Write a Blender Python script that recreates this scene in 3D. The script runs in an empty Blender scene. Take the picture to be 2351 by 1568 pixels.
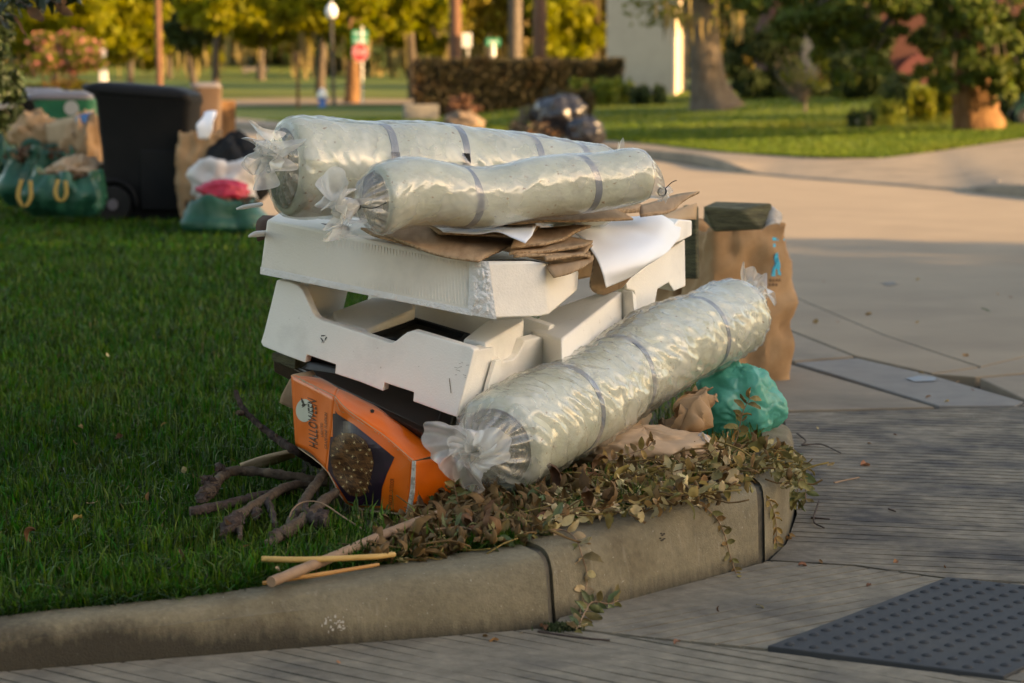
import bpy, math, random
import numpy as np
from mathutils import Vector, Matrix, noise
rnd = random.Random(7)
nrs = np.random.RandomState(7)
S = bpy.context.scene
COL = S.collection
R = math.radians

# ------------------------------------------------------------------ camera
F = 2351 * 85 / 36.0            # focal length in units of a 2351 pixel wide picture
CAM_H = 1.30
PITCH = math.atan(607 / F)
cd = bpy.data.cameras.new('camera')
cam = bpy.data.objects.new('camera', cd)
COL.objects.link(cam)
cam.location = (0, 0, CAM_H)
cam.rotation_euler = (R(90) - PITCH, 0, 0)
cd.lens = 85
cd.sensor_width = 36
cd.clip_start = 0.1
cd.clip_end = 2000
cd.dof.use_dof = True
cd.dof.focus_distance = 6.75
cd.dof.aperture_fstop = 4.2
S.camera = cam

# ------------------------------------------------------------------ sky, sun, exposure
SUN_EL, SUN_AZ = R(13), R(108)     # azimuth clockwise from +Y (the viewing direction)
w = bpy.data.worlds.new('World')
S.world = w
w.use_nodes = True
wn = w.node_tree
bg = wn.nodes['Background']
sky = wn.nodes.new('ShaderNodeTexSky')
sky.sky_type = 'NISHITA'
sky.sun_disc = False
sky.sun_elevation = SUN_EL
sky.sun_rotation = SUN_AZ
sky.air_density = 1.0
sky.dust_density = 1.4
sky.ozone_density = 1.0
wn.links.new(sky.outputs[0], bg.inputs[0])
bg.inputs[1].default_value = 0.15
sd = bpy.data.lights.new('sun', 'SUN')
sd.energy = 5.0
sd.angle = R(0.6)
sd.color = (1.0, 0.71, 0.39)
sun = bpy.data.objects.new('sun', sd)
COL.objects.link(sun)
to_sun = Vector((math.sin(SUN_AZ) * math.cos(SUN_EL), math.cos(SUN_AZ) * math.cos(SUN_EL), math.sin(SUN_EL)))
sun.rotation_euler = to_sun.to_track_quat('Z', 'Y').to_euler()
sun.location = (30, -12, 20)
S.view_settings.view_transform = 'Standard'
S.view_settings.look = 'None'
S.view_settings.gamma = 1
S.view_settings.exposure = 1.75
S.view_settings.use_curve_mapping = False
try:
    S.view_settings.use_white_balance = True
    S.view_settings.white_balance_temperature = 8250
    S.view_settings.white_balance_tint = 17
except Exception:
    pass
S.render.engine = 'CYCLES'
S.cycles.max_bounces = 8
S.cycles.transparent_max_bounces = 24
S.cycles.use_denoising = True

# ------------------------------------------------------------------ layout helpers
def ray(x, y):
    a, b = (x - 1175.5) / F, (784 - y) / F
    return Vector((a, math.cos(PITCH) + b * math.sin(PITCH), -math.sin(PITCH) + b * math.cos(PITCH)))
def V(x, y, D):                    # the point at distance D (along Y) seen at x, y
    r = ray(x, y)
    t = D / r.y
    return Vector((r.x * t, D, CAM_H + r.z * t))
def G(x, y, z=0.0):                # the point on the level z seen at x, y
    r = ray(x, y)
    t = (z - CAM_H) / r.z
    return Vector((r.x * t, r.y * t, z))
def zoomer(x0, y0, k):             # coordinates measured in an enlarged crop
    return lambda zx, zy: ((x0 + zx / k) / 1.7423, (y0 + zy / k) / 1.7423)
Z5 = zoomer(950, 1050, 1.4256)
Z6 = zoomer(1700, 700, 1.12)
Z7 = zoomer(700, 1500, 1.7425)
Z4 = zoomer(850, 430, 1.1755)
Z8 = zoomer(1700, 1650, 1.469)
Z1 = zoomer(0, 0, 1.651)

def lerp(a, b, t): return a + (b - a) * t
def clamp(v, a=0.0, b=1.0): return max(a, min(b, v))
def sstep(a, b, v):
    t = clamp((v - a) / (b - a))
    return t * t * (3 - 2 * t)
def nz(p, s=1.0, seed=0.0): return noise.noise(Vector((p[0] * s + seed, p[1] * s + seed * 1.7, p[2] * s - seed)))

# ------------------------------------------------------------------ object helpers
WL = {}                            # world location of every parent
MESHDATA = {}
def mk(name, verts, faces, mat, parent=None, smooth=35, base=None, mods=(), label=None, cat=None, group=None, kind=None, fmat=None):
    """One mesh object from points in world space; the origin goes to the parent's base or to base."""
    if parent is not None:
        off = WL[parent.name]
    elif base is not None:
        off = Vector(base)
    elif kind == 'structure' or kind == 'stuff':
        off = Vector((0, 0, 0))
    else:
        vs = np.array([tuple(v) for v in verts])
        off = Vector((vs[:, 0].mean(), vs[:, 1].mean(), vs[:, 2].min()))
    me = bpy.data.meshes.new(name)
    me.from_pydata([(v[0] - off[0], v[1] - off[1], v[2] - off[2]) for v in verts], [], faces)
    return fin(name, me, mat, parent, off, smooth, mods, label, cat, group, kind, fmat)
def fin(name, me, mat, parent, off, smooth, mods, label, cat, group, kind, fmat=None):
    for m in (mat if isinstance(mat, (list, tuple)) else [mat]):
        me.materials.append(m)
    if fmat is not None:
        me.polygons.foreach_set('material_index', fmat)
    if smooth:
        me.polygons.foreach_set('use_smooth', [True] * len(me.polygons))
        if smooth < 180:
            me.set_sharp_from_angle(angle=R(smooth))
    me.update()
    o = bpy.data.objects.new(name, me)
    COL.objects.link(o)
    if parent is not None:
        o.parent = parent
    else:
        o.location = off
    WL[o.name] = Vector(off)
    for m in mods:
        if m[0] == 'bevel':
            b = o.modifiers.new('bevel', 'BEVEL'); b.width = m[1]; b.segments = m[2] if len(m) > 2 else 2; b.limit_method = 'ANGLE'; b.angle_limit = R(25)
        elif m[0] == 'solid':
            b = o.modifiers.new('solid', 'SOLIDIFY'); b.thickness = m[1]; b.offset = 0
            if len(m) > 2: b.material_offset = m[2]; b.material_offset_rim = m[3]
        elif m[0] == 'sub':
            b = o.modifiers.new('sub', 'SUBSURF'); b.levels = m[1]; b.render_levels = m[1]
    tag(o, label, cat, group, kind)
    return o
def tag(o, label=None, cat=None, group=None, kind=None):
    if label: o['label'] = label
    if cat: o['category'] = cat
    if group: o['group'] = group
    if kind: o['kind'] = kind
def thing(name, label, cat, base, group=None):
    o = bpy.data.objects.new(name, None)
    o.empty_display_size = 0.1
    o.location = base
    COL.objects.link(o)
    WL[o.name] = Vector(base)
    tag(o, label, cat, group)
    return o
def mesh_tris(name, verts, tris, mat, parent=None, off=(0, 0, 0), smooth=0, **kw):
    """Big triangle soups through numpy."""
    off = WL[parent.name] if parent is not None else Vector(off)
    me = bpy.data.meshes.new(name)
    v = np.asarray(verts, dtype=np.float32) - np.array(off, dtype=np.float32)
    t = np.asarray(tris, dtype=np.int32)
    me.vertices.add(len(v)); me.vertices.foreach_set('co', v.ravel())
    me.loops.add(t.size); me.loops.foreach_set('vertex_index', t.ravel())
    me.polygons.add(len(t)); me.polygons.foreach_set('loop_start', np.arange(0, t.size, 3, dtype=np.int32))
    me.update(calc_edges=True)
    return fin(name, me, mat, parent, off, smooth, (), kw.get('label'), kw.get('cat'), kw.get('group'), kw.get('kind'))

def join(*parts):
    vs, fs = [], []
    for v, f in parts:
        n = len(vs)
        vs += list(v)
        fs += [tuple(i + n for i in q) for q in f]
    return vs, fs
def prism(bot, top):
    n = len(bot)
    vs = [Vector(p) for p in bot] + [Vector(p) for p in top]
    fs = [tuple(reversed(range(n))), tuple(range(n, 2 * n))]
    fs += [(i, (i + 1) % n, n + (i + 1) % n, n + i) for i in range(n)]
    return vs, fs
def frame_box(o, a, b, c, a0, a1, b0, b1, c0, c1):
    q = lambda i, j, k: o + a * i + b * j + c * k
    return prism([q(a0, b0, c0), q(a1, b0, c0), q(a1, b1, c0), q(a0, b1, c0)], [q(a0, b0, c1), q(a1, b0, c1), q(a1, b1, c1), q(a0, b1, c1)])
def wbox(x0, x1, y0, y1, z0, z1):
    return frame_box(Vector((0, 0, 0)), Vector((1, 0, 0)), Vector((0, 1, 0)), Vector((0, 0, 1)), x0, x1, y0, y1, z0, z1)
def rbox(c, sx, sy, sz, rz=0.0):       # box standing on c, turned about the vertical
    u = Vector((math.cos(rz), math.sin(rz), 0)); v = Vector((-u.y, u.x, 0))
    return frame_box(Vector(c), u, v, Vector((0, 0, 1)), -sx / 2, sx / 2, -sy / 2, sy / 2, 0, sz)
def loft(rings, cap0=True, cap1=True, closed=True):
    n = len(rings[0])
    vs = [p for r_ in rings for p in r_]
    fs = []
    for i in range(len(rings) - 1):
        for j in range(n if closed else n - 1):
            k = (j + 1) % n
            fs.append((i * n + j, i * n + k, (i + 1) * n + k, (i + 1) * n + j))
    if cap0: fs.append(tuple(reversed(range(n))))
    if cap1: fs.append(tuple((len(rings) - 1) * n + j for j in range(n)))
    return vs, fs
def crom(pts, n):                      # Catmull-Rom through a list of vectors
    pts = [Vector(p) for p in pts]
    if len(pts) == 2: return [pts[0].lerp(pts[1], i / (n - 1)) for i in range(n)]
    out = []
    m = len(pts) - 1
    for i in range(n):
        t = i / (n - 1) * m
        k = min(int(t), m - 1)
        u = t - k
        p1, p2 = pts[k], pts[k + 1]
        p0 = pts[k - 1] if k > 0 else p1 * 2 - p2
        p3 = pts[k + 2] if k + 2 <= m else p2 * 2 - p1
        out.append(0.5 * ((2 * p1) + (p2 - p0) * u + (2 * p0 - 5 * p1 + 4 * p2 - p3) * u * u + (3 * p1 - p0 - 3 * p2 + p3) * u ** 3))
    return out
def interp(vals, t):
    m = len(vals) - 1
    k = min(int(t * m), m - 1)
    return lerp(vals[k], vals[k + 1], t * m - k)
def frames(path, up=Vector((0, 0, 1))):
    res = []
    ref = None
    for i, p in enumerate(path):
        t = (path[min(i + 1, len(path) - 1)] - path[max(i - 1, 0)]).normalized()
        if ref is None:
            ref = up if abs(t.dot(up)) < 0.95 else Vector((1, 0, 0))
        a = (ref - t * ref.dot(t)).normalized()
        ref = a
        res.append((p, t, a, t.cross(a)))
    return res
def tube(pts, radii, n=24, seg=10, rough=0.0, rs=20.0, seed=0.0, cap=True):
    path = crom(pts, n)
    rings = []
    for i, (p, t, a, b) in enumerate(frames(path)):
        r_ = interp(radii, i / (n - 1)) if len(radii) > 1 else radii[0]
        ring = []
        for j in range(seg):
            an = 2 * math.pi * j / seg
            q = p + (a * math.cos(an) + b * math.sin(an)) * r_
            if rough: q = p + (q - p) * (1 + rough * nz(q, rs, seed) + 0.55 * rough * nz(q, rs * 3.1, seed + 2))
            ring.append(q)
        rings.append(ring)
    return loft(rings, cap, cap)
def sheet(ctrl, nu, nv, amp=0.0, sc=10.0, seed=0.0, edge=False):
    """A smooth surface through a grid of points, with some unevenness."""
    rows = [crom([V(*p) if not isinstance(p, Vector) else p for p in r_], nu) for r_ in ctrl]
    cols = [crom([rows[j][i] for j in range(len(rows))], nv) for i in range(nu)]
    vs, fs = [], []
    for j in range(nv):
        for i in range(nu):
            p = cols[i][j]
            if amp:
                ef_ = min(1, 5 * min(i / (nu - 1), 1 - i / (nu - 1)), 5 * min(j / (nv - 1), 1 - j / (nv - 1))) if edge else 1
                p = p + Vector((nz(p, sc, seed), nz(p, sc, seed + 5), nz(p, sc, seed + 9))) * amp * ef_
            vs.append(p)
    for j in range(nv - 1):
        for i in range(nu - 1):
            k = j * nu + i
            fs.append((k, k + 1, k + nu + 1, k + nu))
    return vs, fs
def blob(c, rx, ry, rz, amp=0.15, sc=3.0, seed=0.0, seg=40, rings=24, flat=0.0, crease=0.0, pinch=0.0):
    """A lumpy closed bag-like body standing at c (c is the middle)."""
    vs = []
    for i in range(rings + 1):
        th = math.pi * i / rings
        for j in range(seg):
            ph = 2 * math.pi * j / seg
            d = Vector((math.sin(th) * math.cos(ph), math.sin(th) * math.sin(ph), math.cos(th)))
            k = 1 + amp * nz(d, sc, seed) + amp * 0.5 * nz(d, sc * 2.3, seed + 3)
            if crease:
                k += crease * (0.5 - abs(noise.noise(Vector((ph * 3.0, d.z * 2 + seed, seed))))) * 1.2 + crease * 0.5 * abs(nz(d, 9, seed))
            if pinch and d.z > 0.5: k *= 1 - pinch * sstep(0.5, 1, d.z)
            p = Vector((d.x * rx * k, d.y * ry * k, d.z * rz * k))
            if flat: p.z = max(p.z, -rz * (1 - flat))
            vs.append(Vector(c) + p)
    fs = []
    for i in range(rings):
        for j in range(seg):
            fs.append((i * seg + j, (i + 1) * seg + j, (i + 1) * seg + (j + 1) % seg, i * seg + (j + 1) % seg))
    return vs, fs
def clip_poly(poly, nx, ny, d, keep_less):
    out = []
    n = len(poly)
    for i in range(n):
        p, q = poly[i], poly[(i + 1) % n]
        fp, fq = p[0] * nx + p[1] * ny - d, q[0] * nx + q[1] * ny - d
        if not keep_less: fp, fq = -fp, -fq
        if fp <= 0: out.append(p)
        if (fp < 0 < fq) or (fq < 0 < fp):
            t = fp / (fp - fq)
            out.append((p[0] + (q[0] - p[0]) * t, p[1] + (q[1] - p[1]) * t))
    return out

# ------------------------------------------------------------------ materials
def mat(name, c1, c2=None, rough=0.8, sc=6.0, detail=8.0, lo=0.35, hi=0.65, bump=0.0, bsc=60.0, bdist=0.004, spec=0.35,
        stretch=(1, 1, 1), metal=0.0, rand=0.0, island=0.0, c3=None, sc3=1.5, lo3=0.5, hi3=0.7, transl=0.0, speck=None, specsc=200, specth=0.68, coat=0.0, mottle=0.0, mottlesc=30):
    m = bpy.data.materials.new(name)
    m.use_nodes = True
    nt = m.node_tree
    N, L = nt.nodes, nt.links
    b = N['Principled BSDF']
    b.inputs['Roughness'].default_value = rough
    b.inputs['Specular IOR Level'].default_value = spec
    b.inputs['Metallic'].default_value = metal
    if coat: b.inputs['Coat Weight'].default_value = coat
    tc = N.new('ShaderNodeTexCoord')
    mp = N.new('ShaderNodeMapping')
    mp.inputs['Scale'].default_value = stretch
    L.new(tc.outputs['Object'], mp.inputs['Vector'])
    def tex(scale, det=detail):
        t = N.new('ShaderNodeTexNoise')
        t.inputs['Scale'].default_value = scale
        t.inputs['Detail'].default_value = det
        t.inputs['Roughness'].default_value = 0.6
        L.new(mp.outputs[0], t.inputs['Vector'])
        return t
    def ramp(fac, lo_, hi_):
        r_ = N.new('ShaderNodeMapRange')
        r_.inputs['From Min'].default_value = lo_
        r_.inputs['From Max'].default_value = hi_
        L.new(fac, r_.inputs['Value'])
        return r_.outputs[0]
    def mix(fac, a, b_):
        x = N.new('ShaderNodeMix'); x.data_type = 'RGBA'
        for sock, val in ((x.inputs[6], a), (x.inputs[7], b_)):
            if isinstance(val, tuple): sock.default_value = (*val, 1)
            else: L.new(val, sock)
        L.new(fac, x.inputs[0])
        return x.outputs[2]
    col = None
    if c2: col = mix(ramp(tex(sc).outputs[0], lo, hi), c1, c2)
    if c3: col = mix(ramp(tex(sc3, 5).outputs[0], lo3, hi3), col if col else c1, c3)
    if speck: col = mix(ramp(tex(specsc, 2).outputs[0], specth, specth + 0.06), col if col else c1, speck)
    if mottle:
        mt_ = N.new('ShaderNodeMix'); mt_.data_type = 'RGBA'; mt_.blend_type = 'MULTIPLY'; mt_.inputs[0].default_value = 1.0
        rr_ = N.new('ShaderNodeMapRange'); rr_.inputs['From Min'].default_value = 0.3; rr_.inputs['From Max'].default_value = 0.7
        rr_.inputs['To Min'].default_value = 1 - mottle; rr_.inputs['To Max'].default_value = 1 + mottle
        L.new(tex(mottlesc, 6).outputs[0], rr_.inputs['Value'])
        L.new(col, mt_.inputs[6]); L.new(rr_.outputs[0], mt_.inputs[7])
        col = mt_.outputs[2]
    if rand or island:
        hs = N.new('ShaderNodeHueSaturation')
        if island:
            g = N.new('ShaderNodeNewGeometry'); src = g.outputs['Random Per Island']; amt = island
        else:
            g = N.new('ShaderNodeObjectInfo'); src = g.outputs['Random']; amt = rand
        r_ = N.new('ShaderNodeMapRange')
        r_.inputs['To Min'].default_value = 1 - amt; r_.inputs['To Max'].default_value = 1 + amt
        L.new(src, r_.inputs['Value']); L.new(r_.outputs[0], hs.inputs['Value'])
        mm = N.new('ShaderNodeMath'); mm.operation = 'FRACT'
        m2 = N.new('ShaderNodeMath'); m2.operation = 'MULTIPLY'; m2.inputs[1].default_value = 7.31
        L.new(src, m2.inputs[0]); L.new(m2.outputs[0], mm.inputs[0])
        r2 = N.new('ShaderNodeMapRange')
        r2.inputs['To Min'].default_value = 0.5 - amt * 0.06; r2.inputs['To Max'].default_value = 0.5 + amt * 0.06
        L.new(mm.outputs[0], r2.inputs['Value']); L.new(r2.outputs[0], hs.inputs['Hue'])
        if col: L.new(col, hs.inputs['Color'])
        else: hs.inputs['Color'].default_value = (*c1, 1)
        col = hs.outputs[0]
    if col: L.new(col, b.inputs['Base Color'])
    else: b.inputs['Base Color'].default_value = (*c1, 1)
    if bump:
        bn = N.new('ShaderNodeBump')
        bn.inputs['Strength'].default_value = bump
        bn.inputs['Distance'].default_value = bdist
        L.new(tex(bsc, 4).outputs[0], bn.inputs['Height'])
        L.new(bn.outputs[0], b.inputs['Normal'])
    if transl:
        t = N.new('ShaderNodeBsdfTranslucent')
        if col: L.new(col, t.inputs[0])
        else: t.inputs[0].default_value = (*c1, 1)
        ms = N.new('ShaderNodeMixShader'); ms.inputs[0].default_value = transl
        L.new(b.outputs[0], ms.inputs[1]); L.new(t.outputs[0], ms.inputs[2])
        L.new(ms.outputs[0], N['Material Output'].inputs[0])
    return m
def film_mat(name, veil=0.2, tint=(0.86, 0.87, 0.84), rough=0.16, bump=0.3, bsc=25, gloss=0.09):
    """Thin clear plastic: mostly see-through, a milky veil and a glossy skin."""
    m = bpy.data.materials.new(name)
    m.use_nodes = True
    nt = m.node_tree; N, L = nt.nodes, nt.links
    b = N['Principled BSDF']
    b.inputs['Base Color'].default_value = (*tint, 1)
    b.inputs['Roughness'].default_value = rough
    b.inputs['Specular IOR Level'].default_value = 0.8
    tr = N.new('ShaderNodeBsdfTransparent'); tr.inputs[0].default_value = (0.97, 0.975, 0.96, 1)
    tl = N.new('ShaderNodeBsdfTranslucent'); tl.inputs[0].default_value = (*tint, 1)
    gl = N.new('ShaderNodeBsdfGlossy'); gl.inputs['Roughness'].default_value = rough
    lw = N.new('ShaderNodeLayerWeight'); lw.inputs[0].default_value = 0.5
    tc = N.new('ShaderNodeTexCoord')
    nx = N.new('ShaderNodeTexNoise'); nx.inputs['Scale'].default_value = 9; nx.inputs['Detail'].default_value = 6
    L.new(tc.outputs['Object'], nx.inputs['Vector'])
    mr = N.new('ShaderNodeMapRange'); mr.inputs['From Min'].default_value = 0.35; mr.inputs['From Max'].default_value = 0.75
    mr.inputs['To Min'].default_value = veil * 0.5; mr.inputs['To Max'].default_value = veil * 1.6
    L.new(nx.outputs[0], mr.inputs['Value'])
    nb = N.new('ShaderNodeTexNoise'); nb.inputs['Scale'].default_value = bsc; nb.inputs['Detail'].default_value = 3
    L.new(tc.outputs['Object'], nb.inputs['Vector'])
    bn = N.new('ShaderNodeBump'); bn.inputs['Strength'].default_value = bump; bn.inputs['Distance'].default_value = 0.01
    L.new(nb.outputs[0], bn.inputs['Height'])
    for s in (b, gl): L.new(bn.outputs[0], s.inputs['Normal'])
    L.new(bn.outputs[0], lw.inputs['Normal'])
    d = N.new('ShaderNodeMixShader'); d.inputs[0].default_value = 0.4
    L.new(b.outputs[0], d.inputs[1]); L.new(tl.outputs[0], d.inputs[2])
    a = N.new('ShaderNodeMixShader')
    L.new(mr.outputs[0], a.inputs[0]); L.new(tr.outputs[0], a.inputs[1]); L.new(d.outputs[0], a.inputs[2])
    e = N.new('ShaderNodeMixShader')
    pw = N.new('ShaderNodeMath'); pw.operation = 'POWER'; L.new(lw.outputs['Facing'], pw.inputs[0]); pw.inputs[1].default_value = 3.0
    ma = N.new('ShaderNodeMath'); ma.operation = 'MULTIPLY_ADD'; L.new(pw.outputs[0], ma.inputs[0]); ma.inputs[1].default_value = 0.55; ma.inputs[2].default_value = gloss
    L.new(ma.outputs[0], e.inputs[0]); L.new(a.outputs[0], e.inputs[1]); L.new(gl.outputs[0], e.inputs[2])
    L.new(e.outputs[0], N['Material Output'].inputs[0])
    return m

M = {}
M['road'] = mat('road_concrete', (0.24, 0.19, 0.132), (0.285, 0.226, 0.156), 0.9, sc=1.2, bump=0.25, bsc=120, c3=(0.195, 0.152, 0.108), sc3=0.5, lo3=0.55, hi3=0.8)
M['slab'] = mat('slab_concrete', (0.175, 0.15, 0.111), (0.235, 0.203, 0.15), 0.92, sc=7, bump=0.5, bsc=160, c3=(0.075, 0.07, 0.062), sc3=2.3, lo3=0.5, hi3=0.72, speck=(0.4, 0.39, 0.36), specsc=130, specth=0.7, mottle=0.22, mottlesc=22)
M['slab_dark'] = mat('tyre_stained_concrete', (0.16, 0.137, 0.102), (0.215, 0.184, 0.138), 0.92, sc=5, bump=0.5, bsc=160, c3=(0.045, 0.043, 0.043), sc3=3.0, lo3=0.42, hi3=0.66, stretch=(1, 1, 1), speck=(0.34, 0.33, 0.30), specsc=110, specth=0.71, mottle=0.36, mottlesc=14)
M['slab_blue'] = mat('blue_grey_concrete', (0.17, 0.16, 0.147), (0.205, 0.196, 0.175), 0.92, sc=7, bump=0.4, bsc=160)
M['gutter'] = mat('gutter_concrete', (0.205, 0.17, 0.126), (0.25, 0.206, 0.153), 0.92, sc=4, bump=0.4, bsc=160, c3=(0.14, 0.117, 0.09), sc3=1.2)
M['joint'] = mat('joint_dirt', (0.03, 0.027, 0.02), (0.055, 0.045, 0.035), 1.0, sc=30)
M['soil'] = mat('soil', (0.035, 0.028, 0.018), (0.05, 0.045, 0.02), 1.0, sc=14, bump=0.6, bsc=40)
M['grass'] = mat('grass_blades', (0.017, 0.066, 0.001), (0.033, 0.100, 0.002), 0.55, sc=2.2, island=0.75, transl=0.3, c3=(0.065, 0.075, 0.012), sc3=1.1, lo3=0.58, hi3=0.8, spec=0.25)
M['far_grass'] = mat('far_lawn_grass', (0.055, 0.095, 0.005), (0.085, 0.12, 0.006), 0.9, sc=0.7, bump=0.8, bsc=9, bdist=0.06, c3=(0.12, 0.13, 0.006), sc3=0.12)
M['far_blades'] = mat('far_lawn_blades', (0.055, 0.105, 0.004), (0.09, 0.135, 0.005), 0.7, sc=0.5, island=0.35, transl=0.3, c3=(0.12, 0.135, 0.006), sc3=0.12)
# ================================================================== SETTING
# kerb stations: foot (x, y), inner top edge (x, y) and height
KS = [((-260, 1560), (-240, 1436), 0.080), ((0, 1541), (0, 1410), 0.090), ((300, 1517), (300, 1378), 0.104), ((600, 1494), (595, 1344), 0.117),
      ((900, 1470), (880, 1292), 0.138), ((1120, 1452), (1040, 1264), 0.153), ((1262, 1437), (1176, 1246), 0.165),
      ((1278, 1420), (1190, 1240), 0.166), ((1460, 1373), (1330, 1195), 0.178), ((1660, 1316), (1545, 1140), 0.19), ((1742, 1290), (1690, 1080), 0.20),
      ((1757, 1286), (1699, 1073), 0.20), ((1800, 1248), (1735, 1040), 0.20), ((1822, 1180), (1750, 1000), 0.195), ((1828, 1110), (1745, 960), 0.18)]
KB = [G(*s[0]) for s in KS]
KT = [G(*s[1], s[2]) for s in KS]
def kerb_block(i0, i1, parent, n, pts=None):
    bb, tt = (crom(KB[i0:i1 + 1], n), crom(KT[i0:i1 + 1], n)) if pts is None else (crom(pts[0], n), crom(pts[1], n))
    rings = []
    for p, q in zip(bb, tt):
        h = q.z
        inw = Vector((q.x - p.x, q.y - p.y, 0)); wd = inw.length
        u = inw.normalized()
        prof = [(0, -0.03), (0.004, 0.0), (0.010, h * 0.35), (0.018, h * 0.68), (0.026, h - 0.035), (0.036, h - 0.017), (0.052, h - 0.006), (0.075, h), (wd * 0.75, h + 0.003), (wd, h), (wd + 0.012, h - 0.01), (wd + 0.015, -0.03)]
        ring = []
        for k, (a, z) in enumerate(prof):
            c = p + u * a
            v = Vector((c.x, c.y, z))
            if 0 < k < 10:
                v = v + u * 0.0025 * nz(v, 9, 2) + Vector((0, 0, 0.003 * nz(v, 5, 4)))
            ring.append(v)
        rings.append(ring)
    vs, fs = loft(rings)
    return mk('kerb_block', vs, fs, M['kerb'], parent, smooth=50)
def kerb_material():
    m = mat('kerb_concrete', (0.168, 0.144, 0.093), (0.218, 0.187, 0.122), 0.92, sc=9, bump=0.8, bsc=190, c3=(0.125, 0.101, 0.062), sc3=3.0, lo3=0.52, hi3=0.72, speck=(0.36, 0.335, 0.27), specsc=110, specth=0.69, mottle=0.16, mottlesc=70)
    nt = m.node_tree; N, L = nt.nodes, nt.links
    b = N['Principled BSDF']
    src = b.inputs['Base Color'].links[0].from_socket
    tc = N.new('ShaderNodeTexCoord')
    sx = N.new('ShaderNodeSeparateXYZ'); L.new(tc.outputs['Object'], sx.inputs[0])
    # dark algae band growing from the foot, ragged, strongest at the left end; thin vertical run stains
    mp = N.new('ShaderNodeMapping'); mp.inputs['Scale'].default_value = (1, 1, 0.12); L.new(tc.outputs['Object'], mp.inputs[0])
    st = N.new('ShaderNodeTexNoise'); st.inputs['Scale'].default_value = 60; st.inputs['Detail'].default_value = 4; L.new(mp.outputs[0], st.inputs['Vector'])
    big = N.new('ShaderNodeTexNoise'); big.inputs['Scale'].default_value = 3.1; big.inputs['Detail'].default_value = 7; big.inputs['Roughness'].default_value = 0.7; L.new(tc.outputs['Object'], big.inputs['Vector'])
    def math_(op, a, b_):
        x = N.new('ShaderNodeMath'); x.operation = op
        for i, v in enumerate((a, b_)):
            if isinstance(v, (int, float)): x.inputs[i].default_value = v
            else: L.new(v, x.inputs[i])
        return x.outputs[0]
    left = N.new('ShaderNodeMapRange'); left.inputs['From Min'].default_value = -0.35; left.inputs['From Max'].default_value = -1.0
    left.inputs['To Min'].default_value = 0.014; left.inputs['To Max'].default_value = 0.085
    L.new(sx.outputs[0], left.inputs['Value'])
    hgt = math_('MULTIPLY', left.outputs[0], math_('MULTIPLY', big.outputs[0], 1.7))
    hgt = math_('ADD', hgt, math_('MULTIPLY', math_('SUBTRACT', st.outputs[0], 0.5), 0.05))
    dk = N.new('ShaderNodeMapRange'); dk.inputs['From Min'].default_value = -0.03; dk.inputs['From Max'].default_value = 0.02
    L.new(math_('SUBTRACT', hgt, sx.outputs[2]), dk.inputs['Value'])
    fac = math_('MULTIPLY', dk.outputs[0], 0.85)
    mx = N.new('ShaderNodeMix'); mx.data_type = 'RGBA'; L.new(fac, mx.inputs[0]); mx.inputs[7].default_value = (0.018, 0.016, 0.012, 1)
    lt = N.new('ShaderNodeMapRange'); lt.inputs['From Min'].default_value = 0.6; lt.inputs['From Max'].default_value = 0.72; L.new(st.outputs[0], lt.inputs['Value'])
    zz = N.new('ShaderNodeMapRange'); zz.inputs['From Min'].default_value = 0.165; zz.inputs['From Max'].default_value = 0.12; L.new(sx.outputs[2], zz.inputs['Value'])
    m2 = N.new('ShaderNodeMix'); m2.data_type = 'RGBA'; L.new(math_('MULTIPLY', math_('MULTIPLY', lt.outputs[0], 0.35), zz.outputs[0]), m2.inputs[0]); L.new(src, m2.inputs[6]); m2.inputs[7].default_value = (0.30, 0.27, 0.205, 1)
    L.new(m2.outputs[2], mx.inputs[6]); L.new(mx.outputs[2], b.inputs['Base Color'])
    return m
M['kerb'] = kerb_material()
kerb = thing('kerb', None, None, KB[7]); kerb['kind'] = 'structure'
def shrink(i, j, t):                 # leave a joint between blocks
    KB[i] = KB[i].lerp(KB[j], t); KT[i] = KT[i].lerp(KT[j], t)
M['joint_fill'] = mat('dirty_joint_concrete', (0.06, 0.053, 0.039), (0.11, 0.096, 0.07), 0.95, sc=25, bump=0.6, bsc=90)
def joint_fill(i, j):
    a0, a1 = KB[i], KB[j]; t0, t1 = KT[i], KT[j]
    rings = []
    for p, q in ((a0.lerp(a1, -0.12), t0.lerp(t1, -0.12)), (a0.lerp(a1, 1.12), t0.lerp(t1, 1.12))):
        u = Vector((q.x - p.x, q.y - p.y, 0)).normalized(); h = q.z
        rings.append([p + u * a + Vector((0, 0, z)) for a, z in ((0.013, -0.03), (0.031, h - 0.046), (0.044, h - 0.023), (0.07, h - 0.009), ((q - p).length - 0.02, h - 0.008), ((q - p).length - 0.02, -0.03))])
    mk('joint_filler', *loft(rings), M['joint_fill'], kerb, smooth=30)
joint_fill(6, 7); joint_fill(10, 11)
kerb_block(0, 6, kerb, 60)
kdir = (KB[0] - KB[1]).normalized()
kerb_block(0, 0, kerb, 30, ([KB[0] + kdir * 2.9, KB[0] + kdir * 0.015], [KT[0] + kdir * 2.9, KT[0] + kdir * 0.015]))
kerb_block(7, 10, kerb, 40)
kerb_block(11, 14, kerb, 24)

# base earth far below everything, seen only in joints
mk('ground', *prism([(-400, -60, -0.6), (400, -60, -0.6), (400, 600, -0.6), (-400, 600, -0.6)], [(-400, -60, -0.045), (400, -60, -0.045), (400, 600, -0.045), (-400, 600, -0.045)]), M['joint'], kind='structure', smooth=0)

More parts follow.
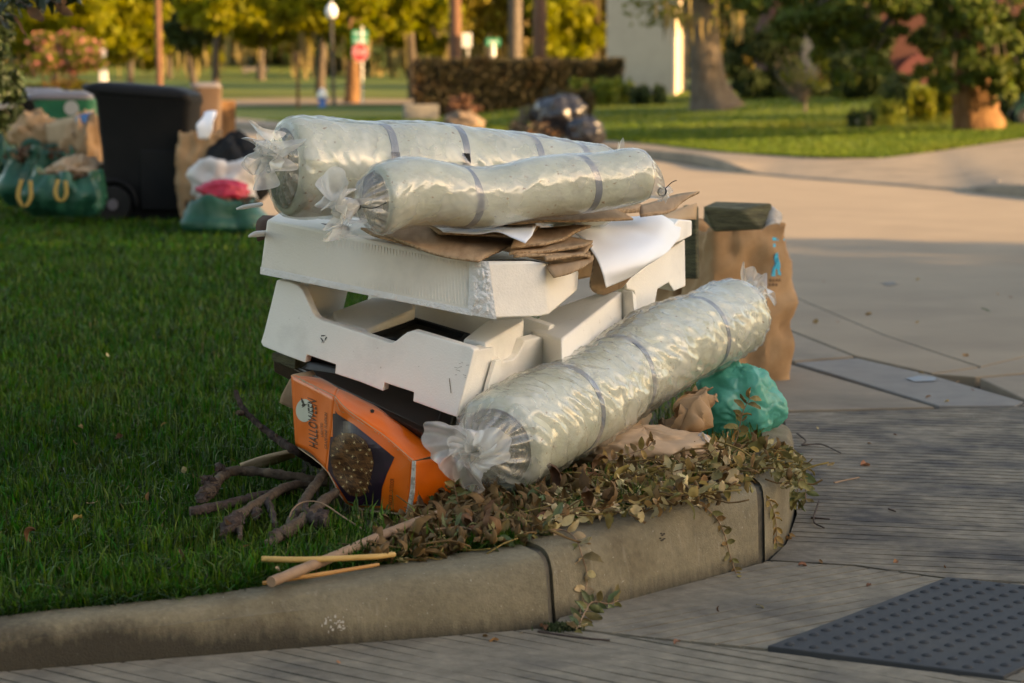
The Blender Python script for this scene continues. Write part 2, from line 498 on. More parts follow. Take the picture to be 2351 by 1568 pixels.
# ---- pavement slabs with tined grooves
def slab(poly, gdir, pitch, gw, parent, mt, curve=0.0, seed=0, gd=0.006):
    """A concrete slab (plan polygon) whose top is cut by grooves running along gdir."""
    P = [(p.x, p.y) for p in poly]
    g = Vector((gdir[0], gdir[1])).normalized()
    n = Vector((-g.y, g.x))
    d = [p[0] * n.x + p[1] * n.y for p in P]
    rr = random.Random(seed)
    vs, fs = [], []
    lo, hi = min(d), max(d)
    t = lo
    cx = sum(p[0] for p in P) / len(P); cy = sum(p[1] for p in P) / len(P)
    while t < hi:
        for wdt, z in ((pitch * rr.uniform(0.86, 1.14), 0.0), (gw * rr.uniform(0.6, 1.3), -gd * rr.uniform(0.6, 1.2))):
            q = clip_poly(P, n.x, n.y, t, False)
            if len(q) > 2: q = clip_poly(q, n.x, n.y, t + wdt, True)
            t += wdt
            if len(q) < 3: continue
            # cut the strip lengthways so that it can wave a little
            al = [p[0] * g.x + p[1] * g.y for p in q]
            a0, a1 = min(al), max(al)
            m = max(1, int((a1 - a0) / 0.09))
            for k in range(m):
                s = clip_poly(q, g.x, g.y, a0 + (a1 - a0) * k / m, False)
                if len(s) > 2: s = clip_poly(s, g.x, g.y, a0 + (a1 - a0) * (k + 1) / m, True)
                if len(s) < 3: continue
                b0 = len(vs)
                for zq in (z, -0.04):
                    for p in s:
                        zz = zq
                        wv = 0.0
                        e = min(abs((p[0] - P[i][0]) * (P[(i + 1) % len(P)][1] - P[i][1]) - (p[1] - P[i][1]) * (P[(i + 1) % len(P)][0] - P[i][0])) / max(1e-6, math.hypot(P[(i + 1) % len(P)][0] - P[i][0], P[(i + 1) % len(P)][1] - P[i][1])) for i in range(len(P)))
                        wv = curve * noise.noise(Vector((p[0] * 2.2, p[1] * 2.2, seed))) * min(1, e / 0.1)
                        if zq == z and z < 0: zz = z * clamp(0.45 + 1.5 * noise.noise(Vector((p[0] * 3.1, p[1] * 3.1, seed + 7))), 0.03, 1.2)
                        vs.append(Vector((p[0] + n.x * wv, p[1] + n.y * wv, zz)))
                k_ = len(s)
                fs.append(tuple(range(b0, b0 + k_)))
                for i in range(k_):
                    fs.append((b0 + (i + 1) % k_, b0 + i, b0 + k_ + i, b0 + k_ + (i + 1) % k_))
    return mk('paving_slab', vs, fs, mt, parent, smooth=0)
def gp(*pts): return [G(x, y) for x, y in pts]
pav = thing('pavement', None, None, (0.6, 6.0, 0)); pav['kind'] = 'structure'
J = 3
slab([KB[0] + kdir * 3 + Vector((0, -.01, 0))] + gp((-260, 1563), (1268, 1441), (1500, 1468), (1762, 1496), (2304, 1562), (2600, 1600), (4000, 1780)) + [Vector((3.0, 2.6, 0)), Vector((-4.6, 2.6, 0))], (0.19, -0.155), 0.046, 0.0095, pav, M['slab'], 0.018, 1, gd=0.007)
slab(gp((1286, 1418), (1660, 1318), (1764, 1288), (1960, 1300), (2176, 1330), (1763, 1489), (1500, 1463), (1272, 1437)), (0.39, 0.306), 0.048, 0.0065, pav, M['slab'], 0.016, 2, gd=0.005)
slab(gp((1768, 1285), (1806, 1248), (1830, 1180), (1800, 948), (2100, 940), (2500, 930), (4300, 830), (4300, 1572), (2700, 1378), (2351, 1336), (2180, 1327), (1960, 1296)), (0.6, -0.15), 0.056, 0.011, pav, M['slab_dark'], 0.012, 3, gd=0.005)
slab(gp((2308, 1558), (2178, 1333), (2351, 1340), (2700, 1382), (4000, 1540), (4000, 1776), (2700, 1610)), (0.39, 0.306), 0.043, 0.007, pav, M['slab'], 0.02, 4)

def flat_slab(poly, parent, mt, z=0.0, name='gutter_slab', th=0.05):
    P = [Vector((p.x, p.y, z)) for p in poly]
    return mk(name, *prism([p - Vector((0, 0, th)) for p in P], P), mt, parent, smooth=0, mods=(('bevel', 0.004, 1),))
gut = thing('gutter', None, None, G(1900, 900)); gut['kind'] = 'structure'
flat_slab(gp((1500, 945), (1480, 760), (1560, 720), (1820, 838), (2145, 934), (2060, 936), (1800, 942)), gut, M['gutter'])
flat_slab(gp((1826, 832), (1968, 822), (2135, 860), (2351, 922), (2330, 931), (2155, 931)), gut, M['slab_blue'])
flat_slab(gp((1565, 716), (1640, 690), (1960, 818), (1900, 822), (1824, 828)), gut, M['gutter'])
flat_slab(gp((2362, 920), (2345, 930), (2500, 926), (4300, 826), (4300, 690), (2250, 868)), gut, M['gutter'])
# street: broad concrete bays
road = thing('road', None, None, (3, 25, 0)); road['kind'] = 'structure'
def far_pt(x, y): return Vector((x, y, 0))
E0, E1, E2, E3 = G(1640, 686), G(1964, 815), G(2250, 864), G(2900, 812)
st_dir = Vector((-0.30, 0.954, 0))
flat_slab([G(1640, 687), G(1965, 816), G(2140, 856), G(2246, 842), G(2030, 770), G(1780, 664)], road, M['road'], name='road_slab')
flat_slab([G(2144, 858), G(2250, 844), G(2900, 690), G(4300, 560), G(4300, 685), G(2240, 865)], road, M['road'], name='road_slab')
flat_slab([G(1782, 663), G(2032, 769), G(2252, 841), G(2900, 687), G(4300, 557), Vector((30, 12, 0)), Vector((30, 26, 0)), Vector((5.6, 26.4, 0)), Vector((3.2, 32.8, 0)), Vector((1.86, 40.5, 0)), Vector((-6.72, 60.6, 0)), Vector((-16, 84, 0)), Vector((-30, 84, 0)), Vector((-14, 50, 0)), Vector((-5.6, 30, 0)), Vector((-2.3, 20, 0)), Vector((0.2, 12.0, 0))], road, M['road'], name='road_slab')

# ---- near lawn
def lawn_z(x, y):
    wv = clamp((11 - y) / 4)
    z = (clamp(0.160 + 0.066 * x, 0.08, 0.19) - 0.006) * wv + 0.12 * (1 - wv)
    return z
inner = [Vector((p.x, p.y, 0)) for p in crom(KT, 40)]
LAWN = [(p.x, p.y) for p in inner] + [(0.78, 9.2), (0.55, 10.4), (-0.1, 12.2), (-2.55, 20.6), (-5.9, 30), (-14, 48), (-40, 48), (-40, -7.0), (KT[0].x + kdir.x * 3, KT[0].y + kdir.y * 3)]
def in_poly(x, y, poly):
    c = False
    j = len(poly) - 1
    for i in range(len(poly)):
        if ((poly[i][1] > y) != (poly[j][1] > y)) and (x < (poly[j][0] - poly[i][0]) * (y - poly[i][1]) / (poly[j][1] - poly[i][1]) + poly[i][0]): c = not c
        j = i
    return c
def np_in_poly(x, y, poly):
    c = np.zeros(len(x), bool)
    j = len(poly) - 1
    for i in range(len(poly)):
        xi, yi = poly[i]; xj, yj = poly[j]
        m = (yi > y) != (yj > y)
        with np.errstate(divide='ignore', invalid='ignore'):
            c ^= m & (x < (xj - xi) * (y - yi) / (yj - yi) + xi)
        j = i
    return c
# lawn soil as a grid trimmed to the polygon
def lawn_soil():
    vs, fs = [], []
    ys = [-7, -2, 0, 2, 3.2] + [4.0 + 0.12 * i for i in range(60)] + [11.2 + 0.6 * i for i in range(62)]
    for i in range(len(ys) - 1):
        y0, y1 = ys[i], ys[i + 1]
        xs = [-40, -20, -12, -8, -5, -4, -3, -2.5] + [-2.0 + 0.1 * k for k in range(32)]
        for k in range(len(xs) - 1):
            cell = [(xs[k], y0), (xs[k + 1], y0), (xs[k + 1], y1), (xs[k], y1)]
            ins = [in_poly(px, py, LAWN) for px, py in cell]
            if sum(ins) < 4 and not (sum(ins) >= 2): continue
            b0 = len(vs)
            vs += [Vector((px, py, lawn_z(px, py) - 0.012 + 0.008 * nz((px, py, 0), 3))) if ok else Vector((px, py, lawn_z(px, py) - 0.03)) for (px, py), ok in zip(cell, ins)]
            fs.append((b0, b0 + 1, b0 + 2, b0 + 3))
    mk('lawn', vs, fs, M['soil'], kind='structure', smooth=0)
lawn_soil()
# low earth skirt along the street side of the lawn: the street kerb
sk = [Vector(p) for p in ((0.86, 8.2, 0), (0.80, 9.2, 0), (0.57, 10.4, 0), (-0.08, 12.2, 0), (-2.53, 20.6, 0), (-5.88, 30, 0), (-14, 48, 0))]
rings = []
for p, t, a, b in frames(crom(sk, 60)):
    s = Vector((t.y, -t.x, 0)).normalized()
    rings.append([p + s * 0.02 + Vector((0, 0, -0.03)), p + s * 0.01 + Vector((0, 0, 0.1)), p - s * 0.02 + Vector((0, 0, 0.125)), p - s * 0.14 + Vector((0, 0, 0.125)), p - s * 0.15 + Vector((0, 0, -0.03))])
mk('street_kerb', *loft(rings), M['kerb'], kind='structure', smooth=40)

def blades(n, xs, ys, zs, hmin, hmax, wid, lean=0.55, rs=nrs):
    """Triangles of bent grass blades (five points, three triangles each)."""
    an = rs.uniform(0, 2 * np.pi, n); h = rs.uniform(hmin, hmax, n)
    ln = np.abs(rs.normal(0, lean, n)) * h; la = rs.uniform(0, 2 * np.pi, n)
    lx, ly = np.cos(la) * ln, np.sin(la) * ln
    wx, wy = np.cos(an) * wid / 2, np.sin(an) * wid / 2
    z = np.zeros(n)
    base = np.stack([xs, ys, zs], 1)
    def P(ax, ay, az): return base + np.stack([ax, ay, az], 1)
    v = np.stack([P(-wx, -wy, z - 0.01), P(wx, wy, z - 0.01), P(-wx * .8 + lx * .35, -wy * .8 + ly * .35, h * .6), P(wx * .8 + lx * .35, wy * .8 + ly * .35, h * .6), P(lx, ly, h * np.maximum(0.5, 1 - ln / h * .35))], 1)
    t = np.array([[0, 1, 3], [0, 3, 2], [2, 3, 4]])
    tris = (np.arange(n)[:, None, None] * 5 + t[None]).reshape(-1, 3)
    return v.reshape(-1, 3), tris
def near_grass():
    n = 230000
    y = 5.2 * np.exp(nrs.uniform(0, 1, n) * math.log(26 / 5.2))
    x = nrs.uniform(-0.235, 0.12, n) * y
    keep = np_in_poly(x, y, LAWN)
    x, y = x[keep], y[keep]
    wv = np.clip((11 - y) / 4, 0, 1)
    z = (np.clip(0.160 + 0.066 * x, 0.08, 0.19) - 0.006) * wv + 0.12 * (1 - wv) - 0.01
    PF = [(p.x, p.y) for p in [G(a_, b_, 0.16) for a_, b_ in ((690, 1120), (760, 1150), (850, 1215), (860, 1292), (1020, 1266), (1172, 1240), (1330, 1192), (1560, 1155), (1740, 1090), (1846, 1080), (1800, 900), (1700, 840), (900, 860), (690, 960))]]
    ip = np_in_poly(x, y, PF)
    keep = ~ip | (nrs.uniform(0, 1, len(x)) < 0.05)
    x, y, z, ip = x[keep], y[keep], z[keep], ip[keep]
    clump = np.array([noise.noise(Vector((a * 5, b * 5, 0))) for a, b in zip(x, y)])
    k = (1 + 0.35 * clump) * np.where(ip, 0.6, 1.0)
    wid = np.maximum(0.0056, y * 0.0006)
    v, t = blades(len(x), x, y, z, 0.03 * k, 0.085 * k, wid * nrs.uniform(0.7, 1.4, len(x)))
    mesh_tris('grass', v, t, M['grass'], kind='stuff', label='short dark green lawn grass behind the kerb')
near_grass()
def edge_grass():
    pts = crom(KT[:8], 400); n = 9000
    i = nrs.randint(0, 340, n); off_ = np.abs(nrs.normal(0, .018, n)) * nrs.choice([-1, 1], n, p=[.55, .45])
    tx = np.array([pts[k + 1].x - pts[k].x for k in i]); ty = np.array([pts[k + 1].y - pts[k].y for k in i]); l = np.hypot(tx, ty)
    u = nrs.uniform(0, 1, n)
    x = np.array([pts[k].x for k in i]) + tx * u + ty / l * np.minimum(off_, .022) ; y = np.array([pts[k].y for k in i]) + ty * u - tx / l * np.minimum(off_, .022)
    z = np.array([pts[k].z for k in i]) - .012
    pat = np.array([noise.noise(Vector((a * 6, b * 6, 9))) for a, b in zip(x, y)])
    k_ = pat > -.15; x, y, z = x[k_], y[k_], z[k_]
    v, t = blades(len(x), x, y, z, .02, .06, .005 * nrs.uniform(.7, 1.4, len(x)), 1.1)
    mesh_tris('grass', v, t, M['grass'], kind='stuff', label='ragged grass edge hanging over the kerb top')
def side_grass():
    n = 150000
    y = 3.0 * np.exp(nrs.uniform(0, 1, n) * math.log(26 / 3.0)); x = -nrs.uniform(0.19, 0.75, n) * y
    keep = np_in_poly(x, y, LAWN); x, y = x[keep], y[keep]
    wv = np.clip((11 - y) / 4, 0, 1)
    z = (np.clip(0.160 + 0.066 * x, 0.08, 0.19) - 0.006) * wv + 0.12 * (1 - wv) - 0.01
    v, t = blades(len(x), x, y, z, 0.03, 0.085, np.maximum(0.009, y * 0.0011) * nrs.uniform(0.7, 1.4, len(x)))
    mesh_tris('grass', v, t, M['grass'], kind='stuff', label='dark green lawn grass running on to the left')
side_grass()
edge_grass()
def extra_grass(n, m, label, hmax, name):
    y = 5.2 * np.exp(nrs.uniform(0, 1, n) * math.log(16 / 5.2)); x = nrs.uniform(-0.235, 0.12, n) * y
    keep = np_in_poly(x, y, LAWN); x, y = x[keep], y[keep]
    pat = np.array([noise.noise(Vector((a * 1.7, b * 1.7, 4))) + 0.4 * noise.noise(Vector((a * 6, b * 6, 4))) for a, b in zip(x, y)])
    keep = pat > nrs.uniform(-0.6, 0.7, len(x)); x, y = x[keep], y[keep]
    wv = np.clip((11 - y) / 4, 0, 1)
    z = (np.clip(0.160 + 0.066 * x, 0.08, 0.19) - 0.006) * wv + 0.12 * (1 - wv) - 0.005
    v, t = blades(len(x), x, y, z, 0.03, hmax, np.maximum(0.005, y * 0.00055) * nrs.uniform(0.6, 1.5, len(x)), 0.8)
    mesh_tris(name, v, t, m, kind='stuff', label=label)

extra_grass(34000, mat('light_grass_blades', (0.055, 0.115, 0.012), (0.085, 0.14, 0.02), 0.5, sc=3, island=0.5, transl=0.3), 'lighter green blades scattered through the near lawn', 0.10, 'grass')
extra_grass(9000, mat('straw_blades', (0.17, 0.14, 0.05), (0.24, 0.19, 0.08), 0.7, sc=3, island=0.4, transl=0.2), 'dry straw coloured blades scattered through the near lawn', 0.06, 'dry_grass')
# ---- far side: verge strip, rising lawn and park
LP0 = Vector((5.25, 34.5, 0)); LD = Vector((-0.404, 0.915, 0)); LN = Vector((0.915, 0.404, 0))
def far_z(x, y):
    q = (x - LP0.x) * LN.x + (y - LP0.y) * LN.y
    a = x / max(y, 1)
    f = sstep(-0.035, 0.03, a)
    hump = 0.04 * min(max(q, 0), 26)
    park = 0.00016 * max(0, y - 62) ** 2 if y < 230 else 0.00016 * 168 ** 2
    return 0.15 + lerp(park, hump, f)
def T(x, y):                          # point of the far ground seen at x, y
    for D in np.arange(30, 260, 0.5):
        p = V(x, y, float(D))
        if p.z <= far_z(p.x, p.y): return Vector((p.x, p.y, far_z(p.x, p.y)))
    return V(x, y, 200)
def FP(x, y, D):                      # foot on the far ground straight below/above the point seen at x, D
    p = V(x, y, D)
    return Vector((p.x, p.y, far_z(p.x, p.y)))
edge_front = [Vector((9.5, 12, 0)), Vector((5.6, 26.4, 0)), Vector((3.2, 32.8, 0)), Vector((1.86, 40.5, 0)), Vector((-6.72, 60.6, 0)), Vector((-16, 84, 0)), Vector((-60, 190, 0))]
edge_back = [Vector((22, 26, 0.15)), G(2500, 338, 0.15), G(2020, 363, 0.15), G(1700, 352, 0.15), G(1430, 327, 0.15), G(1000, 303, 0.15), Vector((-6.3, 64.0, 0.15)), Vector((-15, 88, 0.15)), Vector((-58, 192, 0.15))]
ef = crom(edge_front, 120); eb = crom(edge_back, 120)
def verge():
    rings = []
    for i, (p, q) in enumerate(zip(ef, eb)):
        app = sstep(27.0, 28.5, p.y) * 1.0 if p.y < 30 else 1 - sstep(30.0, 31.5, p.y) + sstep(33.2, 34.6, p.y)
        app = clamp(app)
        app = 1 - (sstep(26.6, 28.0, p.y) - sstep(32.2, 34.0, p.y))
        h = lerp(0.02, 0.125, app)
        u = (q - p); u.z = 0; wd = u.length; u.normalize()
        rings.append([p + Vector((0, 0, -0.03)), p + u * 0.01 + Vector((0, 0, h - 0.02)), p + u * 0.05 + Vector((0, 0, h)), p + u * 0.16 + Vector((0, 0, h + 0.003)), p + u * (wd * 0.5) + Vector((0, 0, lerp(0.09, 0.13, app))), Vector((q.x, q.y, far_z(q.x, q.y) - 0.002)), Vector((q.x, q.y, -0.03))])
    mk('sidewalk', *loft(rings, False, False, closed=False), M['gutter'], kind='structure', smooth=40)
verge()
def far_lawn():
    vs, fs = [], []
    nq = 70
    n = len(eb)
    for i, q in enumerate(eb):
        for j in range(nq):
            d = (j / (nq - 1)) ** 1.8 * 190
            p = Vector((q.x, q.y, 0)) + Vector((0.55, 0.835, 0)) * d
            vs.append(Vector((p.x, p.y, far_z(p.x, p.y) + (0.03 * nz(p, 0.5) if j else 0))))
    for i in range(n - 1):
        for j in range(nq - 1):
            k = i * nq + j
            fs.append((k, k + 1, k + nq + 1, k + nq))
    mk('far_lawn', vs, fs, M['far_grass'], kind='structure', smooth=180)
far_lawn()
# ================================================================== THE PILE
from mathutils.bvhtree import BVHTree
def bvh(*mesh_parts):
    vs, fs = join(*mesh_parts)
    return BVHTree.FromPolygons([tuple(v) for v in vs], [tuple(f) for f in fs])
def obvh(*objs):
    parts = []
    for o in objs:
        mw = Matrix.Translation(WL[o.name])
        parts.append(([mw @ v.co for v in o.data.vertices], [tuple(p.vertices) for p in o.data.polygons]))
    return bvh(*parts)
CAMP = Vector((0, 0, CAM_H))
def onto(tree, x, y, off=0.002):
    """The spot on a surface that lies behind image point x, y (offset a little outwards)."""
    d = ray(x, y).normalized()
    loc, n, i, dist = tree.ray_cast(CAMP, d)
    if loc is None: return None
    if n.dot(d) > 0: n = -n
    return loc + n * off
M['eps'] = mat('expanded_polystyrene', (0.87, 0.845, 0.785), (0.90, 0.88, 0.82), 0.75, sc=3, bump=0.35, bsc=170, bdist=0.003, c3=(0.70, 0.685, 0.64), sc3=4, lo3=0.55, hi3=0.8, speck=(0.5, 0.46, 0.39), specsc=60, specth=0.72)
M['eps_rough'] = mat('broken_polystyrene', (0.80, 0.795, 0.77), (0.86, 0.855, 0.83), 0.8, sc=20, bump=1.0, bsc=120, bdist=0.006)
M['eps_bead'] = mat('ribbed_polystyrene', (0.86, 0.815, 0.72), (0.89, 0.85, 0.76), 0.8, sc=3, bump=0.5, bsc=150, bdist=0.003, c3=(0.68, 0.65, 0.58), sc3=4, lo3=0.5, hi3=0.8)
M['foam'] = mat('mattress_foam', (0.50, 0.53, 0.42), (0.61, 0.635, 0.53), 0.95, sc=7, c3=(0.42, 0.43, 0.32), sc3=10, lo3=0.52, hi3=0.78, speck=(0.30, 0.20, 0.13), specsc=55, specth=0.66, bump=0.6, bsc=40, bdist=0.008, stretch=(1, 1, 1.6))
M['foam_end'] = mat('rolled_foam_end', (0.17, 0.18, 0.12), (0.32, 0.31, 0.21), 0.95, sc=14, c3=(0.13, 0.16, 0.12), sc3=16, lo3=0.45, hi3=0.7, bump=0.8, bsc=40, bdist=0.008)
M['film'] = film_mat('clear_plastic_film', veil=0.30, rough=0.21, bump=0.08, bsc=9, gloss=0.085, tint=(0.9, 0.9, 0.87))
M['film_gather'] = film_mat('pleated_plastic_film', veil=0.30, rough=0.22, bump=0.3, gloss=0.06)
M['film_milky'] = film_mat('gathered_plastic_film', veil=0.42, rough=0.3, tint=(0.86, 0.85, 0.82), gloss=0.05)
M['strap'] = mat('dark_blue_strap', (0.15, 0.18, 0.225), None, 0.5)
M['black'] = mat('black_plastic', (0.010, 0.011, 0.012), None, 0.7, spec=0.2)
M['card'] = mat('corrugated_cardboard', (0.36, 0.235, 0.135), (0.42, 0.285, 0.17), 0.9, sc=5, bump=0.25, bsc=8, stretch=(14, 3, 3), c3=(0.27, 0.17, 0.095), sc3=2.0)
M['card_edge'] = mat('cardboard_cut_edge', (0.25, 0.165, 0.095), (0.44, 0.31, 0.19), 0.95, sc=90, lo=0.45, hi=0.55)
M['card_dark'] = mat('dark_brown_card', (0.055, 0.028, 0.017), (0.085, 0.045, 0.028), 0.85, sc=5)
M['card_pale'] = mat('pale_cardboard', (0.44, 0.31, 0.19), (0.50, 0.36, 0.23), 0.9, sc=6, bump=0.2, bsc=14)
M['white_paper'] = mat('white_poster_paper', (0.83, 0.86, 0.90), (0.86, 0.885, 0.92), 0.4, sc=3, spec=0.4)
M['kraft'] = mat('kraft_paper', (0.34, 0.205, 0.105), (0.41, 0.26, 0.14), 0.85, sc=6, bump=0.35, bsc=22, c3=(0.27, 0.155, 0.075), sc3=4)
M['kraft_pale'] = mat('pale_kraft_paper', (0.42, 0.28, 0.17), (0.50, 0.345, 0.22), 0.85, sc=6, bump=0.35, bsc=22)
M['orange'] = mat('orange_print', (0.80, 0.145, 0.006), (0.72, 0.12, 0.006), 0.42, sc=5, spec=0.45, bump=0.12, bsc=25, speck=(0.75, 0.5, 0.3), specsc=45, specth=0.76)
M['purple'] = mat('dark_purple_print', (0.016, 0.008, 0.018), (0.06, 0.008, 0.04), 0.4, sc=7, lo=0.5, hi=0.72, spec=0.45)
M['print_black'] = mat('black_print', (0.012, 0.010, 0.010), None, 0.5)
M['moon'] = mat('pale_moon_print', (0.50, 0.51, 0.42), (0.56, 0.56, 0.48), 0.45, sc=20)
M['vine_print'] = mat('grapevine_print', (0.045, 0.016, 0.006), (0.16, 0.07, 0.025), 0.4, sc=26, stretch=(1.2, 1, 4), lo=0.42, hi=0.62)
M['light_print'] = mat('fairy_light_print', (0.75, 0.55, 0.28), None, 0.4)
M['teal'] = mat('teal_plastic_film', (0.08, 0.46, 0.36), (0.14, 0.58, 0.47), 0.26, sc=6, spec=0.6, transl=0.42, bump=0.35, bsc=24)
M['cyan'] = mat('cyan_print', (0.03, 0.42, 0.62), None, 0.8)
M['bark'] = mat('dry_bark', (0.06, 0.042, 0.029), (0.12, 0.085, 0.058), 0.95, sc=30, bump=1.0, bsc=70, bdist=0.006, c3=(0.19, 0.14, 0.09), sc3=14, lo3=0.57, hi3=0.72)
M['bark_dark'] = mat('rotten_bark', (0.03, 0.021, 0.018), (0.085, 0.06, 0.05), 0.95, sc=40, bump=1.0, bsc=90, bdist=0.006)
M['stick'] = mat('peeled_stick', (0.24, 0.15, 0.09), (0.33, 0.215, 0.135), 0.7, sc=10, bump=0.3, bsc=60, stretch=(1, 1, 1), c3=(0.17, 0.10, 0.06), sc3=25, lo3=0.6, hi3=0.75)
M['yellow_stick'] = mat('yellow_cane', (0.50, 0.30, 0.095), (0.58, 0.37, 0.13), 0.55, sc=10)
M['orange_stick'] = mat('orange_cane', (0.44, 0.20, 0.06), (0.52, 0.26, 0.08), 0.55, sc=12)
M['dark_wood'] = mat('dark_stained_wood', (0.028, 0.016, 0.011), (0.05, 0.028, 0.018), 0.45, sc=8, stretch=(2, 8, 8), spec=0.5)
M['grey_panel'] = mat('sheen_grey_panel', (0.11, 0.09, 0.075), (0.14, 0.115, 0.095), 0.6, sc=6, spec=0.5)  # grey reflection of the panel is put into this base colour
M['mulch'] = mat('dark_bark_slab', (0.045, 0.042, 0.025), (0.12, 0.115, 0.06), 0.95, sc=9, stretch=(1, 1, 7), bump=1, bsc=22, bdist=0.01)

# ---- bagged rolls
def make_roll(label, ctr, radii, ends, straps, seed, wr=1.0, buckles=()):
    path = crom([V(*c) for c in ctr], 120)
    base = Vector((path[0].x, path[0].y, min(p.z for p in path) - radii[0]))
    root = thing('bagged_foam_roll', label, 'foam roll', base, 'foam rolls bagged in clear plastic')
    fr = frames(path)
    L = sum((path[i + 1] - path[i]).length for i in range(len(path) - 1))
    def rad(t): return interp(radii, clamp(t)) * (1 + 0.085 * noise.noise(Vector((t * 4.5 * L, seed, 0.3))))
    def dent(p, s, an): return p + Vector((0.02 * noise.noise(Vector((s * 3, seed, 1))), 0, 0.026 * noise.noise(Vector((s * 3.5, seed, 5)))))
    # foam body
    rings = []
    SEG = 72
    for i, (p, t, a, b) in enumerate(fr):
        s = i / (len(fr) - 1)
        e = min(s, 1 - s) * L
        k = 0.80 + 0.20 * math.sqrt(max(0, 1 - (1 - clamp(e / 0.035)) ** 2))
        ring = []
        for j in range(SEG):
            an = 2 * math.pi * j / SEG
            d = a * math.cos(an) + b * math.sin(an)
            q = p + d * rad(s)
            ring.append(dent(p, s, an) + d * rad(s) * k * (1 + 0.05 * nz(q, 6, seed) + 0.016 * nz(q, 22, seed)))
        rings.append(ring)
    mk('foam_core', *loft(rings, False, False), M['foam'], root, smooth=180)
    # spiral ends
    for s_, (p, t, a, b) in ((1, fr[0]), (-1, fr[-1])):
        rs = []
        for k in range(16):
            rr = rad(0 if s_ == 1 else 1) * 0.805 * (1 - k / 16)
            rs.append([p + (a * math.cos(2 * math.pi * j / SEG) + b * math.sin(2 * math.pi * j / SEG)) * rr * (1 + 0.03 * nz((k, j * .2, 0), 1, seed)) + t * s_ * (0.010 * (1 if ((k + j / SEG * 2) % 2) > 1 else 0) - 0.004 + 0.006 * nz((k, j * .15, 3), 1, seed)) for j in range(SEG)])
        mk('foam_end', *loft(rs, False, True), M['foam_end'], root, smooth=60)
    # straps round the foam
    for t0 in straps:
        ctr_i = int(t0 * 119)
        rings = []
        for dk in (-0.011, -0.0108, 0.0108, 0.011):
            p, t, a, b = fr[ctr_i]
            ring = []
            for j in range(SEG):
                an = 2 * math.pi * j / SEG
                d = a * math.cos(an) + b * math.sin(an)
                rr = rad(t0) * (1.016 if abs(dk) < 0.01095 else 0.98)
                ring.append(dent(p, t0, an) + t * (dk + 0.006 * math.sin(an * 2 + seed)) + d * rr * (1 + 0.05 * nz(p + d * rad(t0), 6, seed)))
            rings.append(ring)
        mk('strap', *loft(rings, False, False), M['strap'], root, smooth=40)
    for t0, an0, an1 in buckles:          # bare strap ends outside the film
        p, t, a, b = fr[int(t0 * 119)]
        rings = []
        for dk in (-0.0125, 0.0125):
            rings.append([p + t * dk + (a * math.cos(an) + b * math.sin(an)) * rad(t0) * 1.075 for an in np.linspace(an0, an1, 10)])
        mk('strap_end', *loft(rings, False, False, closed=False), M['black'], root, mods=(('solid', 0.003),))
    # film
    FS = 132
    n = 170
    pp = crom([V(*c) for c in ctr], n)
    ff = frames(pp)
    rings = []
    def film_r(q, s, an, e0):
        u = s * L
        z1 = abs(noise.noise(Vector((u * 17 + 1.6 * math.sin(an * 1.0 + seed) + 0.8 * noise.noise(Vector((an * 3, u * 3, seed))) + seed, an * 0.9, seed * 2.1))))
        z2 = abs(noise.noise(Vector((u * 30 - an * 2.6 + seed, an * 2.2 + u * 5, seed))))
        z3 = noise.noise(Vector((u * 7, an * 1.6, seed + 8)))
        return 1.045 + wr * (0.085 * (0.5 - z1 ** 0.65) + 0.05 * (0.45 - z2 ** 0.7)) + 0.016 * z3
    def cone(end, tie, outward):
        """film gathered from the rim to the tie point"""
        p, t, a, b = ff[0] if end == 0 else ff[-1]
        s0 = 0.0 if end == 0 else 1.0
        an0 = 0
        out = []
        m = 26
        for k in range(1, m + 1):
            v = k / m
            cpos = dent(p, s0, an0).lerp(tie, v ** 1.1)
            ring = []
            for j in range(FS):
                an = 2 * math.pi * j / FS
                d = a * math.cos(an) + b * math.sin(an)
                q0 = p + d * rad(s0)
                r0 = rad(s0) * film_r(q0, s0, an, 0) * 0.86
                fold = 0.35 + 0.4 * math.cos(an * 13 + 2.4 * math.sin(an * 2 + seed)) + 0.25 * math.cos(an * 21 + 3 * math.sin(an + seed)) + 0 * math.cos(2.4 * math.sin(an * 2 + seed) + 2 * nz((math.cos(an) * 2, math.sin(an) * 2, v), 1, seed))
                fold2 = abs(nz((math.cos(an) * 5, math.sin(an) * 5, v * 1.5), 1, seed + 3))
                sh = (1 - v) ** 0.72
                rr = r0 * sh * (1 - 0.24 * math.sin(math.pi * v ** 0.8) * (0.6 * fold + 0.8 * fold2)) + 0.012 * v
                bulge = (-t if end == 0 else t) * (0.35 * r0 * math.sin(math.pi * min(1, v * 1.0)) * 0.55)
                ring.append(cpos + d * rr + bulge * (1 - v * 0.5))
            out.append(ring)
        return out
    for i, (p, t, a, b) in enumerate(ff):
        s = i / (n - 1)
        e_ = min(s, 1 - s) * L
        kf = 0.86 + 0.14 * math.sqrt(max(0, 1 - (1 - clamp(e_ / 0.05)) ** 2))
        ring = []
        for j in range(FS):
            an = 2 * math.pi * j / FS
            d = a * math.cos(an) + b * math.sin(an)
            q = p + d * rad(s)
            ring.append(dent(p, s, an) + d * rad(s) * film_r(q, s, an, 0) * kf)
        rings.append(ring)
    mk('plastic_film', *loft(rings, False, False), M['film'], root, smooth=180)
    for end, tie, tdir, tl, tr in ends:
        c = cone(end, V(*tie), 0)
        mk('gathered_film', *loft([rings[0] if end == 0 else rings[-1]] + c, False, False), M['film_gather'], root, smooth=180)
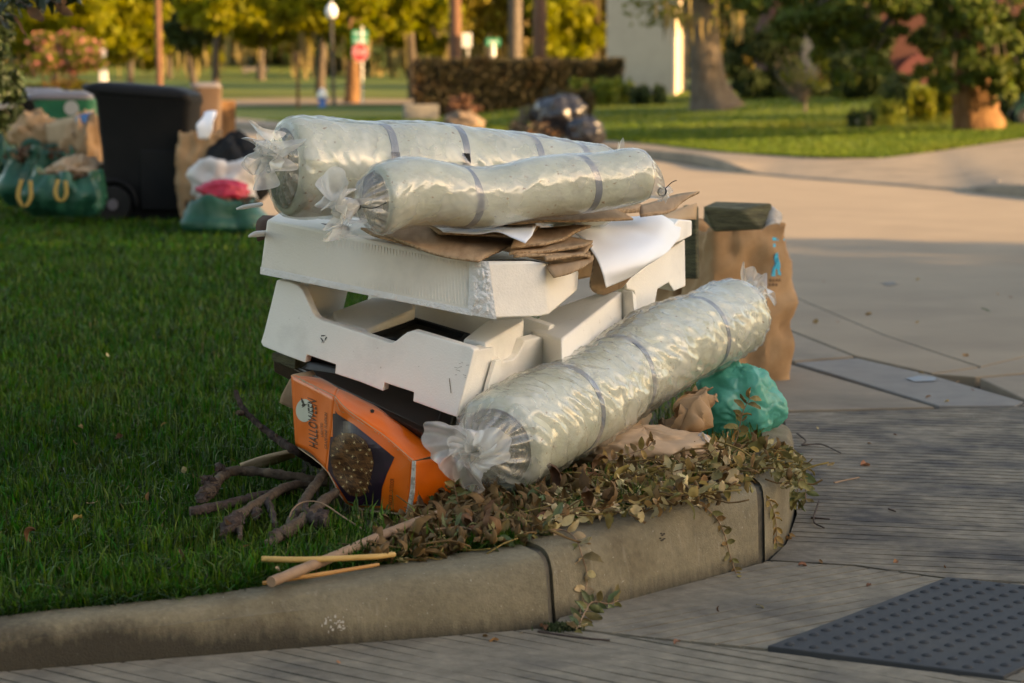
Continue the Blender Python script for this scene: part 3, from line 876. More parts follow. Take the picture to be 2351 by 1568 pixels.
    for end, tie, tdir, tl, tr in ends:
        tie = V(*tie); tip = V(*tdir)
        ax = (tip - tie).normalized()
        u = ax.orthogonal().normalized(); w_ = ax.cross(u)
        TS = 150
        parts_ = []
        for layer, (kr, kl, ph) in enumerate(((1.0, 1.0, 0.0), (0.66, 0.85, 1.9), (0.30, 0.62, 6.1))):
            rr_ = []
            m = 30
            for k in range(m + 1):
                v = k / m
                ring = []
                for j in range(TS):
                    an = 2 * math.pi * j / TS
                    wob = 1.35 * noise.noise(Vector((math.cos(an) * 1.5, math.sin(an) * 1.5, seed + ph + v * 0.5))) + 0.42 * noise.noise(Vector((math.cos(an) * 3.2, math.sin(an) * 3.2, seed * 2 + ph + v))) + 0.08 * v * noise.noise(Vector((math.cos(an) * 9, math.sin(an) * 9, seed + ph)))
                    fan = nz((math.cos(an) * 1.6, math.sin(an) * 1.6, v * 1.2 + ph), 1, seed + 12)
                    rad_ = (lerp(0.011, tr * kr, (v ** 0.9)) if layer < 2 else 0.011 + tr * 0.34 * math.sin(math.pi * min(1, v)) * (1 - 0.2 * v) - 0.009 * v) * (1 + 0.62 * wob * sstep(0.0, 0.55, v)) * (1 + 0.45 * fan * v)
                    ln = kl * tl * (v ** 0.85) * (1 + 0.3 * nz((math.cos(an) * 1.7, math.sin(an) * 1.7, 1 + ph), 1, seed + 20) * v) - tl * 0.9 * max(0, v - 0.45) ** 1.2 * (1 + 1.6 * noise.noise(Vector((math.cos(an) * 2.5, math.sin(an) * 2.5, seed + ph))))
                    ln += tl * 0.11 * v * math.sin(an * 5 + 3 * noise.noise(Vector((math.cos(an) * 2, math.sin(an) * 2, seed))) + ph * 2)
                    ring.append(tie + ax * ln + (u * math.cos(an + 0.7 * v) + w_ * math.sin(an + 0.7 * v)) * max(0.002, rad_))
                rr_.append(ring)
            parts_.append(loft(rr_, False, False))
        te = mk('tied_end', *join(*parts_), M['film_milky'], root, smooth=180)
        tp = [tie + (u * math.cos(x) + w_ * math.sin(x)) * 0.0125 for x in np.linspace(0, 6.28, 14)]
        tail = [tie + (u * 1.0) * 0.0125, tie + u * 0.04 + w_ * 0.01 - ax * 0.02, tie + u * 0.055 + w_ * 0.03 - ax * 0.05]
        mk('cable_tie', *join(tube(tp, [0.0022], 30, 6), tube([Vector(x) for x in tail], [0.0014], 10, 5)), M['black'], te)
    return root
# back roll, on top of the cardboard
make_roll('thickest clear-bagged foam roll, behind the other one on top of the pile', [(652, 388, 6.75), (1010, 393, 6.98), (1385, 420, 7.25)], [0.132, 0.129, 0.125, 0.122],
          [(0, (655, 358, 6.60), (575, 352, 6.50), 0.145, 0.080), (1, (1425, 400, 7.42), (1425, 300, 7.46), 0.10, 0.05)], [0.30, 0.52, 0.75, 0.90], 1.3, 0.6,
          buckles=((0.30, 1.18, 1.45), (0.52, 1.16, 1.46), (0.75, 1.12, 1.5), (0.90, 1.1, 1.5)))
make_roll('slimmer clear-bagged foam roll in front on top of the cardboard sheets', [(862, 457, 6.48), (1150, 437, 6.68), (1472, 410, 6.92)], [0.099, 0.086, 0.080, 0.084, 0.076],
          [(0, (822, 468, 6.34), (740, 496, 6.28), 0.135, 0.072), (1, (1520, 440, 7.03), (1535, 452, 7.08), 0.03, 0.02)], [0.36, 0.80], 4.1, 0.5)
make_roll('clear-bagged foam roll leaning down to the kerb in front of the white foam', [(1142, 1032, 6.45), (1415, 874, 7.05), (1688, 722, 7.75)], [0.131, 0.129, 0.126, 0.122],
          [(0, (1092, 1038, 6.27), (1040, 1046, 6.14), 0.09, 0.085), (1, (1728, 690, 7.88), (1745, 650, 7.95), 0.10, 0.06)], [0.27, 0.52, 0.83], 7.7, 1.5)

# ---- upper polystyrene tray with the broken corner
upper = thing('polystyrene_tray', 'white ribbed polystyrene tray with a broken corner, topmost of the foam', 'foam packaging', V(860, 680, 6.8), 'white polystyrene packaging')
ub = [V(597, 627, 6.95), V(1108, 727, 6.50), V(1132, 732, 6.49), V(1240, 729, 6.56), V(1262, 722, 6.58), V(1326, 668, 6.90)]
ut = [V(613, 504, 6.98), V(1098, 601, 6.52), V(1122, 603, 6.51), V(1218, 600, 6.58), V(1250, 603, 6.60), V(1330, 622, 6.92)]
bk = Vector((0.05, 0.62, 0.03))
ub.append(ub[0] + bk); ut.append(ut[0] + bk)
mk('tray_body', *prism(ub, ut), M['eps_bead'], upper, smooth=30, mods=(('bevel', 0.007, 2),))
# broken corner crust
def crust(c00, c10, c01, c11, nu, nv, amp, seed, out):
    vs, fs = [], []
    for j in range(nv):
        for i in range(nu):
            u, v = i / (nu - 1), j / (nv - 1)
            p = (c00.lerp(c10, u)).lerp(c01.lerp(c11, u), v)
            e = min(1, 5 * min(u, 1 - u)) * min(1, 6 * min(v + .05, 1.05 - v))
            p = p + out * (amp * e * (0.15 + 0.9 * abs(nz(p, 34, seed)) + 0.6 * abs(nz(p, 80, seed))))
            vs.append(p)
    for j in range(nv - 1):
        for i in range(nu - 1):
            k = j * nu + i
            fs.append((k, k + 1, k + nu + 1, k + nu))
    return vs, fs
mk('broken_corner', *crust(V(1074, 721, 6.52), V(1140, 734, 6.485), V(1078, 596, 6.535), V(1122, 600, 6.505), 26, 40, 0.015, 3, Vector((0.1, -1, 0.05))), M['eps_rough'], upper, smooth=20)
mk('broken_edge', *crust(V(597, 629, 6.94), V(1085, 725, 6.51), V(598, 612, 6.945), V(1085, 711, 6.515), 150, 7, 0.006, 8, Vector((0.0, -1, -0.2))), M['eps_rough'], upper, smooth=20)
# faint vertical ribs of the mould
ribs = []
for k in range(46):
    t = 0.30 + 0.66 * k / 46
    q0, q1 = ub[0].lerp(ub[1], t), ut[0].lerp(ut[1], t)
    lo_, hi_ = q0.lerp(q1, 0.14), q0.lerp(q1, 0.93)
    s = (ub[1] - ub[0]).normalized() * 0.0028
    o = Vector((-0.35, -0.9, 0)) * 0.0030
    ribs.append(prism([lo_ - s + o * -0.5, lo_ + o, lo_ + s + o * -0.5], [hi_ - s + o * -0.5, hi_ + o, hi_ + s + o * -0.5]))
mk('mould_ribs', *join(*ribs), M['eps_bead'], upper, smooth=0)
mk('dark_liner', *prism([p.lerp(V(1000, 640, 6.8), 0.06) + Vector((0, 0.03, 0.0)) for p in ut], [p.lerp(V(1000, 640, 6.8), 0.06) + Vector((0, 0.03, 0.006)) for p in ut]), M['black'], upper, smooth=0)

# ---- lower polystyrene tray with cut-outs
lower = thing('polystyrene_tray', 'white polystyrene tray with stepped cut-outs in its front wall, under the ribbed one', 'foam packaging', V(850, 800, 6.8), 'white polystyrene packaging')
def fd(zx, zy): return 6.98 - (zx - 135 + (zy - 480) * 0.16) / 1210 * 0.50
fo = [(232, 98), (300, 112), (345, 130), (372, 158), (388, 195), (410, 245), (428, 284), (443, 308), (470, 326), (510, 340), (690, 398), (850, 452), (880, 459), (905, 446), (940, 418), (966, 399), (1000, 388), (1060, 405), (1290, 474), (1330, 484), (1350, 500),
      (1302, 690), (1250, 882), (1190, 862), (1000, 792), (1005, 740), (880, 700), (838, 686), (830, 734), (700, 682), (555, 634), (560, 582), (395, 526), (386, 572), (260, 526), (145, 478), (133, 455), (150, 400), (190, 240), (222, 105)]
fp = [V(*Z5(x, y), fd(x, y)) for x, y in fo]
FR_ = V(*Z5(1255, 880), 6.48); FL_ = V(*Z5(135, 475), 6.98)
bvec = V(*Z5(1728, 688), 7.02) - FR_
cvec = V(*Z5(1348, 500), 6.49) - FR_
avec = FL_ - FR_
wall = bvec.normalized() * 0.036
mk('front_wall', *prism(fp, [p + wall for p in fp]), M['eps'], lower, smooth=30, mods=(('bevel', 0.003, 2),))
def sd_(zx, zy): return 6.50 + 0.52 * (zx - (1348 - (zy - 500) * 90 / 380)) / 430
so = [(1362, 500), (1462, 482), (1466, 520), (1500, 545), (1512, 568), (1575, 553), (1600, 528), (1640, 446), (1720, 426), (1776, 440), (1750, 560), (1727, 688), (1560, 760), (1400, 812), (1268, 876)]
sp = [V(*Z5(x, y), sd_(x, y)) for x, y in so]
sidein = avec.normalized() * 0.036
mk('side_wall', *prism(sp, [p + sidein for p in sp]), M['eps'], lower, smooth=30, mods=(('bevel', 0.003, 2),))
ro = [(1440, 552), (1472, 548), (1448, 745), (1384, 762), (1395, 705)]
rp = [V(*Z5(x, y), sd_(x, y)) + Vector((0.005, -0.005, 0)) for x, y in ro]
mk('corner_rib', *prism(rp, [p + Vector((0.012, -0.012, 0)) for p in rp]), M['eps'], lower, smooth=0, mods=(('bevel', 0.003, 2),))
q = lambda i, j, k: FR_ + avec * i + bvec * j + cvec * k
mk('tray_floor', *frame_box(FR_, avec, bvec, cvec, 0.06, 0.97, 0.08, 0.97, 0.16, 0.30), M['eps'], lower, smooth=0)
mk('back_wall', *frame_box(FR_, avec, bvec, cvec, 0.0, 0.92, 0.93, 1.0, 0.1, 0.96), M['eps'], lower, smooth=0, mods=(('bevel', 0.004, 2),))
mk('side_wall', *frame_box(FR_, avec, bvec, cvec, 0.955, 1.0, 0.1, 0.75, 0.1, 0.93), M['eps'], lower, smooth=0, mods=(('bevel', 0.004, 2),))
# padding pieces lying in it
pad1 = mk('foam_insert', *prism([V(*Z5(x, y), d) for x, y, d in ((560, 372, 6.95), (742, 425, 6.86), (1010, 330, 7.12), (1012, 250, 7.30), (760, 250, 7.35), (540, 320, 7.1))],
     [V(*Z5(x, y), d) for x, y, d in ((560, 330, 6.95), (738, 386, 6.86), (1012, 262, 7.12), (1012, 200, 7.30), (760, 200, 7.35), (540, 280, 7.1))]), M['eps'], None, smooth=30, mods=(('bevel', 0.008, 3),),
     label='white foam block lying inside the stepped tray, left of the black frame', cat='foam packaging', group='white polystyrene packaging')
pad2 = mk('foam_insert', *prism([V(*Z5(x, y), d) for x, y, d in ((1288, 540, 6.68), (1420, 560, 6.60), (1580, 600, 6.88), (1630, 470, 7.0), (1450, 430, 7.0))],
     [V(*Z5(x, y), d) for x, y, d in ((1288, 432, 6.68), (1415, 458, 6.60), (1632, 330, 6.90), (1634, 318, 7.0), (1420, 330, 7.0))]), M['eps'], None, smooth=30, mods=(('bevel', 0.008, 3),),
     label='white foam block wedged in the right end of the stepped tray', cat='foam packaging', group='white polystyrene packaging')
# black frame in the tray
bf = thing('picture_frame', 'flat black frame lying inside the white foam tray', 'frame', V(*Z5(1000, 440), 6.85))
bo = [V(*Z5(x, y), d) for x, y, d in ((700, 455, 6.84), (1290, 505, 6.62), (1330, 440, 6.95), (1010, 344, 7.2))]
bc = sum(bo, Vector()) / 4
for i in range(4):
    p0, p1 = bo[i], bo[(i + 1) % 4]
    i0, i1 = p0.lerp(bc, 0.16), p1.lerp(bc, 0.16)
    up_ = Vector((0, 0, 0.018))
    mk('frame_rail', *prism([p0, p1, i1, i0], [p0 + up_, p1 + up_, i1 + up_, i0 + up_]), M['black'], bf, smooth=0, mods=(('bevel', 0.003, 2),))
mk('backing', *prism([p.lerp(bc, 0.15) for p in bo], [p.lerp(bc, 0.15) + Vector((0, 0, 0.005)) for p in bo]), M['black'], bf, smooth=0)

# recycling mark and scuffs on the front wall
ftree = bvh((fp, [tuple(range(len(fp)))]))
def decal(name, tree, polys, m, parent, off=0.0018, **kw):
    vs, fs = [], []
    for poly in polys:
        b0 = len(vs)
        pts = [onto(tree, x, y, off) for x, y in poly]
        if any(p is None for p in pts): continue
        vs += pts; fs.append(tuple(range(b0, b0 + len(pts))))
    if not vs: return None
    return mk(name, vs, fs, m, parent, smooth=0, **kw)
def text_tris(body):
    c = bpy.data.curves.new('txt', 'FONT'); c.body = body; c.size = 1.0; c.resolution_u = 3
    o = bpy.data.objects.new('txt', c); COL.objects.link(o)
    dg = bpy.context.evaluated_depsgraph_get()
    me = o.evaluated_get(dg).to_mesh()
    vs = [(v.co.x, v.co.y) for v in me.vertices]
    fs = [tuple(p.vertices) for p in me.polygons]
    o.evaluated_get(dg).to_mesh_clear()
    bpy.data.objects.remove(o); bpy.data.curves.remove(c)
    x0 = min(v[0] for v in vs); x1 = max(v[0] for v in vs); y0 = 0.0; y1 = max(v[1] for v in vs)
    return [((x - x0) / (x1 - x0), (y - y0) / (y1 - y0)) for x, y in vs], fs
def text_on(name, tree, body, o_, ex, ey, zm, m, parent, off=0.0022):
    """Lettering laid on a surface: o_ corner, ex end of baseline, ey top of first letter (picture points)."""
    uv, fs = text_tris(body)
    vs = []
    for u, v in uv:
        x = o_[0] + (ex[0] - o_[0]) * u + (ey[0] - o_[0]) * v
        y = o_[1] + (ex[1] - o_[1]) * u + (ey[1] - o_[1]) * v
        p = onto(tree, *(zm(x, y)), off)
        if p is None: return None
        vs.append(p)
    return mk(name, vs, fs, m, parent, smooth=0)
cx, cy = 493, 430
arrows = []
for k in range(3):
    a0 = R(90 + 120 * k)
    pts = []
    for r_, da in ((20, -38), (13, -30), (9, 20), (12, 32), (15, 62), (21, 40), (17, 22)):
        pts.append(Z5(cx + r_ * math.cos(a0 + R(da)), cy - r_ * math.sin(a0 + R(da))))
    arrows.append(pts)
mk_rec = decal('recycling_mark', ftree, arrows, M['print_black'], lower)
text_on('print_lettering', ftree, 'PP', (483, 460), (499, 461), (483, 449), Z5, M['print_black'], lower)
sc = []
rs_ = random.Random(4)
for k in range(22):
    x, y = 1235 + rs_.uniform(0, 170), 560 + rs_.uniform(0, 125)
    l = rs_.uniform(6, 24); an = rs_.uniform(-0.3, 0.4)
    sc.append([Z5(x, y), Z5(x + l * math.cos(an), y + l * math.sin(an)), Z5(x + l * math.cos(an), y + l * math.sin(an) + 2), Z5(x, y + 1.5)])
sc.append([Z5(1208, 660), Z5(1212, 660), Z5(1222, 745), Z5(1218, 745)])
decal('scuff_marks', ftree, sc, mat('scuff_dirt', (0.16, 0.12, 0.08), None, 0.9), lower, kind='stuff')

# ---- polystyrene blocks at the right
mk('foam_block', *prism([V(*Z6(x, y), d) for x, y, d in ((520, 908, 7.02), (614, 884, 6.80), (884, 690, 7.35), (800, 690, 7.6), (540, 800, 7.3))],
    [V(*Z6(x, y), d) for x, y, d in ((443, 682, 7.08), (612, 736, 6.82), (884, 520, 7.40), (800, 520, 7.65), (560, 600, 7.35))]), M['eps'], None, smooth=30, mods=(('bevel', 0.008, 3),),
    label='long white foam block between the two trays and the leaning roll', cat='foam packaging', group='white polystyrene packaging')
mk('foam_post', *prism([V(*Z6(x, y), d) for x, y, d in ((880, 684, 7.38), (945, 686, 7.32), (962, 668, 7.40), (900, 660, 7.5))],
    [V(*Z6(x, y), d) for x, y, d in ((880, 520, 7.40), (930, 515, 7.34), (945, 540, 7.40), (890, 510, 7.5))]), M['eps'], None, smooth=30, mods=(('bevel', 0.006, 2),),
    label='short upright white foam post below the curled white poster', cat='foam packaging', group='white polystyrene packaging')
tall = thing('foam_end_cap', 'tall white foam end cap with a notch, rightmost of the foam', 'foam packaging', V(*Z6(1050, 520), 7.6), 'white polystyrene packaging')
to = [(900, 480), (1000, 400), (1165, 288), (1168, 498), (1115, 522), (1092, 482), (1042, 512), (1028, 596), (955, 648), (938, 520), (905, 512)]
tp_ = [V(*Z6(x, y), 7.42 + (x - 880) / 300 * 0.42) for x, y in to]
mk('notched_wall', *prism(tp_, [p + Vector((-0.05, 0.12, 0.0)) for p in tp_]), M['eps'], tall, smooth=30, mods=(('bevel', 0.004, 2),))
lo_ = [(1100, 240), (1140, 200), (1197, 204), (1196, 272), (1140, 300), (1090, 320)]
lp_ = [V(*Z6(x, y), 7.55 + (x - 1090) / 100 * 0.25) for x, y in lo_]
mk('rim', *prism(lp_, [p + Vector((-0.10, 0.2, 0.0)) for p in lp_]), M['eps'], tall, smooth=30, mods=(('bevel', 0.005, 2),))
# fillers added underneath against daylight; the black one stands in for deep shade
mk('gap_filler', *prism([V(700, 935, 7.15), V(1010, 1000, 6.78), V(1240, 900, 7.1), V(1330, 850, 7.45), V(900, 840, 7.6)], [V(690, 860, 7.15), V(1015, 960, 6.78), V(1245, 866, 7.1), V(1330, 815, 7.45), V(900, 780, 7.6)]), M['black'], None, smooth=0,
   label='black filler standing in for the dark gap under the lower white foam tray', cat='tray')
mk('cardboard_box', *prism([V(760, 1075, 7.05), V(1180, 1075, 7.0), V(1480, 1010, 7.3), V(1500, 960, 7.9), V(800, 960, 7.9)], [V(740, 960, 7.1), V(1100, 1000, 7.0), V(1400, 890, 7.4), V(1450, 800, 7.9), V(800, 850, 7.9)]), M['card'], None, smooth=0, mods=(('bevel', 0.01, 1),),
   label='brown cardboard box added as filler in the gap under the foam trays', cat='box')
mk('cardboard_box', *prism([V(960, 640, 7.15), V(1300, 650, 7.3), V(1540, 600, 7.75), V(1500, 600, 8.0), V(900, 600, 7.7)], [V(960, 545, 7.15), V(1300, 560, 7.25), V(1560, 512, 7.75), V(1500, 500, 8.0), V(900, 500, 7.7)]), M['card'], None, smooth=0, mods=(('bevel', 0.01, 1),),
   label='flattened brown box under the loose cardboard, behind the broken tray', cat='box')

# ---- dark framed panel under the lower tray
pn = thing('framed_panel', 'dark brown framed panel propped under the white stepped tray', 'panel', V(820, 930, 6.9))
pc = [V(628, 838, 7.02), V(1022, 1036, 6.52), V(1060, 905, 6.98), V(668, 815, 7.30)]
pu = Vector((0, -0.01, 0.022))
cc_ = sum(pc, Vector()) / 4
for i in range(4):
    p0, p1 = pc[i], pc[(i + 1) % 4]
    i0, i1 = p0 + (pc[(i + 3) % 4] - p0).normalized() * 0.05 + (p1 - p0).normalized() * 0.05, p1 + (pc[(i + 2) % 4] - p1).normalized() * 0.05 - (p1 - p0).normalized() * 0.05
    mk('frame_rail', *prism([p0 - pu, p1 - pu, i1 - pu, i0 - pu], [p0 + pu, p1 + pu, i1 + pu, i0 + pu]), M['dark_wood'], pn, smooth=0, mods=(('bevel', 0.004, 2),))
mk('panel', *prism([p.lerp(cc_, 0.1) - pu * 0.3 for p in pc], [p.lerp(cc_, 0.1) + pu * 0.3 for p in pc]), M['grey_panel'], pn, smooth=0)
mk('wood_beam', *prism([V(*Z5(x, y), d) for x, y, d in ((200, 562, 6.98), (326, 612, 6.9), (420, 600, 7.2), (300, 560, 7.3))], [V(*Z5(x, y), d) for x, y, d in ((196, 512, 6.98), (332, 546, 6.9), (420, 540, 7.2), (300, 500, 7.3))]), M['mulch'], None, smooth=0, mods=(('bevel', 0.004, 2),),
   label='weathered dark wood beam end sticking out under the left of the stepped tray', cat='wood')

# ---- loose cardboard and paper on top of the foam
CB = 'cardboard sheets on top of the foam'
def card(label, ctrl, nu=14, nv=8, th=0.006, m='card', amp=0.006, seed=0, name='cardboard_sheet', cat='cardboard', group=CB, edge='card_edge'):
    vs, fs = sheet(ctrl, nu, nv, amp, 7, seed)
    o = mk(name, vs, fs, [M[m], M[m], M[edge]], None, smooth=50, mods=(('solid', th, 1, 2),), label=label, cat=cat, group=group)
    return o
def zr(zm, *pts): return [(*zm(x, y), d) for x, y, d in pts]
card('broad brown cardboard sheet hanging over the front edge of the broken tray', [zr(Z4, (740, 590, 6.75), (1010, 555, 6.9), (1200, 575, 6.95), (1450, 628, 6.85)), zr(Z4, (830, 612, 6.6), (1000, 610, 6.72), (1150, 640, 6.7), (1370, 665, 6.68)), zr(Z4, (985, 665, 6.52), (1060, 690, 6.50), (1130, 706, 6.48), (1250, 726, 6.47))], seed=1)
card('narrow brown cardboard flap folded down just under the slimmer roll', [zr(Z4, (700, 570, 6.75), (850, 585, 6.75), (1005, 630, 6.7)), zr(Z4, (770, 605, 6.6), (880, 635, 6.58), (1000, 664, 6.56))], 12, 5, seed=2)
card('long brown cardboard sheet right under the slimmer roll', [zr(Z4, (1050, 530, 6.95), (1400, 500, 7.1), (1700, 470, 7.25), (2015, 462, 7.4)), zr(Z4, (1130, 540, 6.7), (1400, 532, 6.8), (1700, 505, 6.95), (2010, 486, 7.2))], 20, 6, 0.012, seed=3)
card('brown cardboard corner sticking out below the slimmer roll, its end cut square', [zr(Z4, (1300, 525, 6.9), (1600, 500, 7.0), (1890, 474, 7.1)), zr(Z4, (1400, 545, 6.76), (1700, 532, 6.85), (1975, 524, 6.98))], 14, 6, 0.005, seed=4)
card('brown cardboard flap tilted up beyond the right end of the slimmer roll', [zr(Z4, (2000, 470, 7.35), (2150, 425, 7.5), (2285, 396, 7.6)), zr(Z4, (2010, 512, 7.25), (2120, 500, 7.3), (2170, 478, 7.4))], 12, 6, 0.007, seed=5)
for k, (lb, pts) in enumerate([
        ('brown cardboard layer with a frayed edge, topmost of the ragged stack by the poster', [(1500, 560, 6.95), (1780, 570, 7.0), (1400, 655, 6.62), (1570, 648, 6.66)]),
        ('brown cardboard layer second from the top of the ragged stack by the poster', [(1480, 600, 6.9), (1790, 625, 6.95), (1390, 680, 6.58), (1765, 655, 6.72)]),
        ('crumpled brown cardboard layer in the middle of the ragged stack by the poster', [(1500, 640, 6.9), (1790, 655, 6.95), (1420, 700, 6.57), (1750, 690, 6.68)]),
        ('brown cardboard layer lowest in the ragged stack by the poster', [(1520, 660, 6.9), (1790, 670, 6.95), (1560, 722, 6.55), (1770, 702, 6.68)])]):
    a_, b_, c_, d_ = pts
    mid = lambda p, q_, t: tuple(lerp(p[i], q_[i], t) for i in range(3))
    card(lb, [zr(Z4, a_, mid(a_, b_, .5), b_), zr(Z4, mid(a_, c_, .5), mid(mid(a_, b_, .5), mid(c_, d_, .5), .5), mid(b_, d_, .5)), zr(Z4, c_, mid(c_, d_, .5), d_)], 22, 10, 0.008, amp=0.014, seed=6 + k)
card('brown cardboard tongue drooping below the ragged stack over the tray end', [zr(Z4, (1580, 735, 6.62), (1690, 725, 6.65), (1790, 700, 6.75)), zr(Z4, (1575, 752, 6.58), (1690, 750, 6.6), (1790, 722, 6.7)), zr(Z4, (1605, 797, 6.55), (1680, 778, 6.57), (1740, 752, 6.62))], 12, 7, 0.005, seed=11, amp=0.004)
card('brown cardboard curled under the big white poster', [zr(Z6, (690, 285, 7.02), (800, 275, 7.17), (960, 262, 7.32)), zr(Z6, (752, 365, 6.95), (830, 360, 7.0), (960, 352, 7.1)), zr(Z6, (755, 420, 6.93), (830, 430, 6.98), (940, 420, 7.02)), zr(Z6, (745, 500, 6.95), (800, 522, 7.0), (880, 500, 7.04)), zr(Z6, (775, 532, 7.02), (820, 530, 7.05), (900, 480, 7.08))], 16, 18, 0.006, seed=12, amp=0.008)
o = card('large white poster sheet curling down over the right of the pile', [zr(Z6, (560, 226, 7.1), (740, 205, 7.3), (935, 184, 7.45), (1060, 181, 7.6), (1147, 236, 7.68)),
      zr(Z6, (690, 272, 7.0), (800, 262, 7.15), (960, 248, 7.3), (1070, 245, 7.42), (1135, 285, 7.52)),
      zr(Z6, (758, 355, 6.9), (850, 345, 6.96), (960, 335, 7.06), (1040, 325, 7.2), (1100, 335, 7.32)),
      zr(Z6, (792, 435, 6.86), (860, 425, 6.9), (930, 405, 6.96), (995, 390, 7.05), (1040, 378, 7.15)),
      zr(Z6, (812, 506, 6.88), (855, 487, 6.93), (900, 463, 6.98), (950, 433, 7.05), (985, 410, 7.12))], 40, 36, 0.0025, 'white_paper', 0.004, 13, 'poster_sheet', 'poster', 'white poster sheets', 'white_paper')
o = card('small white poster scrap with a pointed corner, under the slimmer roll', [zr(Z4, (1010, 530, 7.0), (1250, 528, 7.0), (1518, 545, 7.0)), zr(Z4, (1040, 552, 6.8), (1220, 560, 6.8), (1360, 570, 6.75), (1515, 575, 6.75)), zr(Z4, (1080, 585, 6.66), (1240, 588, 6.65), (1330, 580, 6.62), (1410, 610, 6.55), (1475, 638, 6.52))], 26, 12, 0.0025, 'white_paper', 0.007, 14, 'poster_sheet', 'poster', 'white poster sheets', 'white_paper')
card('brown cardboard sheet lying under the small white poster scrap', [zr(Z4, (1000, 545, 6.95), (1250, 540, 6.95), (1540, 560, 6.98)), zr(Z4, (1060, 592, 6.7), (1240, 600, 6.68), (1480, 612, 6.68))], 14, 6, 0.005, seed=16)
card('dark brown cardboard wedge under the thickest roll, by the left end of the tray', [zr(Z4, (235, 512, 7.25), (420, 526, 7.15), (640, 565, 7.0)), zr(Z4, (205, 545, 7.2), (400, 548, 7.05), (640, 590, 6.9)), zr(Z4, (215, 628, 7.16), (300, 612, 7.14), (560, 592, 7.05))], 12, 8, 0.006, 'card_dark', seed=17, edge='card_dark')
M['white_plastic'] = mat('white_plastic', (0.72, 0.69, 0.64), None, 0.4)
mk('plastic_knife', *tube([V(*Z4(112, 478), 6.82), V(*Z4(150, 468), 6.83), V(*Z4(230, 455), 6.9)], [0.003, 0.0065, 0.006], 10, 8), M['white_plastic'], label='white plastic stick poking out under the thickest roll', cat='stick')
mk('plastic_scrap', *tube([V(*Z4(170, 606), 6.92), V(*Z4(200, 596), 6.94), V(*Z4(260, 590), 7.0)], [0.003, 0.009, 0.008], 10, 8), M['white_plastic'], label='pale plastic scrap poking out beside the left corner of the broken tray', cat='scrap')

# ---- orange box
ob = thing('cardboard_box', 'crushed orange Halloween box with a pumpkin picture, on the grass', 'box', V(940, 1180, 6.4))
def zc(*pts): return [(*Z7(x, y), d) for x, y, d in pts]
pa_ctrl = [zc((812, 2, 6.78), (960, 72, 6.64), (1116, 150, 6.50)), zc((826, 250, 6.77), (960, 330, 6.64), (1092, 400, 6.51)), zc((842, 492, 6.76), (950, 545, 6.65), (1054, 656, 6.53))]
pb_ctrl = [zc((1116, 150, 6.50), (1200, 240, 6.46), (1345, 345, 6.41), (1480, 440, 6.38), (1662, 600, 6.34)), zc((1092, 400, 6.51), (1180, 480, 6.46), (1300, 600, 6.42), (1450, 680, 6.38), (1650, 760, 6.345)), zc((1054, 656, 6.53), (1130, 790, 6.50), (1215, 905, 6.47), (1400, 925, 6.42), (1630, 976, 6.35))]
tpa_ctrl = [zc((1000, 14, 6.95), (1070, 50, 6.90), (1140, 92, 6.86)), zc((900, 8, 6.86), (1010, 58, 6.76), (1125, 118, 6.66)), zc((812, 2, 6.78), (960, 72, 6.64), (1116, 150, 6.50))]
tpb_ctrl = [zc((1140, 92, 6.86), (1280, 160, 6.79), (1420, 232, 6.72), (1640, 390, 6.62), (1856, 548, 6.55)), zc((1125, 118, 6.66), (1250, 192, 6.60), (1400, 270, 6.54), (1560, 420, 6.48), (1760, 574, 6.44)), zc((1116, 150, 6.50), (1200, 240, 6.46), (1345, 345, 6.41), (1480, 440, 6.38), (1662, 600, 6.34))]
en_ctrl = [zc((1664, 600, 6.34), (1780, 585, 6.42), (1940, 560, 6.56)), zc((1668, 780, 6.335), (1810, 740, 6.42), (1990, 700, 6.58)), zc((1634, 976, 6.35), (1800, 925, 6.44), (2050, 840, 6.62))]
bx_parts = []
def facing(vs, fs):                  # outward (printed) side towards the open lawn side
    n = sum(((vs[f[1]] - vs[f[0]]).cross(vs[f[2]] - vs[f[0]]) for f in fs), Vector())
    c = sum(vs, Vector()) / len(vs)
    return fs if n.dot(Vector((0, 0, 1.3)) - c) > 0 else [tuple(reversed(f)) for f in fs]
for nm, ctrl, nu, nv, am, sd2 in (('front_panel', pa_ctrl, 16, 16, 0.004, 1), ('front_panel', pb_ctrl, 36, 26, 0.010, 2), ('top_panel', tpa_ctrl, 16, 10, 0.006, 3), ('top_panel', tpb_ctrl, 36, 10, 0.009, 5), ('end_panel', en_ctrl, 16, 16, 0.008, 4)):
    vs, fs = sheet(ctrl, nu, nv, am, 14, sd2, True)
    bx_parts.append((vs, fs))
    fs = facing(vs, fs)
    mk(nm, vs, fs, [M['orange'], M['card_pale']], ob, smooth=55, mods=(('solid', 0.003, 1, 1),))
M['white_flute'] = mat('white_fluted_edge', (0.55, 0.52, 0.45), (0.30, 0.27, 0.22), 0.9, sc=60, lo=0.45, hi=0.55)
mk('torn_flap', *sheet([zc((1655, 602, 6.33), (1678, 600, 6.325)), zc((1640, 800, 6.325), (1672, 790, 6.32)), zc((1606, 970, 6.335), (1640, 978, 6.33))], 5, 14, 0.002, 20, 3), M['white_flute'], ob, mods=(('solid', 0.004),))
mk('inner_flap', *sheet([zc((818, -2, 6.80), (960, -30, 6.95)), zc((880, 22, 6.80), (985, 12, 6.94))], 6, 4), M['card_pale'], ob, mods=(('solid', 0.003),))
mk('back_panel', *sheet([zc((1000, 14, 6.95), (1420, 232, 6.72), (1856, 548, 6.55)), zc((900, 500, 7.0), (1420, 800, 6.9), (1950, 860, 6.75))], 10, 6), M['card_pale'], ob, mods=(('solid', 0.003),))
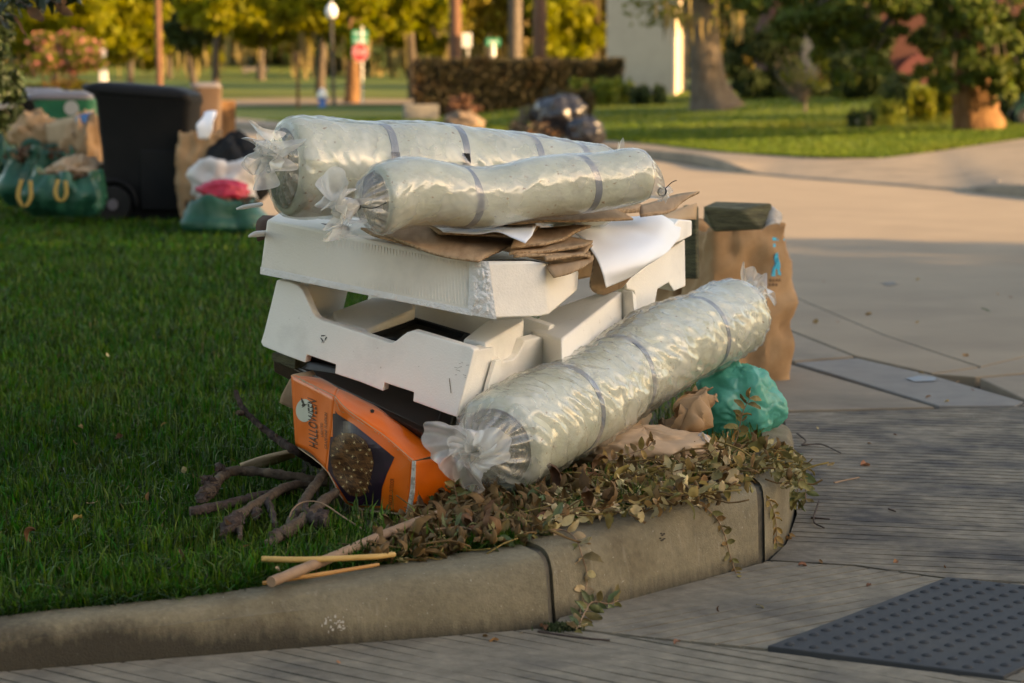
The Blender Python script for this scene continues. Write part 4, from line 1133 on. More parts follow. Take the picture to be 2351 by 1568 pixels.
mk('bottom_panel', *sheet([zc((842, 494, 6.76), (1054, 660, 6.53), (1215, 908, 6.47), (1630, 978, 6.35)), zc((900, 505, 7.0), (1200, 700, 6.95), (1500, 800, 6.85), (1950, 862, 6.75))], 12, 6), M['card_pale'], ob, mods=(('solid', 0.003),))
ta, tb = bvh(bx_parts[0]), bvh(bx_parts[1])
def dense_poly(pts, step=18):
    out = []
    for i in range(len(pts)):
        p, q_ = pts[i], pts[(i + 1) % len(pts)]
        m = max(1, int(math.hypot(q_[0] - p[0], q_[1] - p[1]) / step))
        out += [(lerp(p[0], q_[0], k / m), lerp(p[1], q_[1], k / m)) for k in range(m)]
    return out
def patch(name, tree, pts, m, parent, off, n=26):
    """Flat print following a panel: the picture polygon cut into small cells laid on the surface."""
    xs = [p[0] for p in pts]; ys = [p[1] for p in pts]
    vs, fs = [], []
    for i in range(n):
        x0, x1 = lerp(min(xs), max(xs), i / n), lerp(min(xs), max(xs), (i + 1) / n)
        sl = clip_poly(clip_poly(pts, 1, 0, x0, False), 1, 0, x1, True) if len(clip_poly(pts, 1, 0, x0, False)) > 2 else []
        if len(sl) < 3: continue
        for j in range(n):
            y0, y1 = lerp(min(ys), max(ys), j / n), lerp(min(ys), max(ys), (j + 1) / n)
            c_ = clip_poly(sl, 0, 1, y0, False)
            if len(c_) > 2: c_ = clip_poly(c_, 0, 1, y1, True)
            if len(c_) < 3: continue
            P = [onto(tree, *Z7(*p), off) for p in c_]
            if any(p is None for p in P): continue
            b0 = len(vs); vs += P; fs.append(tuple(range(b0, b0 + len(P))))
    return mk(name, vs, fs, m, parent, smooth=180) if vs else None
patch('picture_print', tb, [(1100, 215), (1135, 270), (1250, 345), (1380, 450), (1532, 574), (1480, 690), (1444, 790), (1436, 912), (1290, 908), (1215, 890), (1150, 790), (1070, 660), (1090, 420)], M['purple'], ob, 0.0026)
pump = [(1150, 415), (1200, 404), (1260, 410), (1330, 455), (1375, 530), (1392, 610), (1375, 690), (1356, 760), (1335, 825), (1270, 850), (1200, 815), (1150, 755), (1112, 690), (1092, 600), (1094, 500), (1115, 440)]
patch('pumpkin_print', tb, pump, M['vine_print'], ob, 0.0036)
stars = []
for x, y in ((1176, 412), (1245, 425), (1185, 463), (1258, 470), (1318, 472), (1140, 515), (1207, 527), (1300, 520), (1362, 518), (1248, 565), (1340, 550), (1282, 603), (1378, 603), (1130, 640), (1190, 655), (1155, 610), (1222, 645), (1255, 660), (1310, 655), (1340, 680), (1165, 712), (1240, 705), (1205, 745), (1300, 745), (1350, 750), (1180, 775), (1285, 800), (1330, 790), (1215, 805), (1372, 665), (1110, 560)):
    for a0 in range(0, 360, 45):
        r_ = rs_.uniform(6, 20)
        stars.append([Z7(x + 1.1 * math.cos(R(a0 + 90)), y + 1.1 * math.sin(R(a0 + 90))), Z7(x + r_ * math.cos(R(a0)), y + r_ * math.sin(R(a0))), Z7(x - 1.1 * math.cos(R(a0 + 90)), y - 1.1 * math.sin(R(a0 + 90)))])
decal('light_print', tb, stars, M['light_print'], ob, 0.0046, kind='stuff')
twig = []
for k in range(80):
    x, y = rs_.uniform(1110, 1360), rs_.uniform(420, 800)
    if not in_poly(x, y, pump): continue
    l, an = rs_.uniform(25, 70), R(rs_.uniform(40, 75))
    twig.append([Z7(x, y), Z7(min(x + l * math.cos(an), 1375), min(y + l * math.sin(an), 840)), Z7(min(x + l * math.cos(an), 1375) + 2, min(y + l * math.sin(an), 840)), Z7(x + 2, y)])
decal('vine_lines', tb, twig, mat('vine_line_print', (0.25, 0.12, 0.045), None, 0.4), ob, 0.0041, kind='stuff')
patch('moon_print', ta, [(908 + 60 * math.cos(R(a)), 247 + 80 * math.sin(R(a))) for a in range(0, 360, 15)], M['moon'], ob, 0.0026, 10)
decal('bat_print', ta, [[Z7(886, 155), Z7(905, 185), Z7(905, 205), Z7(890, 190)], [Z7(890, 228), Z7(908, 205), Z7(932, 200), Z7(905, 222)], [Z7(898, 195), Z7(915, 200), Z7(905, 220), Z7(890, 215)]], M['print_black'], ob, 0.0036)
text_on('title_lettering', ta, 'HALLOWEEN', (1004, 515), (992, 180), (944, 490), Z7, M['print_black'], ob, 0.0042)
text_on('print_lettering', ta, 'LIGHTED', (1042, 432), (1038, 336), (1026, 427), Z7, M['print_black'], ob, 0.0042)
text_on('print_lettering', ta, 'GRAPEVINE PUMPKIN', (1070, 520), (1069, 268), (1052, 510), Z7, M['print_black'], ob, 0.0042)
text_on('print_lettering', tb, 'INDOOR / OUTDOOR', (1520, 905), (1532, 722), (1494, 900), Z7, M['print_black'], ob, 0.0042)
# worn white fold lines and a torn hole
worn = []
for p, q_ in (((1116, 150), (1160, 245)), ((1160, 245), (1215, 262)), ((1215, 262), (1330, 340)), ((1345, 345), (1480, 440)), ((1480, 440), (1655, 598)), ((870, 22), (1000, 90)), ((1560, 660), (1640, 600))):
    m = 14
    for k in range(m):
        if rs_.random() < 0.35: continue
        a_, b_ = k / m, (k + 0.8) / m
        w_ = rs_.uniform(1.4, 5.0)
        P0 = (lerp(p[0], q_[0], a_) , lerp(p[1], q_[1], a_) + 5); P1 = (lerp(p[0], q_[0], b_), lerp(p[1], q_[1], b_) + 5)
        worn.append([Z7(*P0), Z7(*P1), Z7(P1[0] - w_, P1[1] + w_), Z7(P0[0] - w_, P0[1] + w_)])
tall_tree = bvh(*bx_parts)
decal('worn_fold', tall_tree, worn, M['card_pale'], ob, 0.0034, kind='stuff')
decal('torn_hole', tall_tree, [[Z7(1358, 252), Z7(1375, 246), Z7(1388, 256), Z7(1380, 272), Z7(1362, 268)]], M['black'], ob, 0.0034)

def sagbag(c, rx, ry, rz, seed=2.0):
    """A thin bag slumped over its contents: long folds run down from a gathered neck."""
    vs, fs = [], []
    n, m = 150, 70
    neck = Vector((-0.75, -0.25, 0.35)).normalized()
    for i in range(m + 1):
        th = math.pi * i / m
        for j in range(n):
            ph = 2 * math.pi * j / n
            d = Vector((math.sin(th) * math.cos(ph), math.sin(th) * math.sin(ph), math.cos(th)))
            a = math.acos(clamp(d.dot(neck), -1, 1))
            e1_ = d - neck * d.dot(neck)
            w = math.atan2(e1_.z, e1_.y) + 0.9 * noise.noise(d * 2.2 + Vector((0, seed, 3)))
            fold = abs(noise.noise(Vector((math.cos(w) * 3.2, math.sin(w) * 3.2, a * 0.5 + seed))))
            fold2 = abs(noise.noise(Vector((math.cos(w) * 8, math.sin(w) * 8, a * 0.9 + seed + 4))))
            k = 1 + 0.18 * noise.noise(d * 1.7 + Vector((seed, 0, 0))) + 0.15 * (0.3 - fold) + 0.09 * (0.3 - fold2) + 0.04 * (0.25 - abs(noise.noise(d * 4.6 + Vector((w * 0.3, seed, 0)))))
            k *= 1 + 0.35 * math.exp(-(a / 0.22) ** 2)
            p = Vector((d.x * rx * k, d.y * ry * k, max(d.z * rz * k, -rz * 0.9)))
            p.x *= 1 + 0.18 * (0.3 - d.z)
            vs.append(Vector(c) + p)
    for i in range(m):
        for j in range(n):
            fs.append((i * n + j, (i + 1) * n + j, (i + 1) * n + (j + 1) % n, i * n + (j + 1) % n))
    return vs, fs
# ---- paper bags, teal bag, scraps at the right
def paper_bag(c, w_, d_, h, rz, seed, m, lean=(0, 0), label=None, top_open=True, group=None):
    root = thing('paper_bag', label, 'paper bag', c, group)
    rings = []
    for i in range(27):
        v = i / 26
        ring = []
        for j in range(64):
            an = 2 * math.pi * j / 64
            x, y = math.cos(an), math.sin(an)
            k = 1 / max(abs(x), abs(y)) ** 0.86
            k = min(k, 1.28)
            p = Vector((x * k * w_ / 2, y * k * d_ / 2, v * h))
            p.x *= 1 + 0.05 * math.sin(v * 3.1)
            cr = abs(nz(p, 7, seed)) * 0.075 + abs(nz(p, 17, seed)) * 0.03
            p.x += (x / 1.2) * -cr + 0.022 * nz(p, 5, seed); p.y += (y / 1.2) * -cr + 0.022 * nz(p, 5, seed + 4)
            p.z += 0.045 * v ** 4 * nz(p, 7, seed); p.x *= 1 + 0.10 * math.sin(v * 3.1) + 0.015 * math.sin(v * 9 + seed); p.y *= 1 + 0.12 * math.sin(v * 3.1)
            p = Vector((p.x * math.cos(rz) - p.y * math.sin(rz), p.x * math.sin(rz) + p.y * math.cos(rz), p.z))
            ring.append(Vector(c) + p + Vector((lean[0] * v, lean[1] * v, 0)))
        rings.append(ring)
    b = mk('bag_body', *loft(rings, True, False), M[m], root, smooth=50, mods=(('solid', 0.003),))
    return root, b, rings
bag, bb_, br_ = paper_bag(G(1694, 868), 0.40, 0.30, 0.665, 0.42, 2.0, 'kraft', (-0.01, 0.0), 'tall brown paper yard waste bag standing at the end of the kerb')
btree = obvh(bb_)
rib1 = [(1778, 583), (1785, 580), (1786, 592), (1790, 604), (1792, 632), (1785, 630), (1784, 618), (1780, 618), (1779, 634), (1770, 634), (1773, 616), (1779, 605), (1776, 594)]
decal('ribbon_logo', btree, [rib1], M['cyan'], bag, 0.004)
decal('print_patch', btree, [[(1772, 545), (1782, 546), (1782, 553), (1772, 552)], [(1785, 546), (1800, 548), (1800, 553), (1785, 553)], [(1774, 560), (1779, 560), (1779, 568), (1774, 568)]], M['cyan'], bag, 0.004)
decal('print_lettering', btree, [[(x, 640), (x + 5, 640), (x + 5, 647), (x, 647)] for x in (1765, 1772, 1779, 1786)] + [[(x, 651), (x + 5, 651), (x + 5, 657), (x, 657)] for x in (1764, 1771, 1779)], mat('faded_brown_print', (0.16, 0.09, 0.05), None, 0.9), bag, 0.004)
mk('bark_slab', *prism([V(1640, 534, 9.92), V(1752, 528, 9.9), V(1776, 500, 10.12), V(1610, 505, 10.15)], [V(1612, 474, 9.96), V(1700, 482, 9.9), V(1774, 466, 10.05), V(1640, 462, 10.2)]), M['mulch'], None, smooth=30, mods=(('bevel', 0.012, 2),), label='slab of dark bark sticking out of the tall paper bag', cat='bark')
mk('newspaper', *sheet([[(1745, 530, 9.95), (1765, 522, 9.92), (1788, 520, 9.95)], [(1750, 505, 10.0), (1772, 500, 9.98), (1792, 502, 10.02)], [(1756, 478, 10.1), (1775, 474, 10.1), (1785, 482, 10.1)]], 12, 12, 0.02, 20, 2), mat('crumpled_newspaper', (0.52, 0.47, 0.40), (0.38, 0.33, 0.28), 0.9, sc=40), None, mods=(('solid', 0.003),), label='crumpled pale newspaper stuffed in the tall paper bag', cat='newspaper')
bag2, _b, _r = paper_bag(G(1590, 850), 0.30, 0.22, 0.66, 0.3, 5.0, 'kraft', (-0.02, 0.05), 'darker brown paper bag half hidden behind the tall white foam end cap')
mk('wood_plank', *prism([V(1568, 640, 9.3), V(1600, 640, 9.25), V(1606, 640, 9.3), V(1574, 640, 9.36)], [V(1568, 472, 9.3), V(1596, 476, 9.25), V(1604, 474, 9.3), V(1574, 470, 9.36)]), M['mulch'], None, smooth=0, mods=(('bevel', 0.004, 1),), label='dark grey board standing between the foam end cap and the tall paper bag', cat='board')
card('tan cardboard flap with faint cyan print behind the white foam end cap', [zr(Z6, (1060, 175, 8.2), (1140, 150, 8.25), (1218, 128, 8.3)), zr(Z6, (1070, 200, 8.15), (1140, 200, 8.2), (1215, 200, 8.28))], 8, 5, 0.004, 'card_pale', 0.003, 21)
mk('waste_bag', *sagbag(V(1697, 925, 7.6), 0.128, 0.115, 0.128), M['teal'], None, smooth=180, label='teal plastic bag of rubbish at the corner of the kerb', cat='rubbish bag')
mk('paper_scrap', *sheet([[(1500, 985, 7.2), (1545, 950, 7.15), (1590, 900, 7.25)], [(1530, 1010, 7.05), (1575, 955, 6.98), (1625, 880, 7.1)], [(1575, 1005, 7.0), (1600, 975, 6.95), (1640, 905, 7.05)], [(1560, 1020, 7.05), (1600, 990, 7.05), (1648, 880, 7.2)]], 40, 30, 0.05, 22, 4), M['kraft'], None, smooth=40, mods=(('solid', 0.003),), label='crumpled torn brown paper between the leaning roll and the teal bag', cat='paper')
mk('paper_bag', *blob(V(1478, 1035, 6.92), 0.205, 0.13, 0.062, 0.2, 2.2, 6.0, 90, 50, 0.1, 0.14), M['kraft_pale'], None, smooth=60, label='flattened pale brown paper bag lying under the leaning roll', cat='paper bag')
mk('plastic_scrap', *blob(V(1612, 1022, 6.9), 0.022, 0.02, 0.03, 0.3, 3, 2.0, 30, 18, crease=0.2), M['film_milky'], None, smooth=180, label='scrap of clear plastic beside the flattened paper bag', cat='scrap')
# ================================================================== SMALL THINGS IN FRONT
# ---- tactile mat
M['mat'] = mat('dark_grey_tactile_plastic', (0.042, 0.046, 0.05), (0.054, 0.058, 0.062), 0.75, sc=4, bump=0.5, bsc=320, bdist=0.002, spec=0.2, c3=(0.07, 0.068, 0.062), sc3=3, lo3=0.5, hi3=0.8)
mA, mB, mC = G(1762, 1490), G(2174, 1331), G(2304, 1560)
e1, e2 = mB - mA, mC - mA
tm = thing('tactile_mat', 'dark grey tactile mat with raised domes set in the pavement', 'tactile mat', (mA + mB + mC) / 3)
z1 = Vector((0, 0, 0.008))
mk('mat_plate', *prism([p - Vector((0, 0, 0.02)) for p in (mA, mC, mC + e1, mB)], [p + z1 for p in (mA, mC, mC + e1, mB)]), M['mat'], tm, smooth=0, mods=(('bevel', 0.003, 2),))
u1, u2 = e1.normalized(), e2.normalized()
n1, n2 = 16, 9
dome_me = None
for i in range(n1):
    for j in range(n2):
        p = mA + e1 * ((i + 0.6) / (n1 + 0.2)) + e2 * ((j + 0.6) / (n2 + 0.2)) + z1
        if dome_me is None:
            rings = []
            for k in range(5):
                an = math.pi / 2 * k / 4
                rings.append([p + Vector((math.cos(x) * 0.0125 * math.cos(an), math.sin(x) * 0.0125 * math.cos(an), 0.0062 * math.sin(an) - 0.0005)) for x in np.linspace(0, 2 * math.pi, 15)[:-1]] if k < 4 else [p + Vector((math.cos(x) * 0.003, math.sin(x) * 0.003, 0.0059)) for x in np.linspace(0, 2 * math.pi, 15)[:-1]])
            d0 = mk('dome', *loft(rings, False, True), M['mat'], tm, smooth=180)
            dome_me, dome_p = d0, p
        else:
            c = dome_me.copy(); COL.objects.link(c)
            c.parent = tm; c.location = dome_me.location + (p - dome_p)

# ---- branches and sticks
GB = 'dead branches lying on the grass'
def stickobj(name, label, pts, radii, m, n=40, seg=16, rough=0.25, rs=40, seed=0, cat='branch', group=GB, subs=()):
    P = [p if isinstance(p, Vector) else (G(p[0], p[1], p[2]) if len(p) == 3 else V(p[0], p[1], p[3])) for p in pts]
    path = P
    if cat == 'branch': n, seg, rough, rs = n * 2, 18, rough * 1.25, rs * 1.1
    parts = [tube(path, radii, n, seg, rough, rs, seed)]
    if not subs:
        return mk(name, *parts[0], M[m], None, smooth=60, label=label, cat=cat, group=group, base=P[0])
    r_ = thing(name, label, cat, P[0], group)
    mk('limb', *parts[0], M[m], r_, smooth=60)
    for nm, sp_, rad_, mm in subs:
        Q = [p if isinstance(p, Vector) else (G(p[0], p[1], p[2]) if len(p) == 3 else V(p[0], p[1], p[3])) for p in sp_]
        fibres = []
        if nm in ('root_knot', 'burl'):
            for k in range(26):
                c_ = Q[0].lerp(Q[-1], rnd.random())
                d_ = Vector((rnd.gauss(0, 1), rnd.gauss(0, 1), rnd.gauss(0.2, 1))).normalized()
                fibres.append(tube([c_ + d_ * 0.008, c_ + d_ * rnd.uniform(0.018, 0.03) + Vector((0, 0, rnd.gauss(0, .004)))], [0.003, 0.0008], 3, 5))
        mk(nm, *join(tube(Q, rad_, 22, 12, 0.75, 75, seed + 3), *fibres), M[mm], r_, smooth=50)
    return r_
stickobj('branch', 'dead branch rising steeply to the left behind the orange box', [(735, 1066, 0.19), (680, 1035, 0, 6.75), (640, 1010, 0, 6.8), (590, 972, 0, 6.86), (556, 935, 0, 6.9), (541, 897, 0, 6.93)], [0.013, 0.012, 0.0105, 0.009, 0.008, 0.007], 'bark_dark', 50, 10, 0.3, 50, 1,
         subs=[('twig_stub', [(562, 942, 0, 6.9), (553, 950, 0, 6.88), (547, 946, 0, 6.86)], [0.006, 0.006, 0.007], 'bark'), ('twig_stub', [(600, 978, 0, 6.84), (597, 985, 0, 6.82)], [0.006, 0.004], 'bark'), ('twig_stub', [(636, 1004, 0, 6.78), (632, 996, 0, 6.78)], [0.006, 0.004], 'bark')])
stickobj('branch', 'thick dead branch with a shaggy root knot, topmost of those on the grass', [(760, 1108, 0.165), (700, 1098, 0.178), (640, 1090, 0.186), (570, 1081, 0.19), (530, 1082, 0.19), (505, 1098, 0.185), (486, 1118, 0.178), (470, 1140, 0.17)], [0.0125, 0.0125, 0.013, 0.0135, 0.0135, 0.0145, 0.021, 0.017], 'bark', 60, 14, 0.28, 40, 2,
         subs=[('root_knot', [(512, 1085, 0.19), (505, 1072, 0.2), (500, 1078, 0.205)], [0.013, 0.011, 0.006], 'bark_dark'), ('root_knot', [(490, 1112, 0.185), (475, 1100, 0.195), (470, 1104, 0.20)], [0.016, 0.012, 0.006], 'bark_dark'), ('root_knot', [(486, 1120, 0.18), (470, 1135, 0.172), (462, 1150, 0.165)], [0.019, 0.017, 0.009], 'bark_dark')])
stickobj('branch', 'dark dead branch lying flat to the left, its cut end farthest left', [(720, 1118, 0.16), (620, 1134, 0.158), (545, 1150, 0.156), (490, 1164, 0.153), (452, 1172, 0.153), (436, 1174, 0.152)], [0.011, 0.012, 0.012, 0.013, 0.013, 0.012], 'bark_dark', 50, 12, 0.3, 40, 3)
stickobj('branch', 'curved dead branch ending in a gnarled dark burl at lower left', [(730, 1118, 0.165), (690, 1112, 0.175), (650, 1122, 0.18), (610, 1145, 0.175), (570, 1170, 0.168), (545, 1190, 0.16), (522, 1212, 0.152)], [0.010, 0.0105, 0.012, 0.013, 0.013, 0.016, 0.018], 'bark', 60, 14, 0.28, 40, 4,
         subs=[('burl', [(548, 1186, 0.168), (532, 1203, 0.165), (516, 1222, 0.158)], [0.014, 0.023, 0.010], 'bark_dark'), ('twig_stub', [(612, 1150, 0.172), (625, 1180, 0.165), (632, 1205, 0.16)], [0.009, 0.008, 0.007], 'bark_dark'), ('twig_stub', [(590, 1170, 0.165), (586, 1186, 0.16)], [0.011, 0.011], 'bark_dark'), ('twig_stub', [(548, 1210, 0.158), (552, 1235, 0.152)], [0.008, 0.006], 'bark')])
stickobj('branch', 'smooth dead branch leaning up against the bottom of the orange box', [(660, 1212, 0.152), (685, 1170, 0.165), (715, 1125, 0.19), (748, 1083, 0.22)], [0.0115, 0.0125, 0.013, 0.013], 'bark', 44, 12, 0.2, 30, 5)
stickobj('branch', 'forked dead branch nearest the kerb with broken stubs', [(770, 1128, 0.185), (735, 1160, 0.178), (700, 1190, 0.168), (665, 1215, 0.16), (640, 1232, 0.153), (612, 1250, 0.148)], [0.013, 0.0135, 0.015, 0.017, 0.016, 0.009], 'bark', 60, 14, 0.3, 40, 6,
         subs=[('twig_stub', [(710, 1185, 0.172), (702, 1165, 0.185), (705, 1150, 0.195)], [0.010, 0.008, 0.004], 'bark_dark'), ('twig_stub', [(706, 1182, 0.172), (725, 1194, 0.172), (752, 1200, 0.168)], [0.013, 0.015, 0.013], 'bark_dark'), ('twig_stub', [(735, 1196, 0.172), (744, 1176, 0.182)], [0.012, 0.013], 'bark_dark'), ('twig_stub', [(645, 1225, 0.16), (625, 1240, 0.15), (618, 1256, 0.145)], [0.015, 0.012, 0.006], 'bark_dark')])
stickobj('twig', 'thin arching brown twig in front of the orange box', [(660, 1205, 0.15), (672, 1170, 0.185), (700, 1152, 0.20), (740, 1156, 0.20), (790, 1188, 0.175), (850, 1226, 0.15)], [0.002], 'stick', 40, 6, 0, 1, 7, 'twig')
stickobj('stick', 'long smooth brown stick lying across the kerb edge', [(622, 1336, 0.152), (700, 1305, 0.158), (780, 1272, 0.165), (880, 1228, 0.175), (950, 1200, 0.18), (1005, 1180, 0.18)], [0.0125, 0.013, 0.0125, 0.012, 0.011, 0.010], 'stick', 60, 14, 0.08, 20, 8, 'stick', 'sticks by the kerb')
stickobj('stick', 'yellow cane lying flat under the long brown stick', [(602, 1283, 0.168), (680, 1285, 0.170), (760, 1283, 0.172), (860, 1278, 0.172), (905, 1273, 0.168)], [0.0072, 0.0075, 0.007, 0.0065], 'yellow_stick', 30, 10, 0.05, 20, 9, 'stick', 'sticks by the kerb')
stickobj('stick', 'thin orange cane lying along the top of the kerb', [(603, 1339, 0.130), (660, 1330, 0.138), (740, 1318, 0.148), (870, 1296, 0.158)], [0.005, 0.0055, 0.0055, 0.004], 'orange_stick', 30, 8, 0.08, 20, 10, 'stick', 'sticks by the kerb')
mk('wooden_lath', *sheet([[G(552, 1066, .165), G(600, 1050, .18), G(672, 1034, .20)], [G(556, 1076, .15), G(610, 1070, .15), G(676, 1046, .17)]], 12, 4, 0.002, 9, 2), M['card_pale'], None, mods=(('solid', 0.012),), label='pale brown wooden slat on the grass left of the orange box', cat='wood')
mk('cardboard_sheet', *sheet([[V(668, 872, 6.95), V(690, 860, 6.95)], [V(650, 905, 6.9), V(680, 905, 6.9)], [V(645, 925, 6.88), V(682, 945, 6.88)]], 6, 10, 0.006, 20, 6), M['card'], None, mods=(('solid', 0.005),), label='brown cardboard scrap peeping out behind the left edge of the orange box', cat='cardboard', group=CB)

# ---- leaves
def lmat(name, c1, c2, tr=0.25, rough=0.7):
    return mat(name, c1, c2, rough, sc=25, lo=0.3, hi=0.7, rand=0.35, transl=tr, bump=0.3, bsc=60)
M['leaf_brown'] = lmat('curled_brown_leaf', (0.095, 0.045, 0.016), (0.20, 0.105, 0.042), 0.1)
M['leaf_tan'] = lmat('pale_tan_leaf', (0.46, 0.34, 0.17), (0.58, 0.46, 0.25), 0.2)
M['leaf_gold'] = lmat('golden_brown_leaf', (0.26, 0.155, 0.05), (0.40, 0.26, 0.09), 0.2)
M['leaf_olive'] = lmat('olive_wilted_leaf', (0.15, 0.12, 0.04), (0.28, 0.235, 0.09), 0.2)
M['leaf_green'] = lmat('grey_green_leaf', (0.10, 0.14, 0.055), (0.16, 0.19, 0.09), 0.25, 0.5)
M['leaf_orange'] = lmat('orange_fallen_leaf', (0.24, 0.11, 0.05), (0.30, 0.17, 0.08), 0.2)
def leaf_local(L, W, curl, fold, seed, nu=8, nv=5):
    vs, fs = [], []
    for i in range(nu + 1):
        t = i / nu
        hw = W / 2 * (math.sin(math.pi * t ** 0.85) ** 0.75 if 0 < t < 1 else 0.02)
        th = curl * t
        if abs(curl) > 0.01: cx_, cz_ = L / curl * math.sin(th), L / curl * (1 - math.cos(th))
        else: cx_, cz_ = L * t, 0.0
        for j in range(nv):
            s = (j / (nv - 1) - 0.5) * 2
            y = s * hw
            zf = fold * abs(s) ** 1.3 * hw + 0.26 * W * noise.noise(Vector((t * 4, s * 2, seed)))
            y *= 1 - 0.25 * abs(fold)
            vs.append(Vector((cx_ - math.sin(th) * zf, y, cz_ + math.cos(th) * zf)))
    for i in range(nu):
        for j in range(nv - 1):
            k = i * nv + j
            fs.append((k, k + 1, k + nv + 1, k + nv))
    return vs, fs
PROTO = {}
def leaf_mesh(key, L, W, curl, fold, m, seed):
    vs, fs = leaf_local(L, W, curl, fold, seed)
    me = bpy.data.meshes.new('leaf_' + key)
    me.from_pydata([tuple(v) for v in vs], [], fs)
    me.materials.append(M[m])
    me.polygons.foreach_set('use_smooth', [True] * len(me.polygons))
    PROTO.setdefault(key, []).append(me)
lr = random.Random(11)
for k in range(6):
    leaf_mesh('big', lr.uniform(0.07, 0.115), lr.uniform(0.03, 0.046), lr.uniform(1.2, 3.6) * lr.choice((-1, 1)), lr.uniform(0.5, 1.3), 'leaf_brown', k)
    leaf_mesh('tan', lr.uniform(0.032, 0.05), lr.uniform(0.020, 0.028), lr.uniform(-1.0, 1.4), lr.uniform(-0.2, 0.7), 'leaf_tan', k + 10)
    leaf_mesh('gold', lr.uniform(0.034, 0.05), lr.uniform(0.022, 0.03), lr.uniform(-1.4, 1.8), lr.uniform(0, 0.9), 'leaf_gold', k + 20)
    leaf_mesh('olive', lr.uniform(0.038, 0.058), lr.uniform(0.022, 0.03), lr.uniform(-1.2, 1.2), lr.uniform(0.1, 0.9), 'leaf_olive', k + 30)
    leaf_mesh('green', lr.uniform(0.045, 0.06), lr.uniform(0.022, 0.028), lr.uniform(-0.7, 0.7), lr.uniform(0.2, 0.6), 'leaf_green', k + 40)
    leaf_mesh('small', lr.uniform(0.018, 0.03), lr.uniform(0.012, 0.018), lr.uniform(-1.4, 1.4), lr.uniform(0, 0.9), 'leaf_orange', k + 50)
def rand_rot(r_, flat=0.5):
    return Matrix.Rotation(r_.uniform(0, 6.283), 4, 'Z') @ Matrix.Rotation(r_.gauss(0, flat), 4, 'Y') @ Matrix.Rotation(r_.gauss(0, flat), 4, 'X')
def leaf_at(key, p, label, group, r_, flat=0.5, name='dry_leaf', scale=1.0, cat='leaf'):
    o = bpy.data.objects.new(name, r_.choice(PROTO[key]))
    COL.objects.link(o)
    o.matrix_world = Matrix.Translation(p) @ rand_rot(r_, flat) @ Matrix.Scale(scale * r_.uniform(0.8, 1.2), 4)
    tag(o, label, cat, group)
    return o
def where(x):                          # landmark nearest along the heap, for the labels
    for lim, w_ in ((960, 'near the end of the long brown stick'), (1090, 'below the orange box'), (1230, 'under the knotted end of the leaning roll'), (1340, 'beside the wide kerb joint'), (1480, 'under the middle of the leaning roll'), (1600, 'before the flattened pale paper bag'), (1700, 'before the torn brown paper'), (1780, 'before the teal bag')):
        if x < lim: return w_
    return 'over the curved end of the kerb'
HEAP = [(845, 1296), (872, 1240), (930, 1195), (1020, 1150), (1060, 1120), (1130, 1130), (1250, 1130), (1350, 1085), (1430, 1050), (1540, 1045), (1640, 1020), (1740, 1015), (1800, 1030), (1838, 1062), (1846, 1120), (1822, 1120), (1790, 1085), (1740, 1090), (1650, 1135), (1560, 1155), (1480, 1172), (1330, 1192), (1235, 1228), (1172, 1240), (1020, 1268), (930, 1286)]
def heap_h(x):                         # thickness of the heap along the picture
    return interp([0.004, 0.016, 0.026, 0.034, 0.042, 0.045, 0.03], clamp((x - 850) / 1000))
def heap_pt(r_, lo=0.0, hi=1.0, xr=(845, 1846)):
    while True:
        x, y = r_.uniform(*xr), r_.uniform(1010, 1300)
        if in_poly(x, y, HEAP):
            b = G(x, y, 0.17)
            base = lawn_z(b.x, b.y) + 0.012
            p = G(x, y, base + heap_h(x) * r_.uniform(lo, hi))
            return p, x
# underlying litter: one mass
def litter():
    vs, fs, fm = [], [], []
    keys = ['big', 'tan', 'gold', 'olive', 'green']
    r_ = random.Random(21)
    mats_ = ['leaf_brown', 'leaf_tan', 'leaf_gold', 'leaf_olive', 'leaf_green']
    for k in range(3400):
        p, x = heap_pt(r_, -0.1, 0.75)
        wgt = ((5, 0.8, 1.6, 0.4, 0.5) if x < 1250 else (1.3, 4.0, 3.2, 0.7, .1)) if x < 1640 else (0.6, 2.2, 2.6, 3.6, .2)
        i = r_.choices(range(5), wgt)[0]
        me = r_.choice(PROTO[keys[i]])
        mt = Matrix.Translation(p) @ rand_rot(r_, 0.5) @ Matrix.Scale(r_.uniform(0.35, 0.85), 4)
        b0 = len(vs)
        vs += [mt @ v.co for v in me.vertices]
        fs += [tuple(b0 + q_ for q_ in f.vertices) for f in me.polygons]
        fm += [i] * len(me.polygons)
    for k in range(420):                # broken twigs through the litter
        p, x = heap_pt(r_, 0.0, 1.25)
        an = r_.uniform(0, 6.283); l = r_.uniform(0.03, 0.14)
        d = Vector((math.cos(an) * l, math.sin(an) * l * 0.6, r_.gauss(0, 0.22) * l))
        q1 = p + d; q1.z = max(q1.z, 0.15)
        b0 = len(vs)
        tv, tf = tube([p, p.lerp(q1, .5) + Vector((r_.gauss(0, .08) * l, 0, r_.gauss(0, .08) * l)), q1], [r_.uniform(.0012, .003)], 5, 5)
        vs += tv; fs += [tuple(b0 + i_ for i_ in f) for f in tf]; fm += [r_.choice((0, 0, 2))] * len(tf)
    mk('leaf_litter', vs, fs, [M[m] for m in mats_], None, smooth=180, kind='stuff', label='heap of dead leaves along the inner edge of the kerb', fmat=fm)
litter()
r_ = random.Random(31)
for k in range(46):
    p, x = heap_pt(r_, 0.5, 1.0, (850, 1420)); leaf_at('big', p, 'large curled dark brown leaf in the heap, ' + where(x), 'large curled brown leaves in the heap', r_, 0.45)
for k in range(90):
    p, x = heap_pt(r_, 0.6, 1.15, (1230, 1700)); leaf_at('tan', p, 'small pale tan leaf in the heap, ' + where(x), 'small pale tan leaves in the heap', r_, 0.7)
